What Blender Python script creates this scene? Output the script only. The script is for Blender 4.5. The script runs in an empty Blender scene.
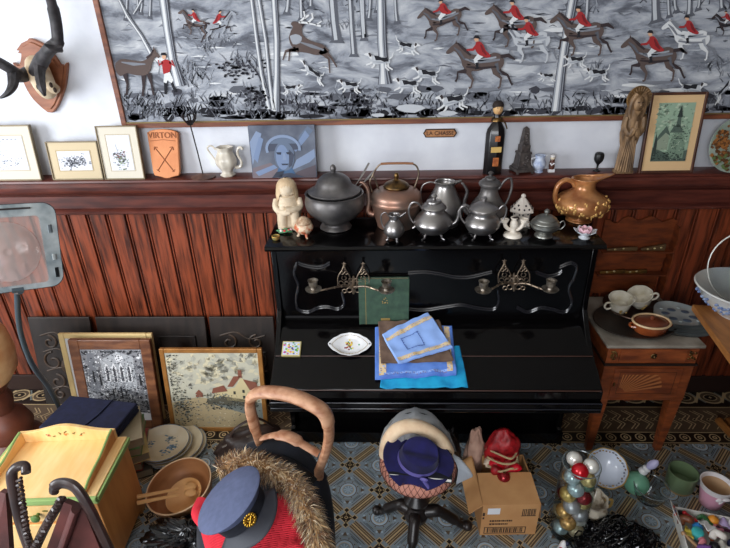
import bpy, bmesh, math, random
from mathutils import Vector, Matrix, Euler, noise
R = math.radians; PI = math.pi
S = bpy.context.scene; COL = S.collection
rnd = random.Random(7)

# ------------------------------------------------------------------ camera
CAM = Vector((0, -2.45, 2.044)); FPX = 514.0
def _rot():
    return (Matrix.Rotation(R(2.3545), 3, 'Z') @ Matrix.Rotation(PI/2 - R(27.407), 3, 'X') @ Matrix.Rotation(R(-1.3723), 3, 'Z'))
ROT = _rot()
cd = bpy.data.cameras.new('camera'); cam = bpy.data.objects.new('camera', cd); COL.objects.link(cam)
cam.matrix_world = Matrix.Translation(CAM) @ ROT.to_4x4()
cd.sensor_width = 36; cd.lens = 36 * FPX / 730; cd.clip_start = 0.05
S.camera = cam

# ------------------------------------------------------------------ light
w = bpy.data.worlds.new('world'); S.world = w; w.use_nodes = True
bg = w.node_tree.nodes['Background']; bg.inputs[0].default_value = (0.78, 0.86, 1.0, 1); bg.inputs[1].default_value = 0.95
def area(name, loc, target, sx, sy, power, col):
    l = bpy.data.lights.new(name, 'AREA'); l.shape = 'RECTANGLE'; l.size = sx; l.size_y = sy; l.energy = power; l.color = col
    o = bpy.data.objects.new(name, l); COL.objects.link(o); o.location = loc
    o.rotation_euler = (Vector(target) - Vector(loc)).to_track_quat('-Z', 'Y').to_euler()
    return o
area('window_daylight', (-3.45, -2.3, 1.75), (0.0, -0.6, 0.9), 1.7, 1.9, 90, (0.90, 0.95, 1.0))
area('shopfront_daylight', (-0.9, -4.9, 2.3), (-.2, 0, 0.9), 2.2, 1.6, 68, (0.95, 0.97, 1.0))
S.view_settings.view_transform = 'Standard'; S.view_settings.look = 'None'
S.view_settings.exposure = 0.55; S.view_settings.gamma = 1.0; S.view_settings.use_curve_mapping = False

# ------------------------------------------------------------------ helpers
def at(px, py, Y=None, z=None, X=None):
    """a photo pixel turned into a point on a real plane"""
    d = ROT @ Vector(((px-365)/FPX, -(py-274)/FPX, -1))
    if Y is not None: t = (Y-CAM.y)/d.y
    elif z is not None: t = (z-CAM.z)/d.z
    else: t = (X-CAM.x)/d.x
    return CAM + d*t
def mpp(p):
    """metres per photo pixel at a point"""
    return -(ROT.transposed() @ (Vector(p)-CAM)).z / FPX

def lin(c):
    return tuple(((v/255)/12.92 if v/255 <= .04045 else ((v/255+.055)/1.055)**2.4) for v in c[:3]) + (1,)
MATS = {}
def M(name, c, rough=.5, metal=0, c2=None, scale=8, stretch=(1,1,1), detail=4, bump=0, coat=0, sheen=0, alpha=1, trans=0, lo=.35, hi=.65, ior=1.45, rot=(0,0,0)):
    if name in MATS: return MATS[name]
    m = bpy.data.materials.new(name); m.use_nodes = True; nt = m.node_tree; b = nt.nodes['Principled BSDF']
    b.inputs['Base Color'].default_value = lin(c); b.inputs['Roughness'].default_value = rough; b.inputs['Metallic'].default_value = metal
    b.inputs['Coat Weight'].default_value = coat; b.inputs['Sheen Weight'].default_value = sheen; b.inputs['IOR'].default_value = ior
    b.inputs['Alpha'].default_value = alpha; b.inputs['Transmission Weight'].default_value = trans
    if c2 or bump:
        tc = nt.nodes.new('ShaderNodeTexCoord'); mp = nt.nodes.new('ShaderNodeMapping'); mp.inputs['Scale'].default_value = stretch; mp.inputs['Rotation'].default_value = rot
        nz = nt.nodes.new('ShaderNodeTexNoise'); nz.inputs['Scale'].default_value = scale; nz.inputs['Detail'].default_value = detail
        nt.links.new(tc.outputs['Object'], mp.inputs[0]); nt.links.new(mp.outputs[0], nz.inputs['Vector'])
        if c2:
            cr = nt.nodes.new('ShaderNodeValToRGB'); cr.color_ramp.elements[0].color = lin(c); cr.color_ramp.elements[1].color = lin(c2)
            cr.color_ramp.elements[0].position = lo; cr.color_ramp.elements[1].position = hi
            nt.links.new(nz.outputs[0], cr.inputs[0]); nt.links.new(cr.outputs[0], b.inputs['Base Color'])
        if bump:
            bp = nt.nodes.new('ShaderNodeBump'); bp.inputs['Strength'].default_value = bump; bp.inputs['Distance'].default_value = .01
            nt.links.new(nz.outputs[0], bp.inputs['Height']); nt.links.new(bp.outputs[0], b.inputs['Normal'])
    MATS[name] = m; return m

class MB:
    def __init__(s): s.v = []; s.f = []; s.m = []; s.T = Matrix.Identity(4)
    def add(s, vs, fs, mat):
        n = len(s.v); s.v += [s.T @ Vector(p) for p in vs]
        for f in fs: s.f.append([n+i for i in f]); s.m.append(mat)
        return s
    def box(s, x0, x1, y0, y1, z0, z1, mat):
        return s.add([(x0,y0,z0),(x1,y0,z0),(x1,y1,z0),(x0,y1,z0),(x0,y0,z1),(x1,y0,z1),(x1,y1,z1),(x0,y1,z1)],
                     [(3,2,1,0),(4,5,6,7),(0,1,5,4),(1,2,6,5),(2,3,7,6),(3,0,4,7)], mat)
    def ext(s, pts, vec, mat):
        n = len(pts); vec = Vector(vec); a = [Vector(p) for p in pts]
        return s.add(a + [p+vec for p in a], [tuple(range(n))[::-1], tuple(range(n, 2*n))] + [(i, (i+1) % n, n+(i+1) % n, n+i) for i in range(n)], mat)
    def tube(s, pts, r, mat, n=8, closed=False, caps=True, flat=1.0):
        pts = [Vector(p) for p in pts]; k = len(pts); rr = r if isinstance(r, (list, tuple)) else [r]*k
        vs = []; up = None
        for i, p in enumerate(pts):
            if closed: t = pts[(i+1) % k]-pts[i-1]
            else: t = pts[min(i+1, k-1)]-pts[max(i-1, 0)]
            if t.length < 1e-9: t = Vector((0,0,1))
            t.normalize()
            if up is None: up = Vector((0,0,1)) if abs(t.z) < .9 else Vector((1,0,0))
            a = t.cross(up)
            if a.length < 1e-4: a = t.orthogonal()
            a.normalize(); b = t.cross(a); up = -b if False else (a.cross(t))
            for j in range(n):
                q = 2*PI*j/n; vs.append(p + a*math.cos(q)*rr[i] + b*math.sin(q)*rr[i]*flat)
        fs = []
        for i in range(k if closed else k-1):
            for j in range(n):
                i2 = (i+1) % k; fs.append((i*n+j, i*n+(j+1) % n, i2*n+(j+1) % n, i2*n+j))
        if not closed and caps: fs += [tuple(range(n))[::-1], tuple(range((k-1)*n, k*n))]
        return s.add(vs, fs, mat)
    def lathe(s, prof, mat, n=32, sx=1, sy=1, c=(0,0,0), wob=None, mats=None):
        vs = []; fs = []; k = len(prof)
        for (r, z) in prof:
            for j in range(n):
                q = 2*PI*j/n; ww = wob(q, r, z) if wob else 1
                vs.append((c[0]+r*ww*math.cos(q)*sx, c[1]+r*ww*math.sin(q)*sy, c[2]+z))
        base = len(s.v); s.v += [s.T @ Vector(p) for p in vs]
        for i in range(k-1):
            for j in range(n):
                s.f.append([base+i*n+j, base+i*n+(j+1) % n, base+(i+1)*n+(j+1) % n, base+(i+1)*n+j]); s.m.append(mats[i] if mats else mat)
        for idx, rv in ((0, True), (k-1, False)):
            if 1e-6 < prof[idx][0] < 0.004 or (rv and prof[0][0] > 0 and prof[0][0] != 0.0):
                f = [base+idx*n+j for j in range(n)]; s.f.append(f[::-1] if rv else f); s.m.append(mat if not mats else mats[min(idx, k-2)])
        return s
    def ball(s, c, r, mat, n=16, k=10):
        if not isinstance(r, (tuple, list)): r = (r, r, r)
        vs = [(c[0], c[1], c[2]-r[2])]; fs = []
        for i in range(1, k):
            a = -PI/2+PI*i/k
            for j in range(n):
                q = 2*PI*j/n; vs.append((c[0]+r[0]*math.cos(a)*math.cos(q), c[1]+r[1]*math.cos(a)*math.sin(q), c[2]+r[2]*math.sin(a)))
        vs.append((c[0], c[1], c[2]+r[2])); L = len(vs)-1
        for j in range(n): fs.append((0, 1+(j+1) % n, 1+j)); fs.append((L, L-n+j, L-n+(j+1) % n))
        for i in range(k-2):
            for j in range(n): fs.append((1+i*n+j, 1+i*n+(j+1) % n, 1+(i+1)*n+(j+1) % n, 1+(i+1)*n+j))
        return s.add(vs, fs, mat)
    def grid(s, fn, nu, nv, mat, closed_u=False):
        vs = [fn(i/nu, j/nv) for i in range(nu + (0 if closed_u else 1)) for j in range(nv+1)]; fs = []
        nn = nu if closed_u else nu
        for i in range(nn):
            for j in range(nv):
                i2 = (i+1) % nu if closed_u else i+1
                fs.append((i*(nv+1)+j, i2*(nv+1)+j, i2*(nv+1)+j+1, i*(nv+1)+j+1))
        return s.add(vs, fs, mat)
    # flat art on a picture plane: local x, z; each layer a hair in front of the last
    def poly(s, pts, mat, lay=1, y0=0.0):
        y = y0 - lay*0.0005
        area2 = sum(pts[i][0]*pts[(i+1) % len(pts)][1]-pts[(i+1) % len(pts)][0]*pts[i][1] for i in range(len(pts)))
        if area2 < 0: pts = pts[::-1]
        return s.add([(p[0], y, p[1]) for p in pts], [tuple(range(len(pts)))], mat)
    def stroke(s, pts, ws, mat, lay=1, y0=0.0):
        if not isinstance(ws, (list, tuple)): ws = [ws]*len(pts)
        L = []; Rr = []
        for i, p in enumerate(pts):
            a = pts[max(i-1, 0)]; b = pts[min(i+1, len(pts)-1)]; dx, dz = b[0]-a[0], b[1]-a[1]; l = math.hypot(dx, dz) or 1
            nx, nz = -dz/l*ws[i]/2, dx/l*ws[i]/2; L.append((p[0]+nx, p[1]+nz)); Rr.append((p[0]-nx, p[1]-nz))
        for i in range(len(pts)-1): s.poly([L[i], L[i+1], Rr[i+1], Rr[i]], mat, lay, y0)
        return s
    def build(s, name, parent=None, smooth=40, bevel=0, subsurf=0, world=False, solid=0):
        me = bpy.data.meshes.new(name); vs = s.v
        if world and parent is not None:
            inv = (Matrix.Translation(parent.location) @ parent.rotation_euler.to_matrix().to_4x4()).inverted(); vs = [inv @ v for v in vs]
        me.from_pydata([tuple(v) for v in vs], [], s.f)
        ms = []
        for i, m in enumerate(s.m):
            if m not in ms: ms.append(m)
        for m in ms: me.materials.append(m)
        for i, p in enumerate(me.polygons): p.material_index = ms.index(s.m[i])
        if smooth:
            for p in me.polygons: p.use_smooth = True
            me.set_sharp_from_angle(angle=R(smooth))
        me.update(); o = bpy.data.objects.new(name, me); COL.objects.link(o)
        if parent is not None: o.parent = parent
        if solid: d = o.modifiers.new('solid', 'SOLIDIFY'); d.thickness = solid; d.offset = 0
        if bevel: d = o.modifiers.new('bevel', 'BEVEL'); d.width = bevel; d.segments = 2; d.limit_method = 'ANGLE'; d.angle_limit = R(40)
        if subsurf: d = o.modifiers.new('sub', 'SUBSURF'); d.levels = subsurf; d.render_levels = subsurf
        return o
def thing(name, label, cat, loc=(0,0,0), rot=(0,0,0), group=None):
    o = bpy.data.objects.new(name, None); COL.objects.link(o); o.location = loc
    o.rotation_euler = rot if isinstance(rot, (tuple, list)) else (0, 0, rot); o.empty_display_size = .05
    o['label'] = label; o['category'] = cat
    if group: o['group'] = group
    return o
def tag(o, label, cat, group=None, kind=None, loc=None, rot=None):
    o['label'] = label; o['category'] = cat
    if group: o['group'] = group
    if kind: o['kind'] = kind
    if loc is not None: o.location = loc
    if rot is not None: o.rotation_euler = rot if isinstance(rot, (tuple, list)) else (0, 0, rot)
    return o
def struct(o): o['kind'] = 'structure'; return o
def lettering(name, body, parent, size, loc, mat, depth=.001, rot=(PI/2,0,0), label=None):
    cu = bpy.data.curves.new(name, 'FONT'); cu.body = body; cu.size = size; cu.extrude = depth; cu.align_x = 'CENTER'; cu.align_y = 'CENTER'
    t = bpy.data.objects.new(name, cu); COL.objects.link(t); dg = bpy.context.evaluated_depsgraph_get()
    me = bpy.data.meshes.new_from_object(t.evaluated_get(dg)); bpy.data.objects.remove(t)
    me.materials.clear(); me.materials.append(mat)
    o = bpy.data.objects.new(name, me); COL.objects.link(o); o.parent = parent; o.location = loc; o.rotation_euler = rot
    return o
def arc(c, r, a0, a1, n=12, plane='xz', r2=None):
    out = []
    for i in range(n+1):
        a = R(a0+(a1-a0)*i/n); rr = r if r2 is None else r+(r2-r)*i/n; u, v = rr*math.cos(a), rr*math.sin(a)
        out.append((c[0]+u, c[1], c[2]+v) if plane == 'xz' else ((c[0]+u, c[1]+v, c[2]) if plane == 'xy' else (c[0], c[1]+u, c[2]+v)))
    return out
def spline(P, n=6):
    P = [Vector(p) for p in P]; out = []
    for i in range(len(P)-1):
        p0 = P[max(i-1, 0)]; p1 = P[i]; p2 = P[i+1]; p3 = P[min(i+2, len(P)-1)]
        for k in range(n):
            t = k/n; out.append(.5*((2*p1)+(p2-p0)*t+(2*p0-5*p1+4*p2-p3)*t*t+(3*p1-p0-3*p2+p3)*t**3))
    out.append(P[-1]); return out
def sp2(P, n=5): return [(v.x, v.z) for v in spline([(p[0], 0, p[1]) for p in P], n)]

# ------------------------------------------------------------------ materials
plaster = M('plaster', (222,224,230), .9, c2=(206,208,216), scale=6, bump=.25, detail=8)
woodL = M('stained_beadboard', (136,64,38), .36, c2=(62,27,16), scale=6, stretch=(11,3,.9), detail=9, lo=.40, hi=.68, bump=.05)
woodT = M('stained_moulding', (98,48,38), .36, c2=(66,30,26), scale=5, stretch=(1.2,4,9), detail=5)
woodG = M('groove_dark', (38,16,12), .7)
black = M('piano_black', (6,5,6), .13, ior=1.36)
blackedge = M('worn_edge', (70,46,38), .4)
pewter = M('pewter', (172,168,166), .32, .88, c2=(104,101,102), scale=7, detail=6, bump=.08)
pewterD = M('dark_pewter', (124,120,118), .42, .6, c2=(74,71,72), scale=9, detail=6, bump=.1)
copper = M('copper', (172,128,108), .4, .7, c2=(120,108,100), scale=9, detail=6, bump=.1)
brass = M('aged_brass', (140,108,64), .4, 1, c2=(74,60,46), scale=30, detail=3)
bronze = M('dull_bronze', (158,140,120), .4, .85, c2=(96,82,72), scale=40)
cream = M('cream_ceramic', (226,214,190), .35, c2=(206,188,160), scale=12)
whitec = M('white_china', (226,226,228), .16, coat=.4)
glass = M('clear_glass', (245,250,250), .02, trans=1, ior=1.3)

# ------------------------------------------------------------------ room
XL, XR, YF, ZC = -3.5, 2.75, -5.0, 3.1
G = .15
t_blue = M('tile_blue', (140,152,160), .35, c2=(112,126,136), scale=3, coat=.1)
t_lblue = M('tile_light_blue', (166,184,198), .35)
t_brown = M('tile_brown', (104,86,68), .38, c2=(80,64,50), scale=4)
t_tan = M('tile_tan', (192,168,128), .38)
t_dark = M('tile_dark', (34,24,20), .35)
t_grey = M('tile_grey', (128,134,130), .38)
fl = MB(); Z0 = 0.0
def fq(pts, mat, lay):
    a = sum(pts[i][0]*pts[(i+1) % len(pts)][1]-pts[(i+1) % len(pts)][0]*pts[i][1] for i in range(len(pts)))
    if a < 0: pts = pts[::-1]
    fl.add([(p[0], p[1], lay*.00025) for p in pts], [tuple(range(len(pts)))], mat)
def fdia(cx, cy, r, mat, lay): fq([(cx+r,cy),(cx,cy+r),(cx-r,cy),(cx,cy-r)], mat, lay)
def fcirc(cx, cy, r, mat, lay, n=14, sx=1): fq([(cx+sx*r*math.cos(2*PI*i/n), cy+r*math.sin(2*PI*i/n)) for i in range(n)], mat, lay)
def fbar(ax, ay, bx, by, wd, mat, lay):
    dx, dy = bx-ax, by-ay; l = math.hypot(dx, dy); nx, ny = -dy/l*wd/2, dx/l*wd/2
    fq([(ax+nx,ay+ny),(bx+nx,by+ny),(bx-nx,by-ny),(ax-nx,ay-ny)], mat, lay)
fl.add([(XL,YF,0),(XR,YF,0),(XR,0,0),(XL,0,0)], [(0,1,2,3)], t_blue)
cx0, cy0 = -.025, -.75
for i in range(-17, 16):
    for j in range(-5, 3):
        x = cx0+i*G; y = cy0+j*G
        if y > -.44: continue
        if (i+j) % 2 == 0:      # cross
            for sx, sy in ((1,1),(1,-1)):            # bands to the diagonal neighbours
                for e in (-1, 1):
                    if y + e*sy*G > -.44 and y > -.46 and e*sy > 0: continue
                    a = .027; b = G/1-.0
                    if e == 1:
                        x1, y1, x2, y2 = x+.03*sx, y+.03*sy, x+(G-.03)*sx, y+(G-.03)*sy
                        if y2 > -.43: continue
                        fbar(x1,y1,x2,y2,.044,t_tan,1); fbar(x1,y1,x2,y2,.039,t_brown,2); fbar(x1,y1,x2,y2,.024,t_tan,3); fbar(x1,y1,x2,y2,.0195,t_brown,4)
                        fbar(x1,y1,x2,y2,.0065,t_tan,5)
                        for o_ in (-.030,.030):
                            nx_, ny_ = -sy*.7071*o_, sx*.7071*o_; fbar(x1+nx_*1+sx*.012,y1+ny_+sy*.012,x2+nx_-sx*.012,y2+ny_-sy*.012,.0035,t_brown,1); fbar(x1+nx_*1.35+sx*.02,y1+ny_*1.35+sy*.02,x2+nx_*1.35-sx*.02,y2+ny_*1.35-sy*.02,.002,t_dark,1)
            fdia(x, y, .034, t_tan, 5); fdia(x, y, .029, t_dark, 6); fdia(x, y, .010, t_tan, 7); fdia(x, y, .006, t_dark, 8)
            for dx, dy in ((1,0),(-1,0),(0,1),(0,-1)):
                fdia(x+dx*.038, y+dy*.038, .017, t_tan, 6); fdia(x+dx*.038, y+dy*.038, .0115, t_dark, 7)
                fdia(x+dx*.018, y+dy*.018, .004, t_tan, 8)
        else:                   # medallion
            fcirc(x, y, .058, t_grey, 1, 24); fcirc(x, y, .054, t_blue, 2, 24); fcirc(x, y, .042, t_brown, 3, 20); fcirc(x, y, .038, t_lblue, 4, 20)
            fcirc(x, y, .029, t_tan, 5, 16); fcirc(x, y, .026, t_blue, 6, 16)
            for k in range(8):
                a = k*PI/4; fbar(x, y, x+.022*math.cos(a), y+.022*math.sin(a), .005, t_lblue, 7)
                fdia(x+.048*math.cos(a+.39), y+.048*math.sin(a+.39), .004, t_brown, 7)
            for k in range(4):
                a = PI/4+k*PI/2; fbar(x+.060*math.cos(a)-.022*math.sin(a), y+.060*math.sin(a)+.022*math.cos(a), x+.060*math.cos(a)+.022*math.sin(a), y+.060*math.sin(a)-.022*math.cos(a), .0025, t_dark, 2)
                for e in (-1,1): fdia(x+.070*math.cos(a+e*.62), y+.070*math.sin(a+e*.62), .006, t_lblue, 2)
            for dx, dy in ((1,0),(-1,0),(0,1),(0,-1)):
                px_, py_ = x+dx*.068, y+dy*.068
                fq([(px_-dy*.012-dx*.008, py_-dx*.012-dy*.008), (px_+dx*.012, py_+dy*.012), (px_+dy*.012-dx*.008, py_+dx*.012-dy*.008)], t_brown, 3)
# border along the wall: guilloche, dark bands, fret, row of circles
def band(y0, y1, mat, lay): fq([(-2.6,y0),(2.6,y0),(2.6,y1),(-2.6,y1)], mat, lay)
band(-.445, 0, t_brown, 9); band(-.168, -.008, t_dark, 10); band(-.012, -.006, t_tan, 11); band(-.172, -.166, t_tan, 11)
band(-.435, -.365, t_dark, 10); band(-.44, -.435, t_tan, 11); band(-.366, -.361, t_tan, 11)
for k in range(-18, 19):
    x = k*.146-.02
    fcirc(x, -.088, .052, t_tan, 12, 20, 1.25); fcirc(x, -.088, .043, t_brown, 13, 20, 1.25); fcirc(x, -.088, .026, t_tan, 14, 12, 1.5); fcirc(x, -.088, .022, t_dark, 15, 12, 1.5)
    fdia(x, -.088, .009, t_tan, 16)
    fbar(x+.045, -.045, x+.101, -.131, .012, t_grey, 12); fbar(x+.045, -.131, x+.101, -.045, .012, t_tan, 13)
for k in range(-32, 33):
    x = k*.0765-.871+11*.0765
    fcirc(x, -.4, .027, t_tan, 12); fcirc(x, -.4, .021, t_dark, 13); fcirc(x, -.4, .012, t_tan, 14, 8); fcirc(x, -.4, .006, t_brown, 15, 6)
for k in range(-34, 35):
    x = k*.075+.01; y = -.268
    for a, b, c, d in ((-.032,-.07,.006,-.032),(-.012,-.07,.026,-.032),(-.032,.07,.006,.032),(-.012,.07,.026,.032),(.006,-.032,-.030,.004),(-.030,.004,.006,.032),(.026,-.032,-.006,0),(-.006,0,.026,.032)):
        fbar(x+a, y+b, x+c, y+d, .0045, t_tan if abs(b)+abs(d) < .11 else t_grey, 11)
    fdia(x+.036, y, .012, t_tan, 12); fdia(x+.036, y, .008, t_dark, 13)
struct(fl.build('floor', smooth=0))
b = MB(); b.box(XL, XR, 0, .12, 0, ZC, plaster); struct(b.build('wall_back', smooth=0))
walld = M('side_wall', (150,132,112), .9, bump=.1)
b = MB()
for args in ((YF,-3.3,0,ZC),(-1.3,0,0,ZC),(-3.3,-1.3,0,.75),(-3.3,-1.3,2.75,ZC)): b.box(XL-.15, XL, args[0], args[1], args[2], args[3], walld)
struct(b.build('wall_left', smooth=0))
b = MB(); b.box(XR, XR+.12, YF, 0, 0, ZC, M('right_wall_and_blocker_paint', (60,40,32), .85)); b.box(.38, XR, -2.85, -2.75, 0, 2.05, M('right_wall_and_blocker_paint', (0,0,0))); struct(b.build('wall_right_and_blocker', smooth=0))  # right wall, plus an unseen partition added to shade the lower right
b = MB()
for a in ((XL,-2.2,0,ZC),(1.0,XR,0,ZC),(-2.2,1.0,0,.7),(-2.2,1.0,2.9,ZC)): b.box(a[0], a[1], YF-.15, YF, a[2], a[3], walld)
struct(b.build('wall_front', smooth=0))
b = MB(); b.box(XL, XR, YF, 0, ZC, ZC+.1, M('ceiling_paint', (214,208,196), .95)); struct(b.build('ceiling', smooth=0))
# beadboard: boards with doubled grooves between
b = MB(); x = at(185.2,214.6,Y=-.02).x - 16*.102; ztop = 1.15; k = 0
xs = []
while x < 2.7:
    wd = .102
    xs.append(x); b.box(x+.0105, x+wd-.0105, -.022, 0, .1, ztop, woodL)
    b.box(x-.004, x+.004, -.018, 0, .1, ztop, woodL)
    b.box(x-.012, x+.012, -.008, 0, .1, ztop, woodG)
    x += wd
struct(b.build('trim_1', smooth=0, bevel=.003))
# moulded ledge: top, rounded nose, frieze, lower bead
prof = [(0,1.338),(-.098,1.338),(-.106,1.334),(-.108,1.326),(-.100,1.319),(-.102,1.316),(-.108,1.306),(-.108,1.288),(-.100,1.272),(-.086,1.262),(-.07,1.256),(-.062,1.246),
        (-.05,1.242),(-.046,1.238),(-.046,1.176),(-.06,1.170),(-.068,1.163),(-.066,1.152),(-.056,1.146),(-.03,1.142),(0,1.142)]
b = MB(); b.ext([(-2.75, y, z) for y, z in prof], (XR+2.75, 0, 0), woodT); struct(b.build('trim_2', smooth=30))
b = MB(); b.box(-2.75, XR, -.035, 0, 0, .11, M('dark_base', (44,26,20), .6)); struct(b.build('baseboard_back', smooth=0, bevel=.004))
LZ = 1.338
def LE(px, y=-.055):
    p = at(px, 174, Y=y); p.z = LZ; return p

# ------------------------------------------------------------------ tapestry
TY = -.03
tp = thing('tapestry', 'wide framed grey tapestry of a red-coated hunt on the wall', 'tapestry', (0, TY, 0))
g = [M('hunt_grey_%d' % i, c, .9) for i, c in enumerate([(28,28,34),(58,58,66),(88,90,98),(120,123,131),(152,156,164),(184,187,192),(212,213,214)])]
GD, G1, G2, G3, G4, G5, G6 = g
redc = M('hunt_red', (158,42,44), .9); hb = M('hunt_bay', (88,74,70), .9); hb2 = M('hunt_bay_dark', (52,42,44), .9); hsk = M('hunt_skin', (206,160,130), .9)
def canvas_material():
    m = bpy.data.materials.new('woven_canvas'); m.use_nodes = True; nt = m.node_tree; bs = nt.nodes['Principled BSDF']; bs.inputs['Roughness'].default_value = .95
    tc = nt.nodes.new('ShaderNodeTexCoord'); mp = nt.nodes.new('ShaderNodeMapping'); mp.inputs['Scale'].default_value = (1, 1, 2.6)
    n1 = nt.nodes.new('ShaderNodeTexNoise'); n1.inputs['Scale'].default_value = 5.5; n1.inputs['Detail'].default_value = 9; n1.inputs['Roughness'].default_value = .62; n1.inputs['Distortion'].default_value = .6
    cr = nt.nodes.new('ShaderNodeValToRGB'); e = cr.color_ramp.elements
    e[0].position = .30; e[0].color = lin((72,74,82)); e[1].position = .72; e[1].color = lin((208,209,211))
    for p, c in ((.40,(104,107,116)),(.47,(140,144,153)),(.55,(164,167,174)),(.63,(184,186,190))): q = e.new(p); q.color = lin(c)
    nt.links.new(tc.outputs['Object'], mp.inputs[0]); nt.links.new(mp.outputs[0], n1.inputs['Vector']); nt.links.new(n1.outputs[0], cr.inputs[0]); nt.links.new(cr.outputs[0], bs.inputs['Base Color'])
    return m
cvm = canvas_material(); tfm = M('tapestry_frame', (132,78,52), .45, c2=(96,52,36), scale=6, stretch=(1,3,8))
x0 = at(123,123,Y=TY).x + .02; x1 = 2.35; z0 = at(300,121,Y=TY).z + .005; z1 = 2.62
c = MB(); c.box(x0, x1, 0, .02, z0, z1, cvm)
def T(p): q = at(p[0], p[1], Y=TY); return (q.x, q.z)
def P(pts, mat, lay): c.poly([T(p) for p in pts], mat, lay)
pm = .0046
def SK(pts, ws, mat, lay): 
    ws = [w_*pm for w_ in ws] if isinstance(ws, (list, tuple)) else ws*pm
    c.stroke([T(p) for p in pts], ws, mat, lay)
def blob(cx, cy, rx, ry, mat, lay, n=9, jag=.25):
    P([(cx+rx*(1+rnd.uniform(-jag,jag))*math.cos(2*PI*i/n), cy+ry*(1+rnd.uniform(-jag,jag))*math.sin(2*PI*i/n)) for i in range(n)], mat, lay)
# soft ground strokes, then undergrowth getting darker towards the hem
for i in range(420):
    px = rnd.uniform(112, 732); py = rnd.uniform(-6, 100); m = rnd.choice([G3,G4,G4,G5,G5,G6,G2]) if py > 42 else rnd.choice([G2,G3,G3,G4,G4])
    L = rnd.uniform(5, 20); SK([(px,py),(px+L/2,py-rnd.uniform(-1,2)),(px+L,py+rnd.uniform(-1,1))], [.3,rnd.uniform(.8,2.2),.3], m, 1)
for i in range(90):
    px = rnd.uniform(120, 732); py = rnd.uniform(88, 113); blob(px, py, rnd.uniform(4,13), rnd.uniform(1.5,4), rnd.choice([G1,G2,G2,G3]), 2)
for i in range(120):
    px = rnd.uniform(118, 732); py = rnd.uniform(108, 118); blob(px, py, rnd.uniform(5,14), rnd.uniform(1.5,4), rnd.choice([GD,GD,G1]), 3)
P([(119,116),(732,114),(732,123),(121,123)], GD, 3)
for i in range(760):
    px = rnd.uniform(122, 730); py = rnd.uniform(96, 119); l = rnd.uniform(3, 8)*(1.2 if px < 260 else 1); a = rnd.uniform(-.8,.8)
    SK([(px,py),(px+l*math.sin(a)*.6,py-l*.6),(px+l*math.sin(a)*1.2,py-l)], [1.1,.9,.2], rnd.choice([GD,G1,G2,G2,G3,G3]), 4)
for (bx, by, n_) in ((212,45,30),(190,78,60),(150,112,40),(135,104,25),(340,28,20),(238,66,40),(262,98,50),(722,70,30),(362,100,40),(590,70,20)):
    for i in range(n_):
        px = bx+rnd.gauss(0,12); py = by+rnd.gauss(0,6); l = rnd.uniform(4,11); a = rnd.gauss(0,.7)
        SK([(px,py),(px+l*math.sin(a)*.5,py-l*.6),(px+l*math.sin(a),py-l)], [1.2,.8,.2], rnd.choice([G2,G3,G3,G4]), 4)
for (rx, ry, a_, b_) in ((412,110,19,9),(450,115,12,6),(380,117,9,4)): 
    blob(rx, ry, a_, b_, G3, 5, 12, .12); blob(rx-2, ry-2, a_*.7, b_*.5, G5, 6, 10, .2)
for (px, py) in ((285,54),(680,90),(640,85),(520,110),(160,60),(630,96),(560,30)):
    blob(px, py, 16, 2.2, G6, 2); blob(px+8, py+5, 14, 1.6, G5, 2)
# far trees
for (xa, xb, yb, wt) in ((332,337,42,9),(350,354,56,6),(361,364,40,5),(363,365,36,4),(371,369,20,4),(395,397,23,4),(289,287,14,5),(301,302,20,5),(655,656,22,9),(668,669,17,4),(690,689,16,6),(674,676,12,4),(588,586,24,5),(700,698,10,4),(128,126,20,3),(143,141,14,3),(138,138,10,3),(151,150,18,3),(721,722,10,5),(311,311,8,4),(378,377,12,4)):
    SK([(xa,-8),((xa+xb)/2,yb*.5),(xb,yb-3),(xb,yb+1)], [wt*.8,wt*.8,wt,wt*1.7], G2, 5); SK([(xa-wt*.12,-8),((xa+xb)/2-wt*.12,yb*.5),(xb-wt*.12,yb-2)], [wt*.35]*3, G5, 6); 
for i in range(70):
    px = rnd.choice([rnd.uniform(285,385), rnd.uniform(635,730), rnd.uniform(560,600)]); py = rnd.uniform(-6, 14); SK([(px,py),(px+rnd.uniform(-7,7),py-rnd.uniform(2,8))], [1.2,.3], rnd.choice([G1,G2,G4]), 5)
# near trees
def trunk(pts, ws, lay=8):
    SK(pts, ws, G1, lay); SK([(p[0]-w_*.05, p[1]) for p, w_ in zip(pts, ws)], [w_*.8 for w_ in ws], G4, lay+1); SK([(p[0]-w_*.16, p[1]) for p, w_ in zip(pts, ws)], [w_*.3 for w_ in ws], G6, lay+2)
    SK([(p[0]+w_*.22, p[1]) for p, w_ in zip(pts, ws)], [w_*.14 for w_ in ws], G2, lay+2)
trunk([(251,-8),(257,40),(262,75),(270,109)], [4,4,4.5,7]); trunk([(258,-8),(266,40),(270,80),(274,110)], [4,3.6,4,6]); trunk([(274,-8),(277,40),(277,75),(276,111)], [6,6,6,9])
SK([(266,88),(257,72),(247,60)], [2,1.5,.6], G1, 9); SK([(256,71),(257,60),(249,52)], [1,.8,.5], G1, 9)
trunk([(163,-8),(168,30),(173,60),(180,86)], [9,8,8,12]); trunk([(119,-2),(128,16),(142,36),(154,58)], [3,4,4,5]); trunk([(146,-8),(139,6),(134,14)], [3,2,1.4])
trunk([(381,-8),(382,40),(384,70),(385,84)], [8,9,9,14]); trunk([(574,-8),(568,25),(561,70),(556,111)], [9,8.5,9,11])
for i in range(60):
    px = rnd.gauss(236,9); py = rnd.gauss(68,6); blob(px, py, 1.8, 1.2, rnd.choice([GD,G1]), 10, 5)
for i in range(50):
    px = rnd.gauss(256,7); py = rnd.gauss(96,6); blob(px, py, 1.9, 1.4, rnd.choice([GD,G1,G2]), 10, 5)
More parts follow.
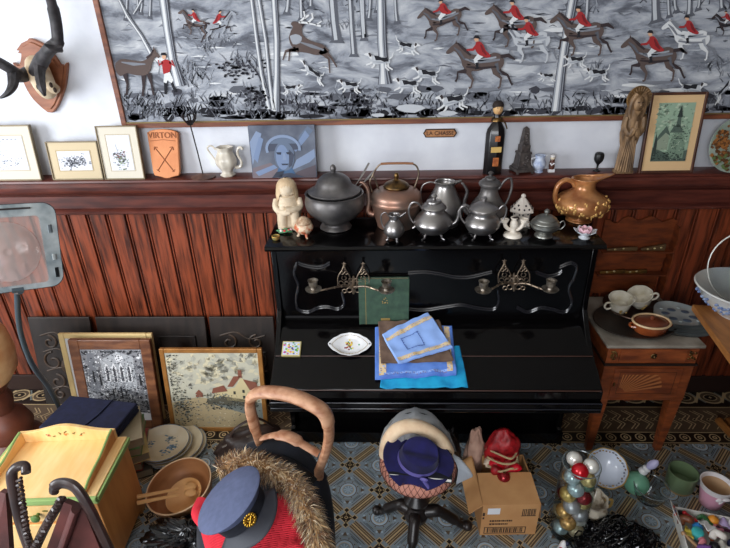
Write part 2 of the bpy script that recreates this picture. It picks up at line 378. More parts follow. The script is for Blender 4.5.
for i in range(50):
    px = rnd.gauss(362,7); py = rnd.gauss(101,5); blob(px, py, 2, 1.4, rnd.choice([GD,G1,G2]), 8, 5)
def horse(cx, cy, s, flip, col, dark, rider=True, up=0):
    """galloping horse facing left in its own units (-1..1), flip=-1 faces right"""
    def q(pts): return [(cx+p[0]*s*flip, cy+p[1]*s+p[0]*up*s) for p in pts]
    def leg(p, lay, m): SK(q(p), [.24*s,.15*s,.07*s,.055*s,.08*s], m, lay)
    leg([(-.38,.15),(-.55,.38),(-.78,.40),(-.80,.62),(-.86,.72)], 11, dark); leg([(.5,.12),(.62,.4),(.88,.5),(1.0,.78),(1.05,.82)], 11, dark)
    leg([(-.34,.15),(-.42,.45),(-.28,.66),(-.34,.9),(-.42,.93)], 13, col); leg([(.42,.12),(.46,.42),(.66,.6),(.62,.88),(.55,.93)], 13, col)
    P(q(sp2([(-.64,-.12),(-.34,-.2),(.1,-.13),(.42,-.25),(.68,-.16),(.76,.1),(.58,.34),(.25,.26),(-.1,.36),(-.45,.34),(-.64,.16),(-.64,-.12)],3)[:-1]), col, 12)
    P(q(sp2([(-.62,.14),(-.72,-.08),(-.88,-.30),(-1.0,-.24),(-1.13,-.2),(-1.17,-.27),(-1.06,-.40),(-.92,-.52),(-.84,-.58),(-.74,-.56),(-.6,-.42),(-.42,-.24),(-.22,-.14),(-.3,.16),(-.62,.14)],3)[:-1]), col, 13); P(q([(-.86,-.55),(-.84,-.68),(-.79,-.55)]), col, 13)
    SK(q([(-.78,-.56),(-.55,-.34),(-.35,-.16)]), [.05*s,.09*s,.05*s], dark, 14); SK(q([(.64,-.12),(.9,-.16),(1.12,-.02)]), [.1*s,.12*s,.04*s], dark, 13)
    SK(q([(-.5,.22),(0,.27),(.5,.22)]), [.05*s,.08*s,.05*s], dark, 14); SK(q([(-.4,-.02),(0,.0),(.5,-.1)]), [.03*s,.07*s,.05*s], G4, 14)
    SK(q([(-.55,-.04),(-.2,.06),(.3,.02),(.62,-.02)]), [.04*s,.1*s,.09*s,.05*s], G3 if col is hb else G4, 14); SK(q([(.5,.1),(.56,.35),(.7,.5)]), [.12*s,.06*s,.03*s], G2 if col is hb else G4, 14); SK(q([(-.9,-.42),(-.72,-.26),(-.55,-.02)]), [.03*s,.08*s,.05*s], G2 if col is hb else G3, 14)
    SK(q([(-.9,.96),(0,1.0),(1,.92)]), [.03*s,.12*s,.04*s], G3, 6)
    if rider:
        def r_(pts): return q([(p[0]*.86-.04, -.16+(p[1]+.16)*.80) for p in pts])
        SK(r_([(.04,-.2),(-.18,.04),(-.1,.3)]), [.2*s,.13*s,.08*s], G6, 15); SK(r_([(-.13,.14),(-.1,.38),(-.2,.4)]), [.1*s,.08*s,.05*s], GD, 16)
        P(r_(sp2([(-.16,-.70),(-.02,-.74),(.12,-.6),(.22,-.36),(.42,-.14),(.28,-.06),(.04,-.14),(-.1,-.24),(-.2,-.46),(-.16,-.70)],2)[:-1]), redc, 16)
        SK(r_([(.02,-.6),(.12,-.35),(.24,-.18)]), [.04*s,.08*s,.04*s], M('hunt_red_dark', (112,26,32), .9), 17); SK(r_([(-.08,-.62),(-.28,-.40),(-.52,-.38)]), [.11*s,.08*s,.05*s], redc, 17)
        P(r_([(-.24,-.84),(-.16,-.90),(-.06,-.86),(-.06,-.74),(-.18,-.72)]), hsk, 16); P(r_([(-.28,-.88),(-.18,-1.0),(-.06,-.99),(.0,-.84),(-.08,-.86)]), GD, 17)
ell_px = lambda cx, cy, rx, ry: [(cx+rx*math.cos(k*PI/5), cy+ry*math.sin(k*PI/5)) for k in range(10)]
def dog(cx, cy, s, flip, up=0, back=GD):
    def q(pts): return [(cx+p[0]*s*flip, cy+p[1]*s+p[0]*up*s) for p in pts]
    for p in ([(-.4,.1),(-.7,.35),(-1.0,.5)], [(-.35,.12),(-.45,.5),(-.6,.65)], [(.5,.05),(.6,.4),(.9,.55)], [(.45,.1),(.4,.45),(.65,.65)]): SK(q(p), [.2*s,.12*s,.09*s], G6, 12)
    P(q(sp2([(-.64,-.2),(0,-.26),(.62,-.24),(.72,.1),(.25,.18),(-.3,.34),(-.64,.18),(-.64,-.2)],2)[:-1]), G5, 13); P(q([(-.42,-.28),(-.1,-.27),(.1,-.2),(.55,-.28),(.62,.0),(.3,.08),(.05,.0),(-.3,.06)]), back, 14); SK(q([(-.5,.2),(0,.14),(.5,.1)]), [.04*s,.09*s,.04*s], G4, 14)
    P(q([(-.55,-.2),(-.8,-.42),(-1.1,-.3),(-1.12,-.2),(-.85,-.15),(-.62,.08)]), G6, 14); P(q([(-.7,-.42),(-.85,-.36),(-.72,-.12),(-.6,-.2)]), hb2, 15)
    SK(q([(.6,-.15),(.85,-.35),(.95,-.7)]), [.1*s,.07*s,.04*s], G6, 13)
for (x_, y_, s_, f_, cl, dk, up) in ((444,17,23,1,hb,hb2,-.25),(481,60,30,1,hb,hb2,0),(516,22,27,1,hb,hb2,.05),(530,38,26,1,G5,G3,0),(582,29,28,1,hb,hb2,0),(654,54,29,1,hb,hb2,0),(690,36,25,1,G6,G3,.05)):
    horse(x_, y_, s_, f_, cl, dk, True, up)
horse(196,22,15,1,hb,hb2,True,.3); horse(218,24,16,-1,G4,hb2,True,.3); horse(727,22,14,1,hb2,GD,True)
# standing horse and groom
P(sp2([(116,63),(122,59),(132,60),(141,61),(147,59),(152,53),(155,49),(157,52),(160,56),(159,58),(156,57),(153,62),(151,70),(146,75),(136,75),(127,73),(121,76),(116,70),(116,63)],3)[:-1], hb, 12)
P([(153,51),(154,46),(156,50)], hb, 13)
for p in ([(120,73),(118,82),(119,96)],[(125,73),(128,84),(127,95)],[(144,74),(144,86),(143,96)],[(149,73),(152,84),(154,95)]): SK(p, [5,2.2,2], hb2, 11)
SK([(117,62),(114,70),(116,80)], [1.5,3,1.2], hb2, 13); SK([(122,62),(134,64),(146,64)], [1,3,1], G3, 13); SK([(147,58),(151,55),(154,50)], [2,2,1], hb2, 13)
P([(162,61),(166,59),(171,61),(172,66),(170,72),(164,74),(163,68)], redc, 14); SK([(170,62),(175,66),(172,60)], [2.4,2,1.4], redc, 14); SK([(163,62),(160,65),(159,60)], [2,1.8,1.2], redc, 14)
P([(165,72),(170,71),(174,80),(172,83),(168,80),(167,83),(164,82)], G6, 13); SK([(166,82),(166,94)], [3,2.2], GD, 12); SK([(172,82),(176,92)], [3,2.2], GD, 12); P(ell_px(164.5,56.5,2.1,2.6), hsk, 14); P([(161,55),(162,52.5),(166,52.5),(167.5,55.5)], GD, 15)
P(sp2([(289,37),(291,31),(293,27),(291,24),(293,21.5),(298,22),(303,25),(302,30),(304,36),(312,41),(322,44),(327,48),(329,51),(324,54),(316,55),(308,53),(298,51),(291,45),(289,37)],3)[:-1], hb, 12)
P(sp2([(290,36),(296,34),(302,37),(300,43),(293,44),(290,36)],2)[:-1], G4, 13); SK([(300,42),(312,46),(324,50)], [1,3,1.4], G3, 13); P([(301,24),(306,22),(303,27)], hb2, 13)
for p in ([(296,49),(286,51),(283,60)],[(299,50),(290,50),(289,61)],[(320,51),(329,59),(330,73)],[(323,49),(331,57),(337,67)]): SK(p, [4.4,2,1.2], hb, 12)
for p in ([(299,22),(308,23),(316,25),(322,21)],[(308,23),(313,18),(312,13)],[(300,22),(305,17),(304,11)],[(316,25),(321,26)],[(305,18),(309,15)]): SK(p, [1.8,1.6,1.2,.8][:len(p)], G6, 14)
for a in ((292,88,10,-1,.0),(313,72,12,1,.7),(350,85,12,1,.1),(407,46,12,-1,-.2),(380,60,14,1,.15),(427,74,14,1,.15),(408,84,14,1,.05),(453,100,16,1,-.1),(547,76,9,1,0),(575,60,12,1,0),(597,73,13,1,0),(691,88,14,-1,0),(724,88,11,-1,1.1)): dog(*a)
keep_ = [i for i, f in enumerate(c.f) if i < 6 or all(x0-.003 < c.v[k].x < x1 and c.v[k].z > z0-.003 for k in f)]
c.f = [c.f[i] for i in keep_]; c.m = [c.m[i] for i in keep_]
c.build('canvas', tp, smooth=0)
b = MB(); fw = .024
for (a0, a1, b0, b1) in ((x0-fw, x0, z0-fw, z1+fw), (x1, x1+fw, z0-fw, z1+fw)): b.box(a0, a1, -.012, .03, b0, b1, tfm)
b.box(x0, x1, -.012, .03, z0-fw, z0, tfm); b.box(x0, x1, -.012, .03, z1, z1+fw, tfm)
b.box(x0, x1, -.014, -.002, z0-.003, z0+.003, M('gilt_slip', (150,128,86), .4, .6))
b.build('frame', tp, smooth=0, bevel=.004)

# brass title plate
p = at(440,133,Y=-.004); t = thing('title_plate', 'small brass plate engraved LA CHASSE on the white wall under the tapestry', 'nameplate', p)
s_ = mpp(p); b = MB(); W2 = 17*s_; H2 = 4.2*s_
pts = [(-W2,0),(-W2+.006,H2*.4),(-W2+.012,H2),(W2-.012,H2),(W2-.006,H2*.4),(W2,0),(W2-.006,-H2*.4),(W2-.012,-H2),(-W2+.012,-H2),(-W2+.006,-H2*.4)]
b.ext([(q[0],.0,q[1]) for q in pts], (0,-.004,0), M('plate_edge', (58,38,26), .5, .3)); b.ext([(q[0]*.93,-.003,q[1]*.76) for q in pts], (0,-.003,0), M('plate_brass', (186,132,86), .5, .2, c2=(160,108,70), scale=40))
b.build('plate', t, smooth=0); lettering('lettering', 'LA CHASSE', t, .026, (0,-.0075,0), M('engraving', (52,28,16), .6))

# hunting trophy
p = at(42,74,Y=-.0); t = thing('antler_trophy', 'skull with dark antlers mounted on a brown wooden shield at the upper left', 'hunting trophy', p)
shm = M('shield_wood', (158,98,66), .5, c2=(128,74,48), scale=8, stretch=(1,1,4)); bone = M('skull_bone', (222,206,178), .6, c2=(180,150,116), scale=16); horn = M('antler_horn', (64,60,62), .55, c2=(34,32,34), scale=30, bump=.2)
def L(px, py, Y): q = at(px, py, Y=Y); return (q.x-p.x, q.y-p.y, q.z-p.z)
out = sp2([(24,43),(30,40),(33,38),(46,44),(54,52),(64,66),(69,62),(69,72),(66,90),(55,112),(40,103),(30,90),(22,72),(15,62),(22,64),(24,52),(19,50)], 3)
b = MB(); o2 = [L(q[0],q[1],-.002) for q in out]; b.ext(o2, (0,-.022,0), shm); b.ext([(q[0]*.9, -.022, q[2]*.9) for q in o2], (0,-.008,0), shm); b.build('shield', t, smooth=30, bevel=.003)
b = MB(); b.tube([L(34,56,-.05), L(36,66,-.07), L(41,78,-.085), L(47,90,-.08), L(52,98,-.06)], [.035,.05,.05,.045,.028], bone, 14)
b.tube([L(46,80,-.09), L(52,88,-.1), L(60,92,-.09)], [.02,.028,.02], bone, 10); b.ball(L(36,64,-.1), (.028,.02,.02), bone)
sk = b.build('skull', t, subsurf=1)
for q in ((38,87),(51,85),(55,90),(33,69)):
    b = MB(); b.ball(L(q[0],q[1],-.125 if q[1]>80 else -.12), (.008,.006,.012), M('eye_socket', (50,34,24), .8), 8, 6); b.build('socket', sk)
b = MB(); b.tube(spline([L(36,72,-.1), L(42,60,-.16), L(50,49,-.2), L(57,43,-.2), L(57,30,-.2), L(54,12,-.22), L(48,-8,-.26), L(38,-26,-.28)]), [.03]*8+[.026]*12+[.022]*12+[.018]*6+[.012]*5, horn, 10)
b.tube(spline([L(40,64,-.15), L(40,76,-.2), L(42,88,-.24), L(45,96,-.24)], 4), [.024,.024,.022,.022,.02,.02,.018,.018,.016,.014,.01,.008,.005], horn, 8)
b.tube(spline([L(60,47,-.2), L(54,48,-.22), L(48,46,-.24), L(44,44,-.25)], 3), [.022,.02,.018,.015,.012,.01,.008,.006,.005,.003], horn, 8); b.build('antler', t)
b = MB(); b.tube(spline([L(30,72,-.08), L(20,76,-.13), L(12,70,-.18), L(2,64,-.2), L(-12,56,-.22), L(-26,40,-.24)]), [.028]*10+[.022]*11+[.018]*10, horn, 10)
b.tube(spline([L(13,72,-.17), L(13,84,-.22), L(8,93,-.25), L(0,98,-.26)], 4), [.024,.024,.022,.022,.02,.018,.016,.014,.012,.01,.008,.006,.004], horn, 8); b.build('antler', t)

# ------------------------------------------------------------------ framed pictures
def framed(label, base, wd, ht, tilt, frame_mat, fw, mat_mat, mw, art, group=None, rz=0, name='framed_picture', depth=.02, paper=None, mwb=None, line=None, cat='picture'):
    """base = middle of the lower front edge; leans back by tilt"""
    t = thing(name, label, cat, base, (-R(tilt), 0, rz), group); h = wd/2
    b = MB()
    for (a0,a1,b0,b1) in ((-h,-h+fw,0,ht),(h-fw,h,0,ht),(-h+fw,h-fw,0,fw),(-h+fw,h-fw,ht-fw,ht)): b.box(a0,a1,0,depth,b0,b1,frame_mat)
    b.build('frame', t, smooth=0, bevel=min(.004, fw*.25))
    iw, ih = wd-2*fw, ht-2*fw
    if mat_mat:
        b = MB(); b.box(-iw/2,iw/2,.006,.012,fw,ht-fw,mat_mat)
        if line:
            a, q0, q1 = iw/2-mw+.004, fw+(mwb or mw)-.004, ht-fw-mw+.004
            for l in ((-a-.0015,-a,q0,q1),(a,a+.0015,q0,q1),(-a,a,q0,q0+.0015),(-a,a,q1,q1+.0015)): b.box(l[0],l[1],.0052,.006,l[2],l[3],line)
        b.build('mount', t, smooth=0)
    else: mw = 0
    pw, ph = iw-2*mw, ih-mw-(mwb or mw); zb = fw+(mwb or mw)
    c = MB(); c.add([(-pw/2,.0045,zb),(pw/2,.0045,zb),(pw/2,.0045,zb+ph),(-pw/2,.0045,zb+ph)], [(0,1,2,3)], paper or whitep)
    cc = lambda u, v: (-pw/2+u*pw, zb+v*ph)
    art(c, cc, pw, ph); c.build('print', t, smooth=0)
    return t
whitep = M('print_paper', (212,214,222), .7); ink = M('print_ink', (70,70,80), .8); inkl = M('print_ink_light', (138,140,148), .8); inkb = M('print_ink_brown', (110,86,64), .8)
creamm = M('cream_mount', (200,182,150), .8); creamw = M('pale_mount', (208,200,184), .8); goldf = M('thin_gilt', (120,106,82), .45, .3); fline = M('mount_line', (158,134,96), .7)
Y4 = .0045
def speck(c, cc, n, cu, cv, su, sv, mats, pw, r=.004, lay=1, y0=Y4, clip=True):
    for i in range(n):
        u = rnd.gauss(cu,su); v = rnd.gauss(cv,sv)
        if clip: u = min(max(u,.03),.97); v = min(max(v,.03),.97)
        x, z = cc(u,v); a = rnd.uniform(0,PI); k = r*rnd.uniform(.5,1.3)
        c.poly([(x+k*math.cos(a),z+k*math.sin(a)*.6),(x-k*.4*math.sin(a),z+k*.5*math.cos(a)),(x-k*math.cos(a),z-k*math.sin(a)*.6),(x+k*.4*math.sin(a),z-k*.5*math.cos(a))], rnd.choice(mats), lay, y0)
def art_a(c, cc, pw, ph):
    for k in range(9): c.poly([cc(.12+k*.09,.9),cc(.17+k*.09,.9),cc(.17+k*.09,.93),cc(.12+k*.09,.93)], inkl, 1, Y4)
    speck(c, cc, 90, .28, .35, .12, .2, [ink,inkl,M('ink_blue',(120,140,170),.8)], pw, .006); speck(c, cc, 40, .65, .25, .15, .08, [inkl], pw, .006)
def art_b(c, cc, pw, ph): speck(c, cc, 200, .5, .45, .2, .16, [ink,inkl,inkl], pw, .006); speck(c, cc, 60, .42, .35, .1, .1, [ink,GD], pw, .004, 2)
def art_c(c, cc, pw, ph): speck(c, cc, 120, .5, .3, .14, .1, [inkl,ink,M('ink_green',(120,136,96),.8)], pw, .006); speck(c, cc, 50, .5, .45, .18, .06, [M('ink_rust',(150,96,84),.8),ink,GD], pw, .004, 2); c.stroke([cc(.4,.45),cc(.35,.75)], .002, inkl, 1, Y4)
def onledge(px, py, y=-.06): return at(px, py, z=LZ)
pa = at(10,176,z=LZ); framed('pale framed print at the far left end of the ledge, with a bluish sketch', LE(7,-.095), .32, .258, 6, goldf, .0055, creamw, .045, art_a, 'small cream-mounted prints leaning on the ledge', line=fline)
framed('cream framed landscape-format print with a grey sketch, between two taller ones on the ledge', LE(76.5,-.095), .248, .18, 7, goldf, .0055, creamm, .040, art_b, 'small cream-mounted prints leaning on the ledge', line=fline)
framed('cream framed upright print of small hunters in a landscape, beside the terracotta shield', LE(123.5,-.098), .195, .248, 6, goldf, .0055, creamw, .038, art_c, 'small cream-mounted prints leaning on the ledge', line=fline)
# terracotta shield
t = thing('terracotta_shield', 'orange terracotta shield plaque with crossed arrows and raised lettering on the ledge', 'plaque', LE(166,-.08), (-R(12),0,R(-3)))
ter = M('terracotta', (214,142,96), .75, c2=(200,126,82), scale=12, bump=.1); terd = M('terracotta_groove', (142,84,52), .8)
o2 = sp2([(-.075,.21),(-.05,.221),(0,.226),(.05,.221),(.075,.21)],3)+[(.07,.12),(.066,.03),(.06,.012),(.03,.006),(.012,.0),(0,-.004),(-.012,.0),(-.03,.006),(-.06,.012),(-.066,.03),(-.07,.12)]
b = MB(); b.ext([(q[0],0,q[1]) for q in o2], (0,.018,0), ter); b.build('slab', t, smooth=25, bevel=.003)
b = MB(); b.tube([(-.045,-.001,.145),(.04,-.001,.03)], .0022, terd, 6); b.tube([(.045,-.001,.145),(-.04,-.001,.035)], .0022, terd, 6)
for sx in (-1,1):
    b.tube([(sx*.045,-.001,.145),(sx*.047,-.001,.13)], .002, terd, 6); b.tube([(sx*.045,-.001,.145),(sx*.03,-.001,.143)], .002, terd, 6); b.tube([(sx*.045,-.001,.04),(sx*.032,-.001,.03)], .002, terd, 6)
b.tube([(-.062,-.001,.172),(0,-.001,.178),(.062,-.001,.172)], .0012, terd, 6); b.build('crossed_arrow', t)
lettering('lettering', 'VIRTON', t, .038, (0,-.002,.197), terd)
# iron pricket
p = LE(203,-.078); t = thing('iron_pricket', 'tall thin iron stand with a flower-shaped holder and round foot on the ledge', 'candle holder', p)
iron = M('dark_iron', (48,42,42), .5, .7); rust = M('rusty_foot', (120,84,70), .6, .3, c2=(84,60,54), scale=30)
b = MB(); b.lathe([(.0,0),(.055,.001),(.058,.006),(.03,.012),(.006,.016),(0,.017)], rust, 28); b.build('foot', t)
b = MB(); b.tube([(0,0,.012),(-.008,0,.12),(-.02,0,.245)], .003, iron, 6); b.build('stem', t)
b = MB(); b.lathe([(0,.243),(.012,.247),(.02,.262),(.022,.264),(.012,.25)], iron, 12, c=(-.02,0,0))
for k in range(6):
    a = k*PI/3; b.tube(spline([(-.02,0,.246),(-.02+.02*math.cos(a),.02*math.sin(a),.262),(-.02+.032*math.cos(a),.032*math.sin(a),.284),(-.02+.024*math.cos(a),.024*math.sin(a),.292)],3), .0035, iron, 6)
b.build('flower_holder', t)

# generic lathed vessel with parts
def prof_px(P, s, n=3):
    return [(max(v.x,0)*s, v.z*s) for v in spline([(p[0],0,p[1]) for p in P], n)]
def lin_px(P, s): return [(p[0]*s, p[1]*s) for p in P]
def pts3(P, s, y=0): return [(p[0]*s, y+(p[2]*s if len(p) > 2 else 0), p[1]*s) for p in P]

# white jug on the ledge
p = LE(228,-.055); s = mpp(p)*1.04; t = thing('porcelain_pot', 'small cream porcelain pot with swan-neck spout on the ledge left of the blue portrait', 'teapot', p)
iv = M('ivory_glaze', (222,214,200), .2, c2=(192,182,166), scale=22, coat=.3)
b = MB(); b.lathe(prof_px([(6,0),(7,1.5),(5,3.5),(5.5,6),(9,11),(9.5,16),(7.5,21),(6.5,24),(8,27.5),(6.6,27.3),(5.8,24),(6,18),(0,14)], s), iv, 28, wob=lambda q,r,z: 1+.06*math.sin(6*q)); b.build('body', t)
b = MB(); b.tube(spline(pts3([(8,8),(13,9),(14.5,14),(12,20),(13,26),(16,27),(17,25)], s), 4), [.008]*6+[.0065]*19, iv); b.build('spout', t)
b = MB(); b.tube(spline(pts3([(-8,9),(-10,15),(-14,22),(-16,27),(-12,29),(-8,25)], s), 4), .0042, iv); b.build('handle', t)
# blue portrait
p = LE(284.5,-.100); t = thing('portrait_painting', 'unframed square painting of a blue helmeted face leaning on the ledge', 'painting', p, (-R(5),0,0)); wd = .305; ht = .24
b = MB(); bl = [M('paint_%d' % i, c_, .6) for i, c_ in enumerate([(84,92,112),(60,66,84),(92,106,128),(112,130,162),(40,46,62),(112,100,106),(82,72,80),(124,140,168),(60,92,128)])]
bgm = M('paint_ground', (104,110,124), .6, c2=(66,72,88), scale=9)
b.box(-wd/2,wd/2,0,.016,0,ht,bgm); q = lambda u, v: (-wd/2+u*wd, v*ht)
def PP(pts, m, l): b.poly([q(*z_) for z_ in pts], bl[m], l)
PP([(.02,.2),(.3,.3),(.42,.15),(.4,0),(0,0)],5,1); PP([(.02,.25),(.12,.6),(.2,.85),(.12,.9),(.01,.7)],7,1); PP([(.1,.3),(.22,.75),(.16,.8),(.04,.4)],3,2); PP([(.98,.55),(.7,.35),(.62,.15),(.9,.3),(.99,.4)],7,1); PP([(.98,.9),(.72,.55),(.76,.8),(.9,.98)],2,1); PP([(.99,.25),(.7,.12),(.6,0),(.99,0)],6,2)
PP([(.86,.9),(.66,.55),(.7,.5),(.92,.8)],3,2); PP([(.05,.12),(.35,.26),(.4,.2),(.1,.04)],3,2)
ell = lambda cx, cy, rx, ry, a0=0, a1=360, n=20: [(cx+rx*math.cos(R(a0+(a1-a0)*i/n)), cy+ry*math.sin(R(a0+(a1-a0)*i/n))) for i in range(n+(0 if a1-a0 == 360 else 1))]
PP(ell(.5,.58,.25,.2,-10,200),1,3); PP(ell(.52,.66,.2,.17,0,180),2,4); PP(ell(.52,.42,.155,.28),2,5); PP(ell(.49,.40,.10,.24),3,6); PP([(.42,.2),(.62,.2),(.68,.05),(.36,.05)],8,4)
PP([(.40,.5),(.48,.5),(.47,.45),(.41,.46)],4,7); PP([(.55,.5),(.63,.5),(.62,.45),(.56,.46)],4,7); PP([(.505,.48),(.53,.48),(.55,.35),(.49,.35)],7,7); PP([(.46,.28),(.58,.28),(.56,.25),(.48,.25)],4,7); PP([(.60,.55),(.67,.45),(.63,.25),(.58,.2)],1,7)
b.stroke([q(*z_) for z_ in ell(.51,.56,.25,.24,-8,196)], .012, bl[7], 8); PP([(.45,.08),(.6,.1),(.8,.02),(.4,.0)],1,8); PP([(.38,.12),(.5,.14),(.46,.02),(.3,.0)],4,8)
b.build('canvas', t, smooth=0)

# monk bottle
p = LE(492,-.066); s = mpp(p)*1.04; t = thing('figural_bottle', 'tall black bottle with a carved head stopper and orange labels standing on the ledge', 'bottle', p, R(6))
blk = M('bottle_black', (20,18,20), .3, coat=.3); lab = M('orange_label', (196,116,60), .6, c2=(150,78,44), scale=60); yl = M('yellow_label', (212,176,104), .6)
b = MB(); b.lathe(lin_px([(0,0),(9,0),(9.4,1),(9.4,38),(8.5,42),(4.5,48),(3.2,51),(3.2,56),(0,56)], s), blk, 8, sy=.8); b.build('body', t, smooth=20, bevel=.003)
b = MB(); b.lathe(lin_px([(3.5,49.5),(5.5,49),(5,51.5),(3.6,52.5)], s), brass, 14, sy=.8); b.tube(pts3([(4,50),(7.5,47),(9.5,42)], s, -.01), .003, brass); b.build('neck_cord', t)
b = MB(); b.ball((0,0,60*s), (4.6*s,4.4*s,5.6*s), M('carved_head', (206,164,112), .5)); b.ball((0,-.021,59.5*s), (.003,.004,.005), M('carved_head', (0,0,0)))
for e in (-1,1): b.ball((e*.008,-.0185,61.2*s), (.003,.003,.002), ink, 8, 6)
b.tube([(-.006,-.0195,56.8*s),(.006,-.0195,56.8*s)], .0012, M('lips', (140,60,50), .6), 6)
hd = b.build('head', t); b = MB(); b.ball((0,.004,62.5*s), (5*s,4.6*s,4.4*s), M('monk_hair', (40,30,26), .8)); b.build('hair', hd, solid=.0025)
for q in ((-.012,.010,32,37,lab),(-.027,.02,22,27,yl),(-.014,.012,9,17,lab)): b = MB(); b.box(q[0],q[1],-.0402,-.036,q[2]*s,q[3]*s,q[4]); b.build('label', t, smooth=0)
# pewter obelisk monument
p = LE(521,-.05); s = mpp(p)*1.04; t = thing('pewter_monument', 'small grey pewter monument tower with a carved square base on the ledge', 'figurine', p, R(12))
pg = M('monument_grey', (112,104,100), .45, .6, c2=(76,70,70), scale=50, bump=.2)
b = MB()
for (z0_,z1_,h0,h1) in ((2,5,9,8.5),(5,7,7.5,7),(7,18,6.2,5.2),(18,20,6,5.6),(20,26,4.2,4.2),(26,41,3.6,2.2),(41,43,2.2,.2)):
    z0_,z1_,h0,h1 = [v*s for v in (z0_,z1_,h0,h1)]; b.add([(-h0,-h0,z0_),(h0,-h0,z0_),(h0,h0,z0_),(-h0,h0,z0_),(-h1,-h1,z1_),(h1,-h1,z1_),(h1,h1,z1_),(-h1,h1,z1_)], [(3,2,1,0),(4,5,6,7),(0,1,5,4),(1,2,6,5),(2,3,7,6),(3,0,4,7)], pg)
for k in range(6): b.ball((rnd.uniform(-.014,.014),-.029,(9+k*1.5)*s), .004, pg, 8, 6)
for k in range(7): b.ball((rnd.uniform(-.008,.008),-.016+.0*k,(24+k*2.2)*s), .0045, pg, 8, 6)
b.build('tower', t, smooth=20)
for e in ((-1,-1),(1,-1),(-1,1),(1,1)): b = MB(); b.box(e[0]*7.5*s-.005,e[0]*7.5*s+.005,e[1]*7.5*s-.005,e[1]*7.5*s+.005,0,2.2*s,pg); b.build('foot', t, smooth=0, bevel=.001)
# small jug, tiny bottle, black goblet
p = LE(538,-.055); s = mpp(p)*1.04; t = thing('porcelain_jug', 'tiny blue-white porcelain jug on the ledge between the monument and a brown miniature', 'jug', p)
b = MB(); b.lathe(prof_px([(4,0),(4.3,1),(3.6,2),(6,6),(6.2,9),(4.5,13),(5.2,16.2),(4.4,16),(3.6,12),(0,9)], s), M('delft_glaze', (204,212,226), .2, c2=(150,164,196), scale=40), 24); b.build('body', t)
b = MB(); b.tube(spline(pts3([(-4.6,14),(-8,13),(-7.5,8),(-5.5,6)], s), 4), .0035, whitec); b.build('handle', t); b = MB(); b.tube(pts3([(4,14),(6.6,16.5)], s), [.007,.003], whitec); b.build('spout', t)
p = LE(550.5,-.055); s = mpp(p)*1.04; t = thing('miniature_figure', 'tiny brown and white figurine right of the little porcelain jug on the ledge', 'figurine', p)
b = MB(); b.box(-3*s,3*s,-.01,.01,0,3*s,whitec); b.build('plinth', t, smooth=0, bevel=.001)
b = MB(); b.lathe(prof_px([(2.4,3),(2.8,6),(2.2,10),(2,12),(0,12.6)], s), M('brown_glaze', (88,54,44), .3), 16); b.tube(pts3([(-2,9,-1),(-1,7,-2),(1.5,9,-2)], s), .004, whitec); b.build('torso', t)
b = MB(); b.ball((0,0,14*s), (2.4*s,2.3*s,2.4*s), cream); b.ball((0,0,15.2*s), (2.7*s,2.6*s,1.6*s), M('white_hat', (210,206,204), .5)); b.build('head', t)
p = LE(596,-.05); s = mpp(p)*1.04; t = thing('black_goblet', 'little black wooden goblet standing on the ledge above the copper jug', 'goblet', p)
b = MB(); b.lathe(prof_px([(3.2,0),(3.2,1),(1.2,2),(1,6),(2.5,8),(4.2,11),(4.2,16),(2.5,18),(0,17)], s), M('ebonised', (22,22,24), .4), 20); b.build('cup', t)

# carved saint
p = LE(622,-.078); s = mpp(p)*1.04; s *= .93; t = thing('carved_saint', 'tall carved wooden saint with halo and folded hands on the ledge', 'statue', p, (-R(1),0,R(2)))
sw = M('saint_wood', (150,118,84), .55, c2=(90,68,48), scale=22, stretch=(2,2,.6), bump=.3)
b = MB()
def robe(u, v):
    a = u*2*PI; h = v*66; r = 8.6-3.0*v**.8 if v < .45 else 7.8+2.2*math.sin((v-.45)/.55*PI)
    r *= 1+(.09*math.sin(a*9) if v < .62 else .03*math.sin(a*3))
    return ((r*math.cos(a))*s, (r*.6*math.sin(a))*s, h*s)
b.grid(robe, 72, 26, sw, True); b.ext([(-8.6*s,-5*s,0),(8.6*s,-5*s,0),(8.6*s,5*s,0),(-8.6*s,5*s,0)], (0,0,3*s), sw)
for k in range(7): b.tube(pts3([(-7.2+k*2.4,2,-5.6+abs(k-3)*.7),(-4.6+k*1.55,34,-4.6)], s), [.006,.003], sw, 6)
b.build('robe', t)
b = MB(); b.tube(spline(pts3([(-8,56,-2),(-9,46,-4),(-4,40,-7),(-1,46,-8)], s), 4), .014, sw); b.tube(spline(pts3([(8,56,-2),(9,46,-4),(4,40,-7),(1,46,-8)], s), 4), .014, sw); b.tube(pts3([(-.8,42,-8),(0,53,-8.4)], s), [.010,.004], sw); b.tube(pts3([(.9,42,-8),(.6,53,-8.4)], s), [.010,.004], sw); b.build('arms', t)
b = MB(); b.ball((0,-3.5*s,69*s), (5.4*s,5*s,8*s), sw, 20, 14); b.tube(pts3([(0,71,-8.8),(0,67.5,-9.6),(0,66.5,-8.4)], s), [.003,.006,.003], sw); 
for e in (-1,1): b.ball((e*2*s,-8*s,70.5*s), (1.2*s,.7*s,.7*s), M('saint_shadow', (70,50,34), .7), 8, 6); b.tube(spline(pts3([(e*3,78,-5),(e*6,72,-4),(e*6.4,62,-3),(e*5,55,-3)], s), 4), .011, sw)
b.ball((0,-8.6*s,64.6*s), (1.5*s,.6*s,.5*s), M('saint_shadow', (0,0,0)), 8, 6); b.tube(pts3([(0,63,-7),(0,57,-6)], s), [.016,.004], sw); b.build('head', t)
b = MB(); b.lathe([(0,0),(11*s,0),(12*s,.004),(11.5*s,.012),(9*s,.009),(0,.009)], M('halo_gilt', (140,104,60), .5, .3, c2=(96,74,50), scale=30), 32); 
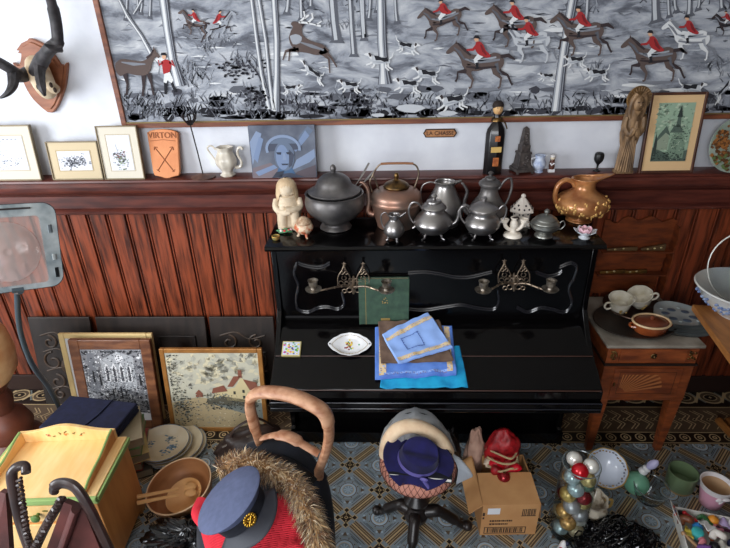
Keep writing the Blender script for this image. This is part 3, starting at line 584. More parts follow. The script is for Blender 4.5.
for k in range(24): a = k*PI/12; b.tube([(7*s*math.cos(a),7*s*math.sin(a),.010),(11*s*math.cos(a),11*s*math.sin(a),.012)], .0018, sw, 5)
h_ = b.build('halo', t); h_.location = (1*s, .0, 73*s); h_.rotation_euler = (PI/2, 0, 0)

# church print
def art_church(c, cc, pw, ph):
    gr = [M('etch_%d' % i, c_, .8) for i, c_ in enumerate([(150,172,150),(116,138,118),(78,94,84),(46,56,52),(178,194,170),(138,150,130)])]
    speck(c, cc, 120, .4, .7, .3, .2, [gr[0],gr[4],gr[1]], pw, .012, 1)
    c.poly([cc(.0,.0),cc(1,0),cc(1,.2),cc(.5,.12),cc(0,.25)], gr[2], 2, Y4)
    c.poly([cc(.05,.2),cc(.42,.2),cc(.42,.42),cc(.3,.55),cc(.1,.4),cc(.05,.3)], gr[5], 2, Y4); c.poly([cc(.02,.3),cc(.3,.5),cc(.45,.44),(cc(.3,.62)),cc(.12,.46)], gr[2], 3, Y4)
    c.poly([cc(.45,.05),cc(.9,.05),cc(.9,.3),cc(.72,.5),cc(.52,.5),cc(.45,.3)], gr[1], 3, Y4); c.poly([cc(.42,.5),cc(.8,.5),cc(.68,.62),cc(.5,.62)], gr[2], 4, Y4)
    c.poly([cc(.55,.6),cc(.68,.6),cc(.66,.76),cc(.57,.76)], gr[2], 4, Y4); c.poly([cc(.54,.76),cc(.69,.76),cc(.615,.97)], gr[3], 5, Y4); c.poly([cc(.0,.04),cc(.12,.04),cc(.1,.35),cc(.04,.5)], gr[3], 5, Y4)
    speck(c, cc, 160, .6, .3, .15, .15, [gr[3],gr[4],gr[1],gr[2]], pw, .004, 6); speck(c, cc, 120, .4, .08, .3, .05, [gr[3],gr[2]], pw, .006, 6); speck(c, cc, 70, .82, .5, .08, .12, [gr[2],gr[1]], pw, .005, 3)
pb = at(664,168.5,z=LZ); framed('dark-framed greenish print of a church on the ledge beside the carved saint', (LE(665.5,-.100)), .245, .352, 7, M('dark_frame', (58,38,32), .4, c2=(88,54,40), scale=10), .012, M('tan_mount', (216,180,134), .8), .032, art_church, None, 0, paper=M('church_sky', (146,170,146), .8), mwb=.042, depth=.018)
# painted plate at the right end
p = at(722,170,z=LZ); t = thing('painted_plate', 'round plate painted with a country scene standing at the right end of the ledge', 'plate', LE(729,-.096), (PI/2-R(6),0,0))
r_ = .125; b = MB(); b.lathe([(0,0),(r_*.6,0),(r_*.98,.010),(r_,.013),(r_*.97,.015),(r_*.62,.006),(0,.005)], M('plate_sky', (150,160,150), .3, c2=(112,124,110), scale=8), 48)
mm = [M('pl_%d' % i, c_, .4) for i, c_ in enumerate([(120,76,40),(86,56,34),(92,108,66),(170,180,184),(150,96,50)])]
for i in range(150):
    a = rnd.gauss(PI*.95,.5); q_ = rnd.uniform(.3,.97)*r_; x_, y_ = q_*math.cos(a), q_*math.sin(a)-.01; k = rnd.uniform(.004,.011)
    if math.hypot(x_,y_) > r_*.93: continue
    z_ = .0065+max(0,(math.hypot(x_,y_)/r_-.6))*.025; b.add([(x_-k,y_,z_),(x_,y_-k,z_),(x_+k,y_,z_+.001),(x_,y_+k,z_)], [(0,1,2,3)], rnd.choice([mm[0],mm[1],mm[4]]))
for i in range(110):
    x_, y_ = rnd.uniform(-.9,.9)*r_, -rnd.uniform(.35,.9)*r_; k = rnd.uniform(.005,.012)
    if math.hypot(x_,y_) > r_*.92: continue
    z_ = .0066+max(0,(math.hypot(x_,y_)/r_-.6))*.025; b.add([(x_-k,y_,z_),(x_,y_-k,z_),(x_+k,y_,z_+.001),(x_,y_+k,z_)], [(0,1,2,3)], rnd.choice([mm[2],mm[1],mm[2]]))
o = b.build('dish', t); o.location = (0, r_, 0)

# ------------------------------------------------------------------ piano
def PM(y, z): return (y-.09, CAM.z-(CAM.z-z)*(y-.09+2.45)/(y+2.45))
PX0, PX1, PT = -.492, .916, 1.14
pn = thing('piano', 'old black upright piano with closed lid standing against the wainscot', 'piano', (.22, -.2, 0))
def pb(name, boxes, mat=black, bev=.004, parent=pn, smooth=0):
    b = MB()
    for q in boxes: b.box(*q, mat)
    return b.build(name, parent, smooth=smooth, bevel=bev, world=True)
b = MB(); b.ext([(PX0-.02, y, z) for y, z in [(-.112,PT-.028),(-.435,PT-.028),(-.452,PT-.022),(-.458,PT-.012),(-.452,PT-.003),(-.442,PT),(-.112,PT)]], (PX1-PX0+.04,0,0), black); b.build('top_lid', pn, smooth=30, world=True)
def cheek(x0_, x1_):
    pr = [(-.112,0),(-.455,0),(-.455,.07),(-.42,.09),(-.42,.47)]+[PM(*v) for v in [(-.63,.42),(-.645,.45),(-.645,.515),(-.62,.535),(-.56,.565),(-.50,.608),(-.44,.66),(-.39,.71),(-.352,.76),(-.345,.80)]]+[(-.425,PT-.028),(-.112,PT-.028)]
    b = MB(); b.ext([(x0_, y, z) for y, z in pr], (x1_-x0_,0,0), black); return b.build('side_panel', pn, smooth=25, world=True, bevel=.002)
cheek(PX0, PX0+.022); cheek(PX1-.022, PX1)
up = pb('upper_panel', [(PX0+.022,PX1-.022,-.425,-.40,.75,PT-.028)])
pb('back_panel', [(PX0+.022,PX1-.022,-.14,-.115,.0,PT-.028)])
b = MB(); b.ext([(PX0+.004, y, z) for y, z in [PM(*v) for v in [(-.336,.700),(-.36,.700),(-.40,.682),(-.45,.648),(-.497,.616),(-.51,.607),(-.51,.590),(-.336,.600)]]], (PX1-PX0-.008,0,0), black)
b.build('rear_fallboard', pn, smooth=25, world=True, bevel=.0015)
b = MB(); b.ext([(PX0+.004, y, z) for y, z in [PM(*v) for v in [(-.512,.606),(-.54,.590),(-.58,.572),(-.62,.545),(-.648,.528),(-.652,.520),(-.648,.512),(-.512,.56)]]], (PX1-PX0-.008,0,0), black); fb = b.build('front_fallboard', pn, smooth=25, world=True, bevel=.0015)
b = MB(); b.tube([(PX0+.01,)+PM(-.511,.609),(PX1-.01,)+PM(-.511,.609)], .0022, blackedge, 6); b.build('hinge_strip', fb); 
MBx = bpy.data.objects['hinge_strip']; MBx.location = (-.22, .2, 0)
b = MB(); b.tube([(PX0+.01,)+PM(-.651,.524),(PX1-.01,)+PM(-.651,.524)], .0025, blackedge, 6); o = b.build('worn_edge', fb); o.location = (-.22, .2, 0)
pb('key_slip', [(PX0-.002,PX1+.002,-.738,-.42,.544,.592)])
pb('key_bed', [(PX0-.006,PX1+.006,-.752,-.42,.487,.537)])
b = MB(); b.tube([(PX0,-.752,.540),(PX1,-.752,.540)], .003, M('rail_sheen', (40,40,46), .2), 6); b.tube([(PX0,-.754,.510),(PX1,-.754,.510)], .0025, M('rail_sheen', (0,0,0)), 6); b.build('rail_moulding', pn, world=True)
lp = pb('lower_panel', [(PX0+.022,PX1-.022,-.36,-.34,.08,.50)])
pb('plinth', [(PX0,PX1,-.46,-.34,.012,.082)])
sheen = M('moulding_black', (30,30,34), .18, coat=.4)
def mould(pts, Y, parent, r=.005):
    W_ = spline([at(q[0], q[1], Y=Y) for q in pts], 5)
    for dy in (0, .010):
        b = MB(); b.tube([(v.x, Y, v.z-dy) for v in W_], r, sheen, 6); o = b.build('moulding', parent); o.location = (-.22, .2, 0)
YP = -.427
mould([(298,262),(303,264),(312,266),(322,266),(330,262)], YP, up); mould([(297,262),(294,272),(298,284),(296,298),(298,308),(308,311),(318,307),(328,306),(338,308),(344,303),(342,292)], YP, up)
mould([(408,272),(425,271),(440,273),(455,276),(470,276),(492,271)], YP, up); mould([(408,308),(425,309),(445,306),(462,304),(478,307),(494,308),(499,300),(498,290)], YP, up)
mould([(517,306),(528,311),(540,307),(552,308),(565,311),(572,302),(569,288),(574,277),(577,266),(571,262),(560,266)], YP, up); mould([(536,271),(548,275),(558,273),(562,270)], YP, up)
mould([(330,434),(345,430),(360,431),(372,435),(385,436)], -.362, lp)
def sconce(cx, cy, lx, rx, ly, ry):
    o0 = at(cx, cy, Y=-.435); t = bpy.data.objects.new('candle_sconce', None); COL.objects.link(t); t.parent = pn; t.location = (o0.x-.22, o0.y+.2, o0.z)
    def q(px, py, dy=0): v = at(px, py, Y=-.435+dy); return (v.x-o0.x, dy, v.z-o0.z)
    b = MB(); b.tube([q(cx,cy-11), q(cx,cy), q(cx,cy+7)], [.004,.015,.004], bronze, 8)
    for e in (-1,1):
        for rr, ox, oy in ((.011,7,-3),(.012,4,3),(.009,9,4),(.008,3,-7)): v = q(cx+e*ox, cy+oy, -.006); b.tube(arc(v, rr, 0, 330, 12), .0028, bronze, 6)
    b.build('rosette', t)
    for e in (-1,1):
        b = MB(); bx = cx+e*9.5
        b.tube(spline([q(bx-6,cy-1,-.02), q(bx-6,cy-10,-.02), q(bx-2,cy-17,-.02), q(bx,cy-22,-.02)],3), .0026, bronze, 6); b.tube(spline([q(bx+6,cy-1,-.02), q(bx+6,cy-10,-.02), q(bx+2,cy-17,-.02), q(bx,cy-22,-.02)],3), .0026, bronze, 6)
        for i, (ox, oy, rr) in enumerate(((-3,-4,.010),(3,-4,.010),(0,-9,.010),(-2,-14,.007),(2,-14,.007),(0,-18,.006))): b.tube(arc(q(bx+ox,cy+oy,-.02), rr, i*60, i*60+320, 10), .0024, bronze, 5)
        v = q(bx, cy-23, -.02)
        for k in range(5): a = k*2*PI/5+PI/2; b.tube([v, (v[0]+.010*math.cos(a), v[1], v[2]+.010*math.sin(a))], [.004,.001], bronze, 5)
        b.build('filigree', t)
    for (ex, ey, sg) in ((lx,ly,-1),(rx,ry,1)):
        b = MB(); P_ = spline([q(cx,cy,-.015), q(cx+sg*12,cy+(ey-cy)*.1-1,-.04), q((cx+ex)/2+sg*4,(cy+ey)/2,-.07), q(ex,ey+2,-.09)], 5); b.tube(P_, .0042, bronze, 6)
        for v in P_[2::3]: b.ball(v, .0062, bronze, 6, 4)
        b.build('arm', t)
        v = q(ex, ey, -.09); b = MB(); b.lathe([(0,-.010),(.010,-.010),(.012,-.003),(.031,.0),(.036,.007),(.031,.006),(.013,.005),(.011,.014),(.018,.022),(.020,.042),(.023,.047),(.016,.044),(.014,.034),(0,.030)], M('sconce_metal', (176,166,152), .38, .8, c2=(110,100,90), scale=50), 20, c=v); b.build('candle_cup', t)
    return t
sconce(353.5,287,313.5,386.5,290,291); sconce(514,284,483,550,291,290)

# green album leaning on the upper panel
def onlid(px, py):
    """a point of the closed lid's rear slope under a photo pixel"""
    best = None
    for a, b_ in [(PM(*u),PM(*v)) for u, v in (((-.36,.70),(-.40,.682)),((-.40,.682),(-.45,.648)),((-.45,.648),(-.50,.614)),((-.512,.606),(-.58,.572)),((-.58,.572),(-.648,.528)))]:
        d = ROT @ Vector(((px-365)/FPX, -(py-274)/FPX, -1)); m_ = (b_[1]-a[1])/(b_[0]-a[0])
        # z = a1 + m (y-a0)
        tt = (a[1]+m_*(CAM.y-a[0])-CAM.z)/(d.z-m_*d.y); v = CAM+d*tt
        if best is None or min(abs(v.y-a[0]),abs(v.y-b_[0])) < best[0]: best = (min(abs(v.y-a[0]),abs(v.y-b_[0])) if not (b_[0]-1e-6 <= v.y <= a[0]+1e-6) else -1, v, math.atan(m_))
    return best[1], best[2]
p = at(383.5,325,Y=-.47); gr_ = M('album_green', (58,84,66), .6, c2=(44,66,54), scale=30, bump=.08)
t = thing('green_album', 'worn green cloth album propped against the front of the piano', 'book', (p.x,-.475,PM(-.36,.70)[1]+.002), (-R(5),0,0))
b = MB(); b.box(-.105,.115,0,.006,0,.225,gr_); b.build('front_cover', t, smooth=0, bevel=.002); b = MB(); b.box(-.10,.11,.006,.020,.004,.221,M('page_block', (200,186,150), .8)); b.build('pages', t, smooth=0)
b = MB(); b.box(-.105,.115,.020,.026,0,.225,gr_); b.build('back_cover', t, smooth=0, bevel=.002); b = MB(); b.box(-.110,-.104,0,.026,0,.225,gr_); b.box(-.08,-.078,-.0006,0,0,.225,M('gilt_line', (150,124,70), .5)); b.build('spine', t, smooth=0)
b = MB(); b.add([(-.012,-.0008,.02),(.03,-.0008,.02),(.03,-.0008,.032),(-.012,-.0008,.032)], [(0,1,2,3)], M('gilt_line', (0,0,0)))
for k in range(10): b.ball((.01+rnd.uniform(-.014,.014),-.0006,.12+rnd.uniform(-.014,.014)), (.003,.001,.003), M('gilt_line', (0,0,0)), 6, 4)
b.build('gilt_stamp', t)
# little floral box
v, sl = onlid(292,350); t = thing('floral_card_box', 'small square box with a colourful flower picture lying on the left of the piano lid', 'box', v+Vector((0,0,.001)), (-sl*-1,0,R(-2)))
t.rotation_euler = (sl, 0, R(-1)); b = MB(); b.box(-.042,.042,-.035,.035,0,.016,M('box_gilt', (190,176,120), .5)); b.build('case', t, smooth=0, bevel=.002)
b = MB(); b.box(-.037,.037,-.030,.030,.016,.0165,M('box_lilac', (200,204,226), .5)); fc = [M('fl_%d' % i, c_, .5) for i, c_ in enumerate([(214,70,60),(226,204,80),(70,150,90),(60,70,130),(236,236,240),(190,60,140),(120,170,80)])]
for i in range(46):
    x_, y_, k = rnd.uniform(-.033,.033), rnd.uniform(-.027,.027), rnd.uniform(.003,.007); b.add([(x_+k*math.cos(j),y_+k*.8*math.sin(j),.0168+i*.00002) for j in range(6)], [(0,1,2,3,4,5)], rnd.choice(fc))
b.build('flower_picture', t, smooth=0)
# oval porcelain dish
v, sl = onlid(350,346); t = thing('oval_dish', 'white oval porcelain dish with pierced ears and a flower bouquet on the piano lid', 'dish', v+Vector((0,0,.002)), (sl, 0, 0))
b = MB(); oval = lambda q, r, z: 1+(.20*abs(math.cos(q))**9 if r > .05 else 0)+(.015*math.cos(12*q) if r > .06 else 0)
b.lathe([(0,.002),(.038,.002),(.045,.0),(.05,.002),(.078,.018),(.080,.020),(.077,.0205),(.05,.007),(.04,.005),(0,.005)], whitec, 64, 1, .68, wob=oval); b.build('dish', t)
b = MB()
for i in range(60): 
    a = i/60*2*PI; rr = .066; b.ball((rr*1.0*oval(a,.066,0)*math.cos(a), rr*.68*math.sin(a), .0165), (.0022,.0022,.0008), M('gilt_line', (0,0,0)), 6, 4)
for i in range(30): x_, y_ = rnd.gauss(0,.011), rnd.gauss(0,.009); b.ball((x_,y_,.0056), (.0045,.004,.0008), rnd.choice([fc[1],M('fl_o',(206,130,50),.5),M('fl_r',(130,44,60),.5),fc[2]]), 8, 4)
b.build('painted_flowers', t)
for e in (-1,1): b = MB(); b.ball((e*.088,0,.0215), (.004,.003,.002), M('hole_dark', (40,36,40), .8), 8, 6); b.build('pierced_ear', t)

# folded cloths: a drape sheet following the lid
def sheet(name, label, corners, mat, th, lift, cat, group=None, fold=0, seed=0, border=None, art=None):
    """corners: 4 photo pixels (tl,tr,br,bl) read on the lid; built as a thick wavy cloth lying there"""
    C_ = []
    for (px, py) in corners:
        v, sl = onlid(px, py); C_.append(v+Vector((0, 0, lift)))
    o0 = (C_[0]+C_[1]+C_[2]+C_[3])/4
    LP = [PM(*v) for v in ((-.30,.70),(-.36,.70),(-.40,.682),(-.45,.648),(-.51,.607),(-.54,.592),(-.58,.573),(-.62,.546),(-.652,.526),(-.70,.518))]
    def lz(y):
        for a_, c_ in zip(LP, LP[1:]):
            if c_[0] <= y <= a_[0]: return c_[1]+(a_[1]-c_[1])*(y-c_[0])/(a_[0]-c_[0])
        return LP[0][1] if y > LP[0][0] else LP[-1][1]
    t = thing(name, label, cat, o0, 0, group); r = random.Random(seed); n = 16
    def S_(u, v_, z_):
        p = (C_[0]*(1-u)+C_[1]*u)*(1-v_)+(C_[3]*(1-u)+C_[2]*u)*v_
        p.z = lz(p.y)+lift+z_+.009*noise.noise(Vector((p.x*26+seed, p.y*26, seed)))+(.004 if z_ > 0 else 0)*max(0,noise.noise(Vector((p.x*9+seed*3,p.y*50,1))))
        return p-o0
    b = MB(); b.grid(lambda u, v_: S_(u, v_, th), n, n, mat); b.grid(lambda u, v_: S_(1-u, v_, 0), n, n, mat)
    e = [(i/n,0) for i in range(n)]+[(1,i/n) for i in range(n)]+[(1-i/n,1) for i in range(n)]+[(0,1-i/n) for i in range(n)]
    for k in range(max(1,fold)):
        z0_ = th*k/max(1,fold); z1_ = th*(k+1)/max(1,fold)
        vs = []; m_ = len(e)
        for zz, inset in ((z0_,0),( (z0_+z1_)/2,-.004),(z1_,0)):
            for (u, v_) in e:
                p = S_(u, v_, zz); d = Vector((u-.5, -(v_-.5), 0)); p = p-d*inset*2; vs.append(p)
        fs = [(r_*m_+(i+1) % m_, r_*m_+i, (r_+1)*m_+i, (r_+1)*m_+(i+1) % m_) for r_ in (0,1) for i in range(m_)]; b.add(vs, fs, mat)
    b.build('cloth', t, smooth=60)
    if art: 
        b = MB(); art(b, lambda u, v_: S_(u, v_, th+.0018)); b.build('printed_border', t, smooth=0)
    return t
cb = M('cloth_blue', (98,138,214), .85, c2=(78,116,196), scale=20, bump=.2); ct = M('cloth_turquoise', (24,160,206), .8, c2=(14,132,186), scale=20); cbr = M('cloth_brown', (112,90,76), .9, c2=(88,68,58), scale=20, bump=.2); cc1 = M('cloth_cream', (214,190,150), .85); cbl = M('cloth_pale_blue', (140,172,230), .85)
def strip(b, Fn, a, bb, wd, mats, n=30, seed=1):
    r = random.Random(seed); du, dv = bb[0]-a[0], bb[1]-a[1]; l = math.hypot(du,dv); nu, nv = -dv/l*wd, du/l*wd
    for i in range(n):
        u0, v0 = a[0]+du*i/n, a[1]+dv*i/n; u1, v1 = a[0]+du*(i+1)/n, a[1]+dv*(i+1)/n
        b.add([Fn(u0,v0), Fn(u1,v1), Fn(u1+nu,v1+nv), Fn(u0+nu,v0+nv)], [(0,1,2,3)], mats[0])
        for k in range(2):
            uu, vv = u0+nu*r.random()+du/n*r.random()*.5, v0+nv*r.random(); q_ = .012; p_ = [Fn(uu,vv), Fn(uu+q_,vv+q_*.6), Fn(uu+q_*1.4,vv+q_*2), Fn(uu-q_*.2,vv+q_*1.5)]
            for z_ in p_: z_.z += .0007
            b.add(p_, [(0,1,2,3)], r.choice(mats[1:]))
lilac = M('print_lilac', (120,110,160), .85); ochre = M('print_ochre', (196,150,90), .85)
def art_top(b, Fn): 
    strip(b, Fn, (.0,.16), (1,.10), .1, [cc1,lilac,ochre,cbl]); strip(b, Fn, (.0,.86), (1,.86), .10, [cc1,lilac,ochre,cbl], seed=3)
    for q in (((.25,.35),(.6,.35)),((.6,.35),(.6,.72)),((.6,.72),(.25,.72)),((.25,.72),(.25,.35))): strip(b, Fn, q[0], q[1], .012, [M('cloth_line',(70,96,170),.85)]*3, 6)
def art_b2(b, Fn): strip(b, Fn, (.04,.02), (.04,.98), -.09, [cc1,lilac,ochre,cbl], seed=5); strip(b, Fn, (.97,.02), (.97,.98), .07, [cc1,lilac,ochre,cbl], seed=6); strip(b, Fn, (.1,.98), (.9,.98), -.04, [cbl,lilac,cb], seed=6)
sheet('folded_cloth', 'bright turquoise folded cloth at the bottom of the pile on the piano lid', [(384,350),(459,347),(467,388),(381,389)], ct, .010, .001, 'cloth', 'folded cloths piled on the piano lid', 1, 1)
sheet('folded_cloth', 'blue napkins with patterned cream edge under the brown cloth on the piano lid', [(376,333),(451,331),(455,378),(376,382)], cb, .016, .014, 'cloth', 'folded cloths piled on the piano lid', 3, 2, art=art_b2)
sheet('folded_cloth', 'brown folded cloth between the blue ones in the pile on the piano lid', [(379,330),(438,328),(452,368),(382,370)], cbr, .012, .034, 'cloth', 'folded cloths piled on the piano lid', 2, 3)
sheet('folded_cloth', 'topmost pale blue cloth with printed cream borders, lying askew on the pile', [(383,345),(427,324),(451,358),(399,374)], cbl, .012, .050, 'cloth', 'folded cloths piled on the piano lid', 2, 4, art=art_top)

# ------------------------------------------------------------------ things on top of the piano
def TP(px, py): return at(px, py, z=PT+.0005)
def vessel(name, label, cat, px, py, body, mat, lid=None, lidmat=None, handles=(), spouts=(), feet=0, hr=.004, sr=(.009,.005), rz=0, group=None, k=1.06, fr=9, n=40, wob=None, base=None, footmat=None):
    p = base or TP(px, py); s = mpp(p)*k; t = thing(name, label, cat, p, R(rz), group); up = 6*s*.7 if feet else 0
    b = MB(); b.T = Matrix.Translation((0,0,up)); b.lathe(prof_px(body, s), mat, n, wob=wob); b.build('body', t)
    if lid:
        b = MB(); b.T = Matrix.Translation((0,0,up)); b.lathe(prof_px(lid, s), lidmat or mat, n); b.build('lid', t)
    for h in handles:
        b = MB(); b.T = Matrix.Translation((0,0,up)); b.tube(spline(pts3(h, s), 5), hr, mat, 8); b.build('handle', t)
    for h in spouts:
        b = MB(); b.T = Matrix.Translation((0,0,up)); P_ = spline(pts3(h, s), 5); m_ = len(P_); b.tube(P_, [sr[0]+(sr[1]-sr[0])*i/(m_-1) for i in range(m_)], mat, 10); b.build('spout', t)
    for i in range(feet):
        a = 2*PI*i/feet+PI/feet; ca, sa = math.cos(a), math.sin(a); b = MB()
        b.tube(spline([(ca*fr*.5*s,sa*fr*.5*s,up+3*s),(ca*fr*.9*s,sa*fr*.9*s,up*.8),(ca*fr*.95*s,sa*fr*.95*s,up*.3),(ca*fr*1.25*s,sa*fr*1.25*s,.003)], 3), [.007]*3+[.0055]*4+[.004]*3, footmat or mat, 8); b.build('foot', t)
    return t, s
# pewter tureen
vessel('pewter_tureen', 'large dark pewter lidded tureen with a pointed finial, left on the piano top', 'tureen', 336, 227,
       [(0,0),(14,0),(14,2.4),(12.5,4.5),(13,7),(20,12),(26,19),(27.5,26),(26.5,32),(27,34),(25,33.5),(24,29),(0,14)], pewterD,
       [(23.5,34.5),(24,36),(21,37.5),(17,41),(14.5,46),(10,50),(4,52),(2,53),(2.8,56),(1.8,59),(0,60)], wob=lambda q,r,z: 1+.006*math.sin(11*q+z*90))
for i, (a, b_) in enumerate((((351,190),(369,163)),((353,191),(375,170)))):
    p0 = at(*a, Y=-.16); p1 = at(*b_, Y=-.10); t = thing('serving_ladle', ['flat grey ladle handle rising left of the other out of the tureen', 'flat grey ladle handle leaning right towards the copper kettle'][i], 'ladle', p0, 0, 'ladles in the pewter tureen')
    d = p1-p0; b = MB(); b.tube(spline([(-.05-i*.01,-.02,-.02),(0,0,0),(d.x*.5,d.y*.5,d.z*.42),tuple(d)],5), [.003]*6+[.004]*5+[.0075]*5, pewter, 8, flat=.45); b.build('shaft', t)
    b = MB(); b.ball((-.07-i*.01,-.025,-.03), (.022,.018,.012), pewter); b.build('bowl', t)
# copper kettle
t, s = vessel('copper_kettle', 'big old copper kettle with an arched handle on the piano top', 'kettle', 396, 225,
       [(0,0),(16,0),(18,3),(21.5,15),(23.5,22),(24.2,24),(23,25.5),(22.5,31),(18,35),(11,37),(0,36)], copper,
       [(11.5,37),(12,38.5),(9,41.5),(4,43.5),(1.8,45),(2.4,47.5),(1.6,50),(0,50.5)], brass, spouts=[[(-21,11),(-26,14),(-25,24),(-26,35),(-30,41),(-33,42)]], sr=(.014,.006))
b = MB(); b.tube(spline(pts3([(-16,35),(-19,44),(-21,49),(-16,57),(-12,58.5)], s), 4), .004, bronze); b.build('bail', t); b = MB(); b.tube(spline(pts3([(-21,49),(-24,42),(-22,33)], s), 4), .003, bronze); b.build('bail_brace', t); b = MB()
b.tube(spline(pts3([(16,35),(19,44),(20,50),(18,56),(14,58.5)], s), 4), .004, bronze); b.build('bail', t)
b = MB(); b.tube(pts3([(-14,58.6),(-7,59),(7,59),(15,58.6)], s), .0085, M('handle_wood', (150,104,74), .5), 10, flat=.6); b.build('grip', t)
# pewter pitcher
vessel('pewter_pitcher', 'plain tall pewter pitcher behind the footed teapot on the piano', 'pitcher', 443, 224,
       [(0,0),(13,0),(14,2),(17,8),(18,15),(16,23),(11,32),(8.6,38),(9.5,41.5),(8.4,41),(7.6,37),(0,30)], pewter,
       handles=[[(-9,40),(-14,41),(-20,38),(-22,30),(-20,20),(-16,14)]], spouts=[[(5,39),(10,40.5),(15,42)]], sr=(.012,.004), hr=.0035)
# tall coffee pot
vessel('pewter_coffee_pot', 'tallest pewter coffee pot with domed lid and curved black handle on the piano', 'coffee pot', 486, 226,
       [(0,0),(12,0),(13,2),(17,8),(18,14),(15,22),(10,29),(8,34),(8,38.5),(9.5,40.5),(0,40.5)], pewterD,
       [(9.6,40.5),(10,42),(7,45),(5,45.5),(5,47),(2,48.5),(1.5,49.5),(2.4,51.5),(0,53)], handles=[[(8,36),(13,44),(18,46),(20,38),(18,27),(14,18)]], spouts=[[(-14,10),(-21,16),(-22,24),(-20,34),(-24,41),(-26,42)]], sr=(.011,.0045), hr=.0055)
# footed teapot
vessel('footed_teapot', 'round pewter teapot on scrolled feet, in front of the plain pitcher', 'teapot', 432.5, 236,
       [(0,0),(9,0),(14,3),(17.5,8),(18,11),(15,16),(11,20),(10,23),(11,24),(0,24)], pewter,
       [(11.5,24.2),(11.5,25.5),(8,28.5),(7,29),(6.5,31),(2,32),(1.5,33.5),(3,35.5),(0,38)], handles=[[(-9,21),(-14,28),(-20,29),(-23,22),(-21,13),(-16,7),(-19,4)]], spouts=[[(14,7),(20,9),(23,15),(24,22),(28,26),(32,25)]], feet=4, hr=.0048, sr=(.010,.0055), fr=12)
# footed sugar pot in front of the coffee pot
vessel('footed_sugar_pot', 'shiny round pewter sugar pot on four feet, in front of the tall coffee pot', 'sugar pot', 481, 236.5,
       [(0,0),(8,0),(13,3),(16,8),(16.2,11),(14,15),(11.5,17.5),(11.5,21),(13,23),(0,23)], pewter,
       [(13.2,23),(13.4,24.5),(9,28),(4,30),(2,31),(2.8,34),(0,35.5)], handles=[[(12,20),(17,26),(21,24),(20,15),(15,8)],[(-12,20),(-17,26),(-21,24),(-20,15),(-15,8)]], feet=4, hr=.004, fr=11)
# creamer
vessel('footed_creamer', 'smallest pewter creamer with a flared white-metal lip, front left among the pewter', 'creamer', 394, 240.5,
       [(0,0),(5,0),(8.5,3),(9.6,7),(8,12),(5,16),(4.5,18),(6,22),(5,21.5),(4,17),(0,12)], pewter, handles=[[(-5,20),(-8,24),(-12,21),(-11,12),(-8,7)]], spouts=[[(3,19),(7,21),(11,24)]], feet=3, hr=.003, sr=(.0085,.003), fr=6)
# lidded small sugar bowl
vessel('ribbed_sugar_bowl', 'small ribbed grey pewter bowl with ball finial, right of the white candelabrum', 'sugar bowl', 543.5, 236,
       [(0,0),(8,0),(8,2),(6.5,3.5),(8,5),(12.5,9),(13,11.5),(12,13.5),(0,13.5)], M('pale_pewter', (158,158,152), .4, .9, c2=(120,120,116), scale=20),
       [(12.4,13.6),(12.4,14.6),(10,17),(9.6,18),(6,20.5),(2,21.5),(1.6,22.5),(2.8,24.5),(1.6,26.5),(0,27)], handles=[[(12,12),(16,15),(18,11),(15,7),(11,7)],[(-12,11),(-15,13),(-17,10),(-14,8)]], hr=.003)
# white lantern
p = TP(520,224); s = mpp(p)*1.06; t = thing('white_lantern', 'white pierced ceramic lantern with pointed roof, behind the small white candelabrum', 'lantern', p, R(15)); wlm = M('bisque_white', (224,214,204), .6); hole = M('hole_dark', (40,36,40), .8)
b = MB(); b.lathe(lin_px([(0,0),(10,0),(10,1.5),(8.5,2),(8.5,14),(0,14)], s), wlm, 6); b.build('body', t, smooth=10, bevel=.001)
b = MB(); b.lathe(lin_px([(11.5,13.5),(12,14.5),(3,25),(2,26),(0,26)], s), wlm, 6); b.ball((0,0,27.6*s), 2.2*s, wlm, 12, 8); b.build('roof', t, smooth=10)
for k in range(6):
    a = k*PI/3+PI/6
    if math.sin(a) > .6: continue
    for (v_, w_, hh, rr) in ((0,0,8,2.1),(-2.6,0,12,1),(2.6,0,12,1),(-2.4,0,17,1),(2.4,0,17,1),(0,0,20,1)):
        rad = (8.5*.866+.1) if hh < 14 else (12-9*(hh-14.5)/10.5)*.866+.15; b = MB(); b.ball(((math.cos(a)*rad-math.sin(a)*v_)*s,(math.sin(a)*rad+math.cos(a)*v_)*s,hh*s), (rr*s*.9,rr*s*.9,rr*s), hole, 8, 6); b.build('pierced_hole', t)
# white candelabrum
p = TP(512.5,236); s = mpp(p)*1.06; t = thing('white_candelabrum', 'tiny white three-armed ceramic candelabrum at the front edge of the piano top', 'candelabrum', p)
wc = M('cream_white', (236,226,212), .35)
b = MB(); b.lathe(prof_px([(0,0),(8,0),(8.2,1.5),(7,3),(3,4.5),(2.6,7),(3.6,10),(3.4,14),(2.4,16),(3.8,18.5),(2.4,18.5),(0,17)], s), wc, 24); b.build('stem', t)
for e in (-1,1): b = MB(); b.tube(spline(pts3([(0,7),(e*4,7),(e*7.5,10),(e*8.5,14)], s), 4), .0085, wc); b.lathe(lin_px([(0,13),(3,14),(4.2,17),(3.2,17.4),(2,15.5),(0,15.5)], s), wc, 16, c=(e*9*s,0,0)); b.build('arm', t)
b = MB(); b.ball((1*s,-.004,18*s), (3.4*s,2.4*s,1.8*s), M('dark_wax', (48,36,34), .5)); b.build('candle_stub', t)
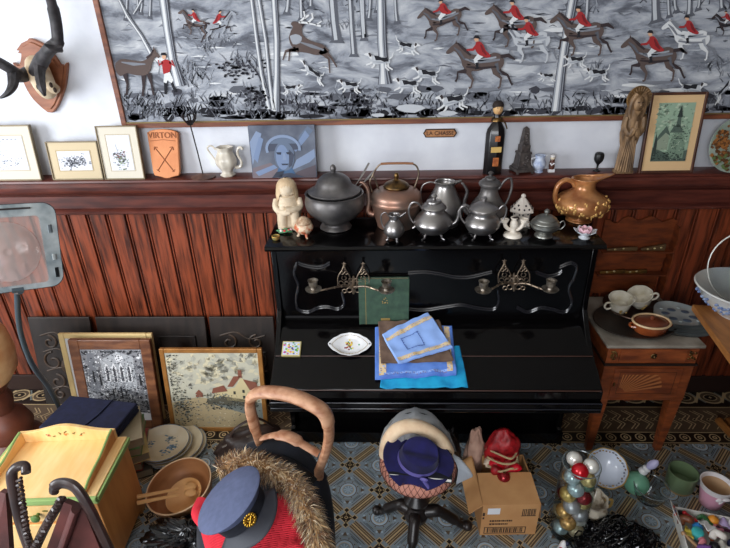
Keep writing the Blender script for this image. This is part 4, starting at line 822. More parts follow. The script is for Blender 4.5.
# copper relief pitcher
cpp = M('glazed_copper', (206,146,92), .3, .35, c2=(150,92,54), scale=14, coat=.4); reliefm = M('gold_relief', (226,180,110), .4, .4)
t, s = vessel('relief_pitcher', 'golden-brown copper pitcher with embossed figures and a big loop handle at the right end', 'pitcher', 578.5, 220,
       [(0,0),(11,0),(12,1.5),(10,3),(15,6),(22,11),(24.5,17),(22,23),(14,28),(10,32),(9.6,37),(12,41),(10.5,40.5),(8,36),(0,30)], cpp, k=1.04)
b = MB(); b.grid(lambda u, v: ((11+v*(2+12*max(0,math.cos(2*PI*u))**2))*s*math.cos(2*PI*u), 10.5*s*math.sin(2*PI*u)*(1-.25*v*max(0,math.cos(2*PI*u))), (40+v*(1.5+3.5*max(0,math.cos(2*PI*u))**2))*s), 32, 3, cpp, True); b.build('lip', t, solid=.004)
b = MB(); b.tube(spline(pts3([(-9,34),(-12,38),(-18,40),(-24,36),(-26,28),(-25,20),(-22,15)], s), 5), .0135, cpp, 12, flat=.8); b.build('handle', t)
b = MB()
for i in range(60):
    a = rnd.uniform(-PI*.98,-.02); hh = rnd.uniform(9,24); rr = (lambda T_: [p0[1]+(p1[1]-p0[1])*(hh-p0[0])/(p1[0]-p0[0]) for p0, p1 in zip(T_, T_[1:]) if p0[0] <= hh <= p1[0]][0])(((6,15),(9,20),(11,22),(14,24),(17,24.6),(20,24),(23,22),(28,14)))-.2; b.ball((rr*s*math.cos(a), rr*s*math.sin(a), hh*s), (.006*rnd.uniform(.5,1.2),.004,.012*rnd.uniform(.4,1)), reliefm, 8, 6)
b.build('embossed_figures', t)
# pink lotus candle holder
p = TP(584,238); t = thing('lotus_holder', 'pink and white glass lotus flower holder at the right front corner of the piano top', 'candle holder', p)
lp1 = M('lotus_pink', (236,190,200), .25, coat=.3); lp2 = M('lotus_glass', (206,210,216), .12, coat=.4)
b = MB(); b.lathe([(0,0),(.022,0),(.024,.004),(.012,.012),(.014,.016),(0,.016)], lp2, 20); b.build('base', t)
for ring, (n_, L_, ang, m_, wd_) in enumerate(((7,.052,28,lp2,.018),(6,.044,52,lp1,.016),(4,.032,72,lp1,.013))):
    for k in range(n_):
        a = 2*PI*k/n_+ring*.4; b = MB(); ca, sa = math.cos(a), math.sin(a); e = R(ang)
        def pet(u, v, ca=ca, sa=sa, e=e, L_=L_, wd_=wd_):
            w_ = wd_*math.sin(PI*min(1,(u*.92+.08)))**.8*(v-.5)*2; l = u*L_; out = .006+l*math.cos(e*(.7+.5*u)); up_ = .012+l*math.sin(e*(.7+.5*u))+abs(w_)*.25
            return (ca*out-sa*w_, sa*out+ca*w_, up_)
        b.grid(pet, 7, 4, m_); b.build('petal', t, solid=.002)
# sleeping child figurine
p = TP(290,225); s = mpp(p)*1.06; t = thing('child_figurine', 'cream figurine of a long-haired child hugging its knees, left end of the piano top', 'figurine', p, R(8))
fg = M('figurine_cream', (226,208,182), .55, c2=(206,186,158), scale=30)
b = MB(); b.tube(spline(pts3([(0,0),(0,10,1),(0,20,2),(0,30,1),(0,34,0)], s), 4), [11*s]*5+[12*s]*5+[10*s]*4+[6*s]*3, fg, 16); b.tube(spline(pts3([(-6,1,-8),(-6,10,-10),(-5,18,-9),(-4,12,-5)], s), 4), 4.6*s, fg, 10); b.tube(spline(pts3([(6,1,-8),(6,10,-10),(5,18,-9),(4,12,-5)], s), 4), 4.6*s, fg, 10)
b.tube(spline(pts3([(-10,26,-1),(-11,20,-6),(-5,17,-12),(2,18,-13)], s), 4), 3*s, fg, 10); b.tube(spline(pts3([(10,26,-1),(11,20,-6),(5,19,-12),(-2,20,-13)], s), 4), 3*s, fg, 10)
b.ball((-5*s,-12*s,1.6*s), (3*s,5*s,1.8*s), fg); b.ball((5*s,-12*s,1.6*s), (3*s,5*s,1.8*s), fg); b.build('body', t)
b = MB(); b.ball((0,-2.6*s,36*s), (7.8*s,7.6*s,7.6*s), fg); 
for e in (-1,1): b.tube(arc((e*2.8*s,-8.8*s,36*s), 1.2*s, 200, 340, 6), .0007, M('figurine_line', (150,120,90), .7), 5); b.ball((e*4*s,-7.2*s,33.6*s), (2*s,1.4*s,1.6*s), fg, 8, 6)
b.ball((0,-9.2*s,34.5*s), 1*s, fg, 8, 6); b.tube([(-1.2*s,-8.8*s,32*s),(1.2*s,-8.8*s,32*s)], .0007, M('figurine_line', (0,0,0)), 5); hd = b.build('head', t)
b = MB()
def hairf(u, v):
    a = u*2*PI; f = max(0,-math.sin(a))**2.2; zb = 22*(1-f)+39.5*f; z_ = 46.2-(46.2-zb)*v; dz = z_-37; r = math.sqrt(max(.0,9.3**2-dz*dz)) if dz > 0 else 9.3+.8*math.sin(min(1,-dz/14)*PI)
    r *= 1+.025*math.cos(22*a)*v; return (r*math.cos(a)*s, (r*math.sin(a)*.93-.6)*s, z_*s)
b.grid(hairf, 88, 16, M('figurine_hair', (214,188,152), .6, c2=(190,162,128), scale=30), True)
b.build('hair', hd)
# flower trinket, gilt pot, tripod pot
p = TP(284.5,233); t = thing('flower_trinket', 'small green-leaved ceramic trinket with red and white flowers beside the child figurine', 'trinket', p)
lf = M('leaf_green', (84,140,98), .4); b = MB()
for k in range(9): a = k*.7; b.ball((.024*math.cos(a),.012*math.sin(a),.008+.003*(k%3)), (.014,.007,.005), lf, 8, 6)
b.build('leaves', t)
for (x_, y_, c_) in ((.022,-.006,(214,70,80)),(.03,.004,(232,190,196)),(-.012,-.01,(236,230,222)),(.004,-.012,(210,60,64)),(-.018,.006,(236,226,220))):
    b = MB(); b.ball((x_,y_,.015), (.007,.007,.006), M('blossom_%d' % c_[1], c_, .4), 10, 6); b.build('blossom', t)
p = TP(276,239.5); t = thing('gilt_trinket_pot', 'tiny gilt-rimmed green pot at the left front corner of the piano top', 'pot', p)
b = MB(); b.lathe([(0,0),(.012,0),(.0165,.004),(.018,.012),(.016,.018),(.013,.018),(.012,.008),(0,.006)], M('pot_green', (110,124,72), .4, c2=(150,110,60), scale=60), 24); b.build('body', t); b = MB(); b.tube(arc((0,0,.017),.0165,0,345,24,'xy'), .0022, M('pot_gilt', (206,164,84), .3, .8), 6, closed=True); b.build('rim', t)
imar = M('painted_porcelain', (222,196,166), .3, c2=(190,96,60), scale=50, lo=.45, hi=.6)
vessel('tripod_incense_pot', 'small painted orange and white pot on three feet with pierced lid, beside the tureen', 'pot', 304.5, 236.5,
       [(0,0),(5,0),(9,3),(11,7),(10,11),(8,12.5),(0,12.5)], imar, [(9,12.6),(9,14),(7,17),(3,20),(0,20.5)], M('lid_brown', (150,112,84), .45, c2=(206,180,150), scale=60), feet=3, fr=7, footmat=imar, k=.86)

# ------------------------------------------------------------------ right: marble-topped nightstand
nw = M('walnut', (150,78,40), .38, c2=(104,50,28), scale=6, stretch=(1.5,4,6), coat=.15); nwd = M('walnut_dark', (84,42,24), .45); marb = M('marble', (156,148,136), .3, c2=(120,112,102), scale=10); ebon = M('ebony_line', (36,26,22), .4)
NX0, NX1, NY0, NY1, NZ = 1.018, 1.425, -.505, -.075, .672
ns = thing('nightstand', 'small inlaid wooden nightstand with marble top, drawer and door on square legs', 'nightstand', ((NX0+NX1)/2, (NY0+NY1)/2, 0))
nb = lambda name, boxes, mat, bev=.003, parent=ns: pb(name, boxes, mat, bev, parent)
b = MB(); b.box(NX0-.014, NX1+.014, NY0-.014, NY1, NZ-.016, NZ, marb); b.build('marble_top', ns, smooth=0, bevel=.004, world=True)
body = nb('body', [(NX0,NX1,NY0,NY1,.345,NZ-.016)], nw)
nb('moulding', [(NX0-.008,NX1+.008,NY0-.010,NY1,.555,.566)], ebon, .002)
dr = nb('drawer', [(NX0+.055,NX1-.055,NY0-.008,NY0,.578,.648)], nw, .002)
def inner(parent, x0_,x1_,y0_,y1_,z0_,z1_,mat,name, bev=.001):
    b = MB(); b.box(x0_,x1_,y0_,y1_,z0_,z1_,mat); o = b.build(name, parent, smooth=0, bevel=bev); o.location = -ns.location; return o
b = MB(); mx = (NX0+NX1)/2
for k in range(8): a = k*PI/4; b.ball((mx+.009*math.cos(a), NY0-.012, .613+.009*math.sin(a)), (.006,.003,.006), brass, 8, 6)
b.ball((mx,NY0-.016,.613), (.006,.008,.006), brass); o = b.build('knob', dr); o.location = -ns.location
for xx in (NX0+.028, NX1-.028):
    b = MB()
    for i in range(14): b.ball((xx+rnd.uniform(-.014,.014), NY0-.003, .613+rnd.uniform(-.024,.024)), (.005,.003,.006), brass, 8, 6)
    b.build('corner_mount', ns, world=True)
do = nb('door', [(NX0+.05,NX1-.05,NY0-.008,NY0,.372,.540)], nw, .002)
for q in ((NX0+.075,NX1-.075,.392,.395),(NX0+.075,NX1-.075,.518,.521),(NX0+.075,NX0+.078,.392,.521),(NX1-.078,NX1-.075,.392,.521)): inner(do, q[0],q[1],NY0-.0095,NY0-.008,q[2],q[3],nwd,'inlay_line')
b = MB()
for k in range(11):
    a0 = R(10+k*7.4); a1 = a0+R(3.6); ox, oz = NX0+.085, .398; b.add([(ox+.03*math.cos(a0), NY0-.0088, oz+.03*math.sin(a0)), (ox+min(.20,.108/max(.01,math.sin(a0)))*math.cos(a0), NY0-.0088, oz+min(.20,.108/max(.01,math.sin(a0)))*math.sin(a0)), (ox+min(.20,.108/max(.01,math.sin(a1)))*math.cos(a1), NY0-.0088, oz+min(.20,.108/max(.01,math.sin(a1)))*math.sin(a1)), (ox+.03*math.cos(a1), NY0-.0088, oz+.03*math.sin(a1))], [(0,1,2,3)], M('sunburst_inlay', (176,112,66), .4))
o = b.build('sunburst_inlay', do); o.location = -ns.location
b = MB(); b.ball((NX0+.058,NY0-.012,.45), (.005,.006,.012), brass); o = b.build('keyhole', do); o.location = -ns.location
for (xx, yy) in ((NX0+.03,NY0+.03),(NX1-.03,NY0+.03),(NX0+.03,NY1-.03),(NX1-.03,NY1-.03)):
    b = MB(); h0, h1 = .027, .015; b.add([(xx-h1,yy-h1,0),(xx+h1,yy-h1,0),(xx+h1,yy+h1,0),(xx-h1,yy+h1,0),(xx-h0,yy-h0,.345),(xx+h0,yy-h0,.345),(xx+h0,yy+h0,.345),(xx-h0,yy+h0,.345)], [(3,2,1,0),(4,5,6,7),(0,1,5,4),(1,2,6,5),(2,3,7,6),(3,0,4,7)], nw); b.build('leg', ns, smooth=0, bevel=.002, world=True)
# dark trays
def NP(px, py, dz=0): return at(px, py, z=NZ+.001+dz)
tm = M('dark_tray', (46,40,38), .35, .3, c2=(70,58,50), scale=10)
p = NP(620,330); t = thing('dark_tray', 'dark flat tray lying under the brown casserole on the marble top', 'tray', (1.20,-.325,NZ+.001), R(14)); b = MB(); b.lathe([(0,0),(.172,0),(.192,.012),(.196,.013),(.192,.016),(.168,.005),(0,.004)], tm, 40, 1, .82); b.build('dish', t)
t = thing('round_tray', 'round brown metal tray holding two white cups at the back of the nightstand', 'tray', (1.24,-.215,NZ+.006)); b = MB(); b.lathe([(0,.0),(.10,.0),(.135,.020),(.142,.022),(.140,.026),(.132,.024),(.098,.005),(0,.004)], M('bronze_tray', (88,66,54), .35, .6, c2=(52,42,38), scale=12), 40); b.build('dish', t)
cg = M('cup_glaze', (226,220,206), .22, c2=(196,186,162), scale=16, coat=.4)
for i, (cx_, cy_, rx_, ry_, rz_, lb) in enumerate(((1.155,-.245,12,-8,10,'white handled cup lying left, its mouth towards the viewer'),(1.275,-.21,20,-16,-12,'white handled cup leaning against the other, right on the round tray'))):
    t = thing('white_cup', lb, 'cup', (cx_,cy_,NZ+.014+i*.012), (R(rx_),R(ry_),R(rz_)), 'white cups on the round tray')
    b = MB(); b.lathe([(0,.0),(.026,0),(.030,.006),(.026,.012),(.044,.030),(.050,.055),(.053,.078),(.057,.088),(.054,.088),(.048,.06),(.04,.034),(0,.02)], cg, 32, wob=lambda q,r,z: 1+.02*math.sin(8*q)); b.build('body', t)
    for e in ((-1,1) if i == 0 else (1,)): b = MB(); b.tube(spline([(e*.046,0,.07),(e*.07,0,.078),(e*.08,0,.058),(e*.066,0,.036),(e*.04,0,.034)], 5), .005, cg, 8); b.build('handle', t)
    b = MB()
    for k in range(5): b.ball((rnd.uniform(-.03,.03),-.05,rnd.uniform(.03,.06)), (.006,.003,.004), M('faded_gilt', (170,140,80), .4, .3), 8, 6)
    b.build('painted_spray', t)
p = NP(645,336); t = thing('brown_casserole', 'small oval brown glazed casserole with lid in front on the nightstand', 'casserole', (1.235,-.405,NZ+.006), R(4)); brg = M('brown_glaze_pot', (150,76,38), .22, c2=(112,52,28), scale=12, coat=.5)
b = MB(); b.lathe([(0,0),(.066,0),(.074,.008),(.080,.03),(.084,.05),(.078,.05),(.07,.03),(0,.02)], brg, 36, 1, .78); b.build('body', t)
b = MB(); b.tube([(v[0],v[1]*.78,v[2]) for v in arc((0,0,.052),.083,0,350,36,'xy')], .005, M('rim_cream', (206,176,136), .35), 8, closed=True); b.build('rim', t)
b = MB(); b.lathe([(.076,.046),(.07,.052),(.04,.060),(.008,.063),(.007,.068),(.012,.074),(.006,.080),(0,.080)], M('lid_russet', (112,56,34), .35, c2=(90,42,26), scale=20), 36, 1, .78); b.build('lid', t)
for e in (-1,1): b = MB(); b.tube(spline([(e*.078,-.02,.035),(e*.094,-.01,.033),(e*.094,.01,.033),(e*.078,.02,.035)],3), .006, brg); b.build('handle', t)
# leaf-shaped dishes
gdish = M('grey_blue_glaze', (150,154,152), .3, c2=(116,122,124), scale=9, coat=.3); dimple = M('dish_dimple', (66,78,94), .3); shellm = M('pale_shell', (164,174,176), .3)
for i in range(4):
    t = thing('leaf_dish', ['leaf-shaped grey-blue dish, the lowest of the stack on the nightstand','grey-blue leaf dish second from the bottom of its stack','grey-blue leaf dish just under the top one in its stack','topmost grey-blue leaf dish, its moulded dimples showing'][i], 'dish', (1.392+.003*i,-.36+.010*i,NZ+.002+i*.0125), (R(4),0,R(-28+3*i)), 'leaf dishes stacked on the nightstand')
    sh = lambda u: (lambda a: (.126*math.cos(a)*(1+.12*math.cos(a)), .098*math.sin(a)*(1-.18*math.cos(a))))(u*2*PI)
    b = MB(); b.grid(lambda u, v: (sh(u)[0]*v, sh(u)[1]*v, .004+(.010*max(0,v-.75)*4)), 40, 8, gdish, True); b.grid(lambda u, v: (sh(1-u)[0]*v*.99, sh(1-u)[1]*v*.99, (.0+.009*max(0,v-.75)*4)), 40, 8, gdish, True)
    b.build('dish', t)
    if i == 3:
        for k in range(6): a = k*PI/3; b = MB(); b.ball((.058*math.cos(a),.042*math.sin(a),.0045), (.019,.014,.0018), dimple, 14, 6); b.build('dimple', t)
        for k in range(6): a = k*PI/3+.5; b = MB(); b.ball((.086*math.cos(a),.058*math.sin(a),.007), (.008,.005,.002), shellm, 10, 6); b.build('raised_shell', t)

# scalloped wall rack with brass pieces
rw = M('rack_wood', (122,58,26), .5, c2=(84,38,18), scale=7, stretch=(1.5,3,6)); t = thing('wall_rack', 'three-tier wooden letter rack with scalloped edges standing on the nightstand against the wainscot', 'rack', (1.27,-.06,NZ))
q = lambda px, py, Y: (lambda v: (v.x-1.27, v.y+.06, v.z-NZ))(at(px, py, Y=Y))
zt = at(640,222,Y=-.05).z-NZ; xl, xr = at(600,250,Y=-.05).x-1.27, at(671,250,Y=-.05).x-1.27; H1 = at(640,247,Y=-.05).z-NZ; H2 = at(640,267,Y=-.05).z-NZ; H3 = at(640,240,Y=-.05).z-NZ
out = [(xl,0),(xr-.03,0)]
n_ = 14
for k in range(n_+1): z_ = .03+(zt-.05)*k/n_; out.append((xr-.030+.03*k/n_+(.006 if k % 2 else -.004), z_))
for k in range(17): x_ = xr-(xr-xl)*k/16; out.append((x_, zt+.012*math.sin(k*1.3)+(.014 if 3 < k < 13 else 0)))
out.append((xl,zt-.02))
b = MB(); b.ext([(v[0],.02,v[1]) for v in out], (0,.014,0), rw); b.build('back_board', t, smooth=0)
for (zz, hh) in ((H1-.02,.03),(H2-.035,.03)): 
    b = MB(); b.box(xl,xr-.004,-.03,.02,zz,zz+.008,rw); b.build('shelf', t, smooth=0, bevel=.002)
b = MB(); b.ext([(xr-.008,.02,0)]+[(xr-.008+0,-.03+.006*math.sin(k*1.7),.0+zt*.95*k/12) for k in range(13)]+[(xr-.008,.02,zt*.95)], (.008,0,0), rw); b.build('side_board', t, smooth=0)
brs = M('tool_brass', (150,112,56), .4, .7, c2=(96,72,40), scale=30); dkb = M('tool_horn', (88,66,42), .45)
for i, (x0_, x1_, zz, m_, lb) in enumerate(((.02,.135,H1-.012,dkb,'dark brown folding tool with three brass rivets on the upper shelf of the rack'),(-.15,-.0,H1-.012,dkb,'slim brown case with two rivets, left on the upper rack shelf'),(-.16,-.03,H2-.027,brs,'flat brass piece lying left on the lower rack shelf'),(-.04,.075,H2-.027,brs,'flat brass piece lying right on the lower rack shelf'))):
    tt = thing('riveted_case' if i < 2 else 'brass_piece', lb, 'case' if i < 2 else 'tool', (1.27+(x0_+x1_)/2, -.065, NZ+zz+.0005), 0, 'little tools on the wooden rack'); L_ = (x1_-x0_)/2
    b = MB(); b.ext([(-L_,-.008,0),(L_,-.008,0),(L_,-.008,.036 if i == 0 else .02),(-L_,-.008,.012)], (0,.014,0), m_); b.build('body', tt, smooth=0, bevel=.003)
    for k in range((3,2,2,2)[i]): b = MB(); b.ball((-L_*.5+k*L_*.55,-.0095,.010+.004*k), (.006,.002,.005), M('rivet_pale', (206,190,140), .3, .6), 10, 6); b.build('rivet', tt)

# ------------------------------------------------------------------ far right: table with basin
tt_m = M('oak_table', (170,112,58), .45, c2=(134,84,42), scale=5, stretch=(6,1.4,6)); t = thing('side_table', 'light brown wooden table at the right edge of the photo carrying the washbasin', 'table', (1.85,-.55,0), 0)
a = at(709,327,z=.75); c_ = at(730,356,z=.75); d = (c_-a).normalized(); A = a-d*.20; Bq = c_+d*.40; nrm = Vector((-d.y, d.x, 0)); nrm = nrm if nrm.x > 0 else -nrm
zt_ = .75; b = MB(); pts = [A, Bq, Bq+nrm*.75, A+nrm*.75]; b.ext([(v.x-1.85, v.y+.55, zt_) for v in pts], (0,0,-.03), tt_m); b.build('table_top', t, smooth=0, bevel=.004)
mid = (pts[0]+pts[2])/2; b = MB(); b.lathe([(0,.0),(.05,.02),(.04,.1),(.05,.3),(.035,.4),(.05,.6),(.09,.72),(0,.72)], tt_m, 24, c=(mid.x-1.85+.05,mid.y+.55,0)); b.build('pedestal', t)
f0 = at(719,421,z=.02); 
for e in ((f0.x,f0.y),(2*mid.x-f0.x+.1,f0.y),(2*mid.x-f0.x+.1,2*mid.y-f0.y),(f0.x+.1,2*mid.y-f0.y)): b = MB(); b.tube(spline([(mid.x-1.85+.05,mid.y+.55,.10),((mid.x+e[0])/2-1.85,(mid.y+e[1])/2+.55,.06),(e[0]-1.85,e[1]+.55,.022)],4), [.035]*5+[.022]*4, tt_m, 8); b.build('foot', t)
# washbasin
bc = at(716,322,z=.752); bc = Vector((bc.x+.135, bc.y+.07, .752)); bwm = M('basin_glaze', (222,220,212), .2, c2=(196,198,200), scale=6, coat=.5); bblue = M('basin_blue', (92,112,158), .3, c2=(150,164,190), scale=30)
t = thing('washbasin', 'large white washbasin with blue painted sides on the table at the right edge', 'basin', bc)
b = MB(); b.lathe([(0,0),(.085,0),(.09,.008),(.12,.03),(.165,.075),(.195,.125),(.205,.135),(.200,.140),(.19,.130),(.155,.075),(.10,.03),(0,.02)], bwm, 56); b.build('bowl', t)
b = MB()
for i in range(70): a = rnd.uniform(PI*.8,PI*1.9); z_ = rnd.uniform(.035,.10); r_ = (.126+(z_-.035)*.95); b.ball((r_*math.cos(a), r_*math.sin(a), z_), (.009,.005,.007), bblue, 8, 6)
b.build('painted_flowers', t)
p = at(727,306,Y=bc.y-.03); t = thing('wash_jug', 'white round jug with a patterned rim sitting in the washbasin', 'jug', (bc.x+.035,bc.y-.045,bc.z+.022))
b = MB(); b.lathe([(0,0),(.045,0),(.065,.02),(.075,.05),(.066,.08),(.052,.095),(.052,.10),(.064,.125),(.066,.13),(.06,.128),(.048,.10),(0,.09)], M('jug_white', (222,226,234), .2, coat=.4), 36); b.build('body', t)
b = MB()
for k in range(24): a = k*PI/12; b.ball((.0555*math.cos(a),.0555*math.sin(a),.108), (.004,.004,.003), bronze, 6, 4)
b.tube(arc((0,0,.129),.064,0,350,28,'xy'), .0028, bronze, 6, closed=True); b.build('rim_pattern', t)
b = MB(); b.tube(spline([(.05,0,.115),(.09,0,.12),(.10,0,.08),(.07,0,.05)],5), .006, M('jug_white', (0,0,0)), 8); b.build('handle', t)
t = thing('glass_platter', 'big clear glass platter standing upright in the washbasin behind the jug', 'platter', (bc.x+.045,bc.y+.045,bc.z+.03), (R(68),0,R(-28)))
b = MB(); b.T = Matrix.Translation((0,.165,0)); b.lathe([(0,.0),(.10,.0),(.15,.012),(.175,.03),(.180,.032),(.176,.036),(.148,.018),(.10,.006),(0,.006)], glass, 56, wob=lambda q,r,z: 1+.012*math.cos(24*q)); b.build('platter', t)
b = MB(); b.T = Matrix.Translation((0,.165,0)); b.tube(arc((0,0,.034),.178,0,354,60,'xy'), .0035, M('glass_rim', (190,190,184), .15, .3), 6, closed=True); b.build('rim', t)

# ------------------------------------------------------------------ left: carved oak panels leaning on the wainscot
oak = M('blackened_oak', (46,36,31), .5, c2=(28,21,18), scale=6, stretch=(3,3,1), bump=.15); oakr = M('carved_relief', (78,58,42), .5, c2=(56,44,34), scale=20)
def opanel(xa, xb, label, kind, seed):
    ht = .55; t = thing('carved_oak_board', label, 'carved board', ((xa+xb)/2, -.165, .002), (-R(10.5),0,0), 'dark carved oak panels leaning along the wainscot'); h = (xb-xa)/2; r = random.Random(seed)
    b = MB(); b.box(-h,h,0,.018,0,ht,oak); b.build('board', t, smooth=0, bevel=.004)
    b = MB()
    if kind == 0:
        for sx in (-1,1):
            for (zz, rr, e) in ((.40,.045,1),(.28,.06,-1),(.15,.05,1),(.07,.035,-1)):
                b.tube(arc((sx*h*.42,-.002,zz), rr, 90, 90+sx*e*400, 26, r2=rr*.25), .006, oakr, 6)
        for zz in (.10,.22,.34,.44): b.tube(spline([(-h*.7,-.002,zz),(-h*.2,-.002,zz+.02),(h*.2,-.002,zz-.02),(h*.7,-.002,zz)],5), .005, oakr, 6)
        b.ball((0,-.004,.25), (.035,.012,.045), oakr)
        b.build('carved_scrolls', t)
    else:
        for q in ((-h*.75,-h*.05,.03,.36),(h*.1,h*.8,.03,.44)): 
            for (a0,a1,b0,b1) in ((q[0],q[1],q[3]-.012,q[3]),(q[0],q[0]+.012,q[2],q[3]),(q[1]-.012,q[1],q[2],q[3])): b.box(a0,a1,-.008,0,b0,b1,oak)
        b.build('raised_moulding', t, smooth=0, bevel=.003)
k_ = 1.0
opanel(at(26,317,Y=-.07).x, at(88,317,Y=-.07).x, 'dark carved oak panel with scrollwork at the far left behind the lamp stem', 0, 1)
opanel(at(94,317,Y=-.07).x, at(204,317,Y=-.07).x, 'wide dark oak panel with raised mouldings behind the monochrome print', 1, 2)
opanel(at(208,317,Y=-.07).x, at(273,317,Y=-.07).x, 'dark oak panel with scroll carving behind the village painting, next to the piano', 0, 3)
# frames leaning on the floor
def art_none(c, cc, pw, ph): speck(c, cc, 30, .5, .5, .3, .3, [inkl], pw, .01)
def flat_frame(label, bl, br, ht, tilt, fm, fw, mm_, mw, art, rz=0, **k):
    p0, p1 = at(*bl, z=.002), at(*br, z=.002); return framed(label, ((p0.x+p1.x)/2, (p0.y+p1.y)/2, .002), abs(p1.x-p0.x), ht, tilt, fm, fw, mm_, mw, art, None, rz, **k)
bx0, bx1 = at(68,331,Y=-.20).x, at(161,333,Y=-.20).x
framed('large cream-edged board standing behind the brown-framed print', ((bx0+bx1)/2*1.04, -.285, .002), (bx1-bx0)*1.02, .53, 9, M('cream_board', (214,186,130), .6), .03, M('white_card', (206,204,204), .8), .04, art_none, None, 0, name='framed_board')
def art_cathedral(c, cc, pw, ph):
    gs = [M('lith_%d' % i, c_, .8) for i, c_ in enumerate([(232,232,234),(176,178,182),(120,122,128),(70,70,76),(34,34,38)])]
    speck(c, cc, 500, .5, .6, .3, .3, gs, pw, .014, 1); c.poly([cc(.3,.45),cc(.85,.45),cc(.85,.9),cc(.6,.97),cc(.3,.85)], gs[1], 2, Y4)
    for u in (.35,.47,.59,.71):
        c.poly([cc(u,.55),cc(u+.08,.55),cc(u+.08,.75),cc(u+.04,.82),cc(u,.75)], gs[0], 3, Y4); c.poly([cc(u+.02,.56),cc(u+.06,.56),cc(u+.06,.74),cc(u+.04,.78),cc(u+.02,.74)], gs[3], 4, Y4)
    c.poly([cc(.62+.07*math.cos(k*PI/5),.88+.05*math.sin(k*PI/5)) for k in range(10)], gs[0], 4, Y4); c.poly([cc(.05,.4),cc(.22,.4),cc(.2,.95),cc(.1,.95)], gs[2], 2, Y4)
    speck(c, cc, 1500, .5, .5, .3, .28, [gs[1],gs[2],gs[2],gs[3],gs[3],gs[4],gs[0]], pw, .006, 5); [c.poly([cc(u_,v_),cc(u_+.03,v_),cc(u_+.025,v_+.16),cc(u_+.005,v_+.16)], gs[4], 6, Y4) for u_, v_ in ((.14,.55),(.24,.5),(.9,.5),(.42,.3),(.56,.32))]; speck(c, cc, 240, .6, .25, .25, .12, [gs[3],gs[4],gs[2]], pw, .010, 6); c.poly([cc(.3,.0),cc(1,.0),cc(1,.1),cc(.6,.14),cc(.3,.1)], gs[0], 7, Y4)
bf = M('brown_frame', (134,86,56), .42, c2=(92,54,36), scale=8, stretch=(1,1,4), coat=.2)
xa, xb = at(75,338,Y=-.26).x, at(158,341,Y=-.26).x
framed('brown-framed black and white print of a ruined abbey leaning on the left', ((xa+xb)/2*1.03, -.36, .002), (xb-xa), .535, 10, bf, .055, None, 0, art_cathedral, None, 0, paper=M('lith_paper', (136,136,140), .8), depth=.03)
def art_village(c, cc, pw, ph):
    vs = [M('vil_%d' % i, c_, .8) for i, c_ in enumerate([(206,196,166),(150,148,132),(120,126,120),(88,84,70),(176,158,122),(132,80,62),(206,190,146),(56,58,54),(180,176,160)])]
    speck(c, cc, 160, .5, .8, .3, .12, [vs[0],vs[8],vs[0],M('vil_cloud',(168,166,152),.8)], pw, .03, 1); c.poly([cc(0,0),cc(1,0),cc(1,.30),cc(.6,.36),cc(.3,.42),cc(0,.34)], vs[4], 2, Y4); c.poly([cc(.38,.35),cc(1,.12),cc(1,.34),cc(.6,.40)], vs[2], 3, Y4)
    c.poly([cc(.4,.32),cc(.95,.28),cc(.95,.36),cc(.6,.43),cc(.4,.4)], vs[3], 4, Y4); c.poly([cc(.62,.38),cc(.95,.34),cc(.95,.5),cc(.88,.62),cc(.8,.68),cc(.72,.55),cc(.62,.52)], vs[6], 4, Y4)
    c.poly([cc(.70,.56),cc(.80,.70),cc(.72,.70),cc(.64,.56)], vs[5], 5, Y4); c.poly([cc(.82,.66),cc(.96,.62),cc(.98,.5),cc(.88,.52)], vs[5], 5, Y4); c.poly([cc(.77,.68),cc(.81,.68),cc(.81,.78),cc(.77,.78)], vs[5], 5, Y4)
    c.poly([cc(.48,.4),cc(.62,.4),cc(.62,.5),cc(.48,.48)], vs[6], 4, Y4); c.poly([cc(.46,.47),cc(.64,.5),cc(.6,.58),cc(.48,.54)], vs[5], 5, Y4); c.poly([cc(.28,.42),cc(.36,.42),cc(.36,.47),cc(.32,.52),cc(.28,.47)], vs[5], 4, Y4)
    for u, v in ((.8,.48),(.8,.40),(.88,.46),(.7,.46)): c.poly([cc(u,v),cc(u+.025,v),cc(u+.025,v+.04),cc(u,v+.04)], vs[7], 6, Y4)
    speck(c, cc, 260, .12, .3, .07, .12, [vs[7],vs[3],vs[2],vs[1]], pw, .008, 6); speck(c, cc, 140, .06, .7, .04, .16, [vs[3],vs[7],vs[1]], pw, .007, 6); speck(c, cc, 160, .65, .3, .18, .03, [vs[7],vs[2]], pw, .008, 6)
    speck(c, cc, 120, .5, .12, .25, .06, [vs[3],vs[1],vs[0]], pw, .006, 6); speck(c, cc, 60, .5, .44, .1, .02, [vs[3],vs[2]], pw, .008, 5)
gf = M('ochre_gilt_frame', (176,122,62), .4, .25, c2=(140,92,44), scale=12)
flat_frame('gold-framed village street painting leaning on the floor left of the piano', (171,432), (269,431), .50, 9, gf, .025, None, 0, art_village, 0, paper=M('village_sky', (188,184,164), .8), depth=.022)
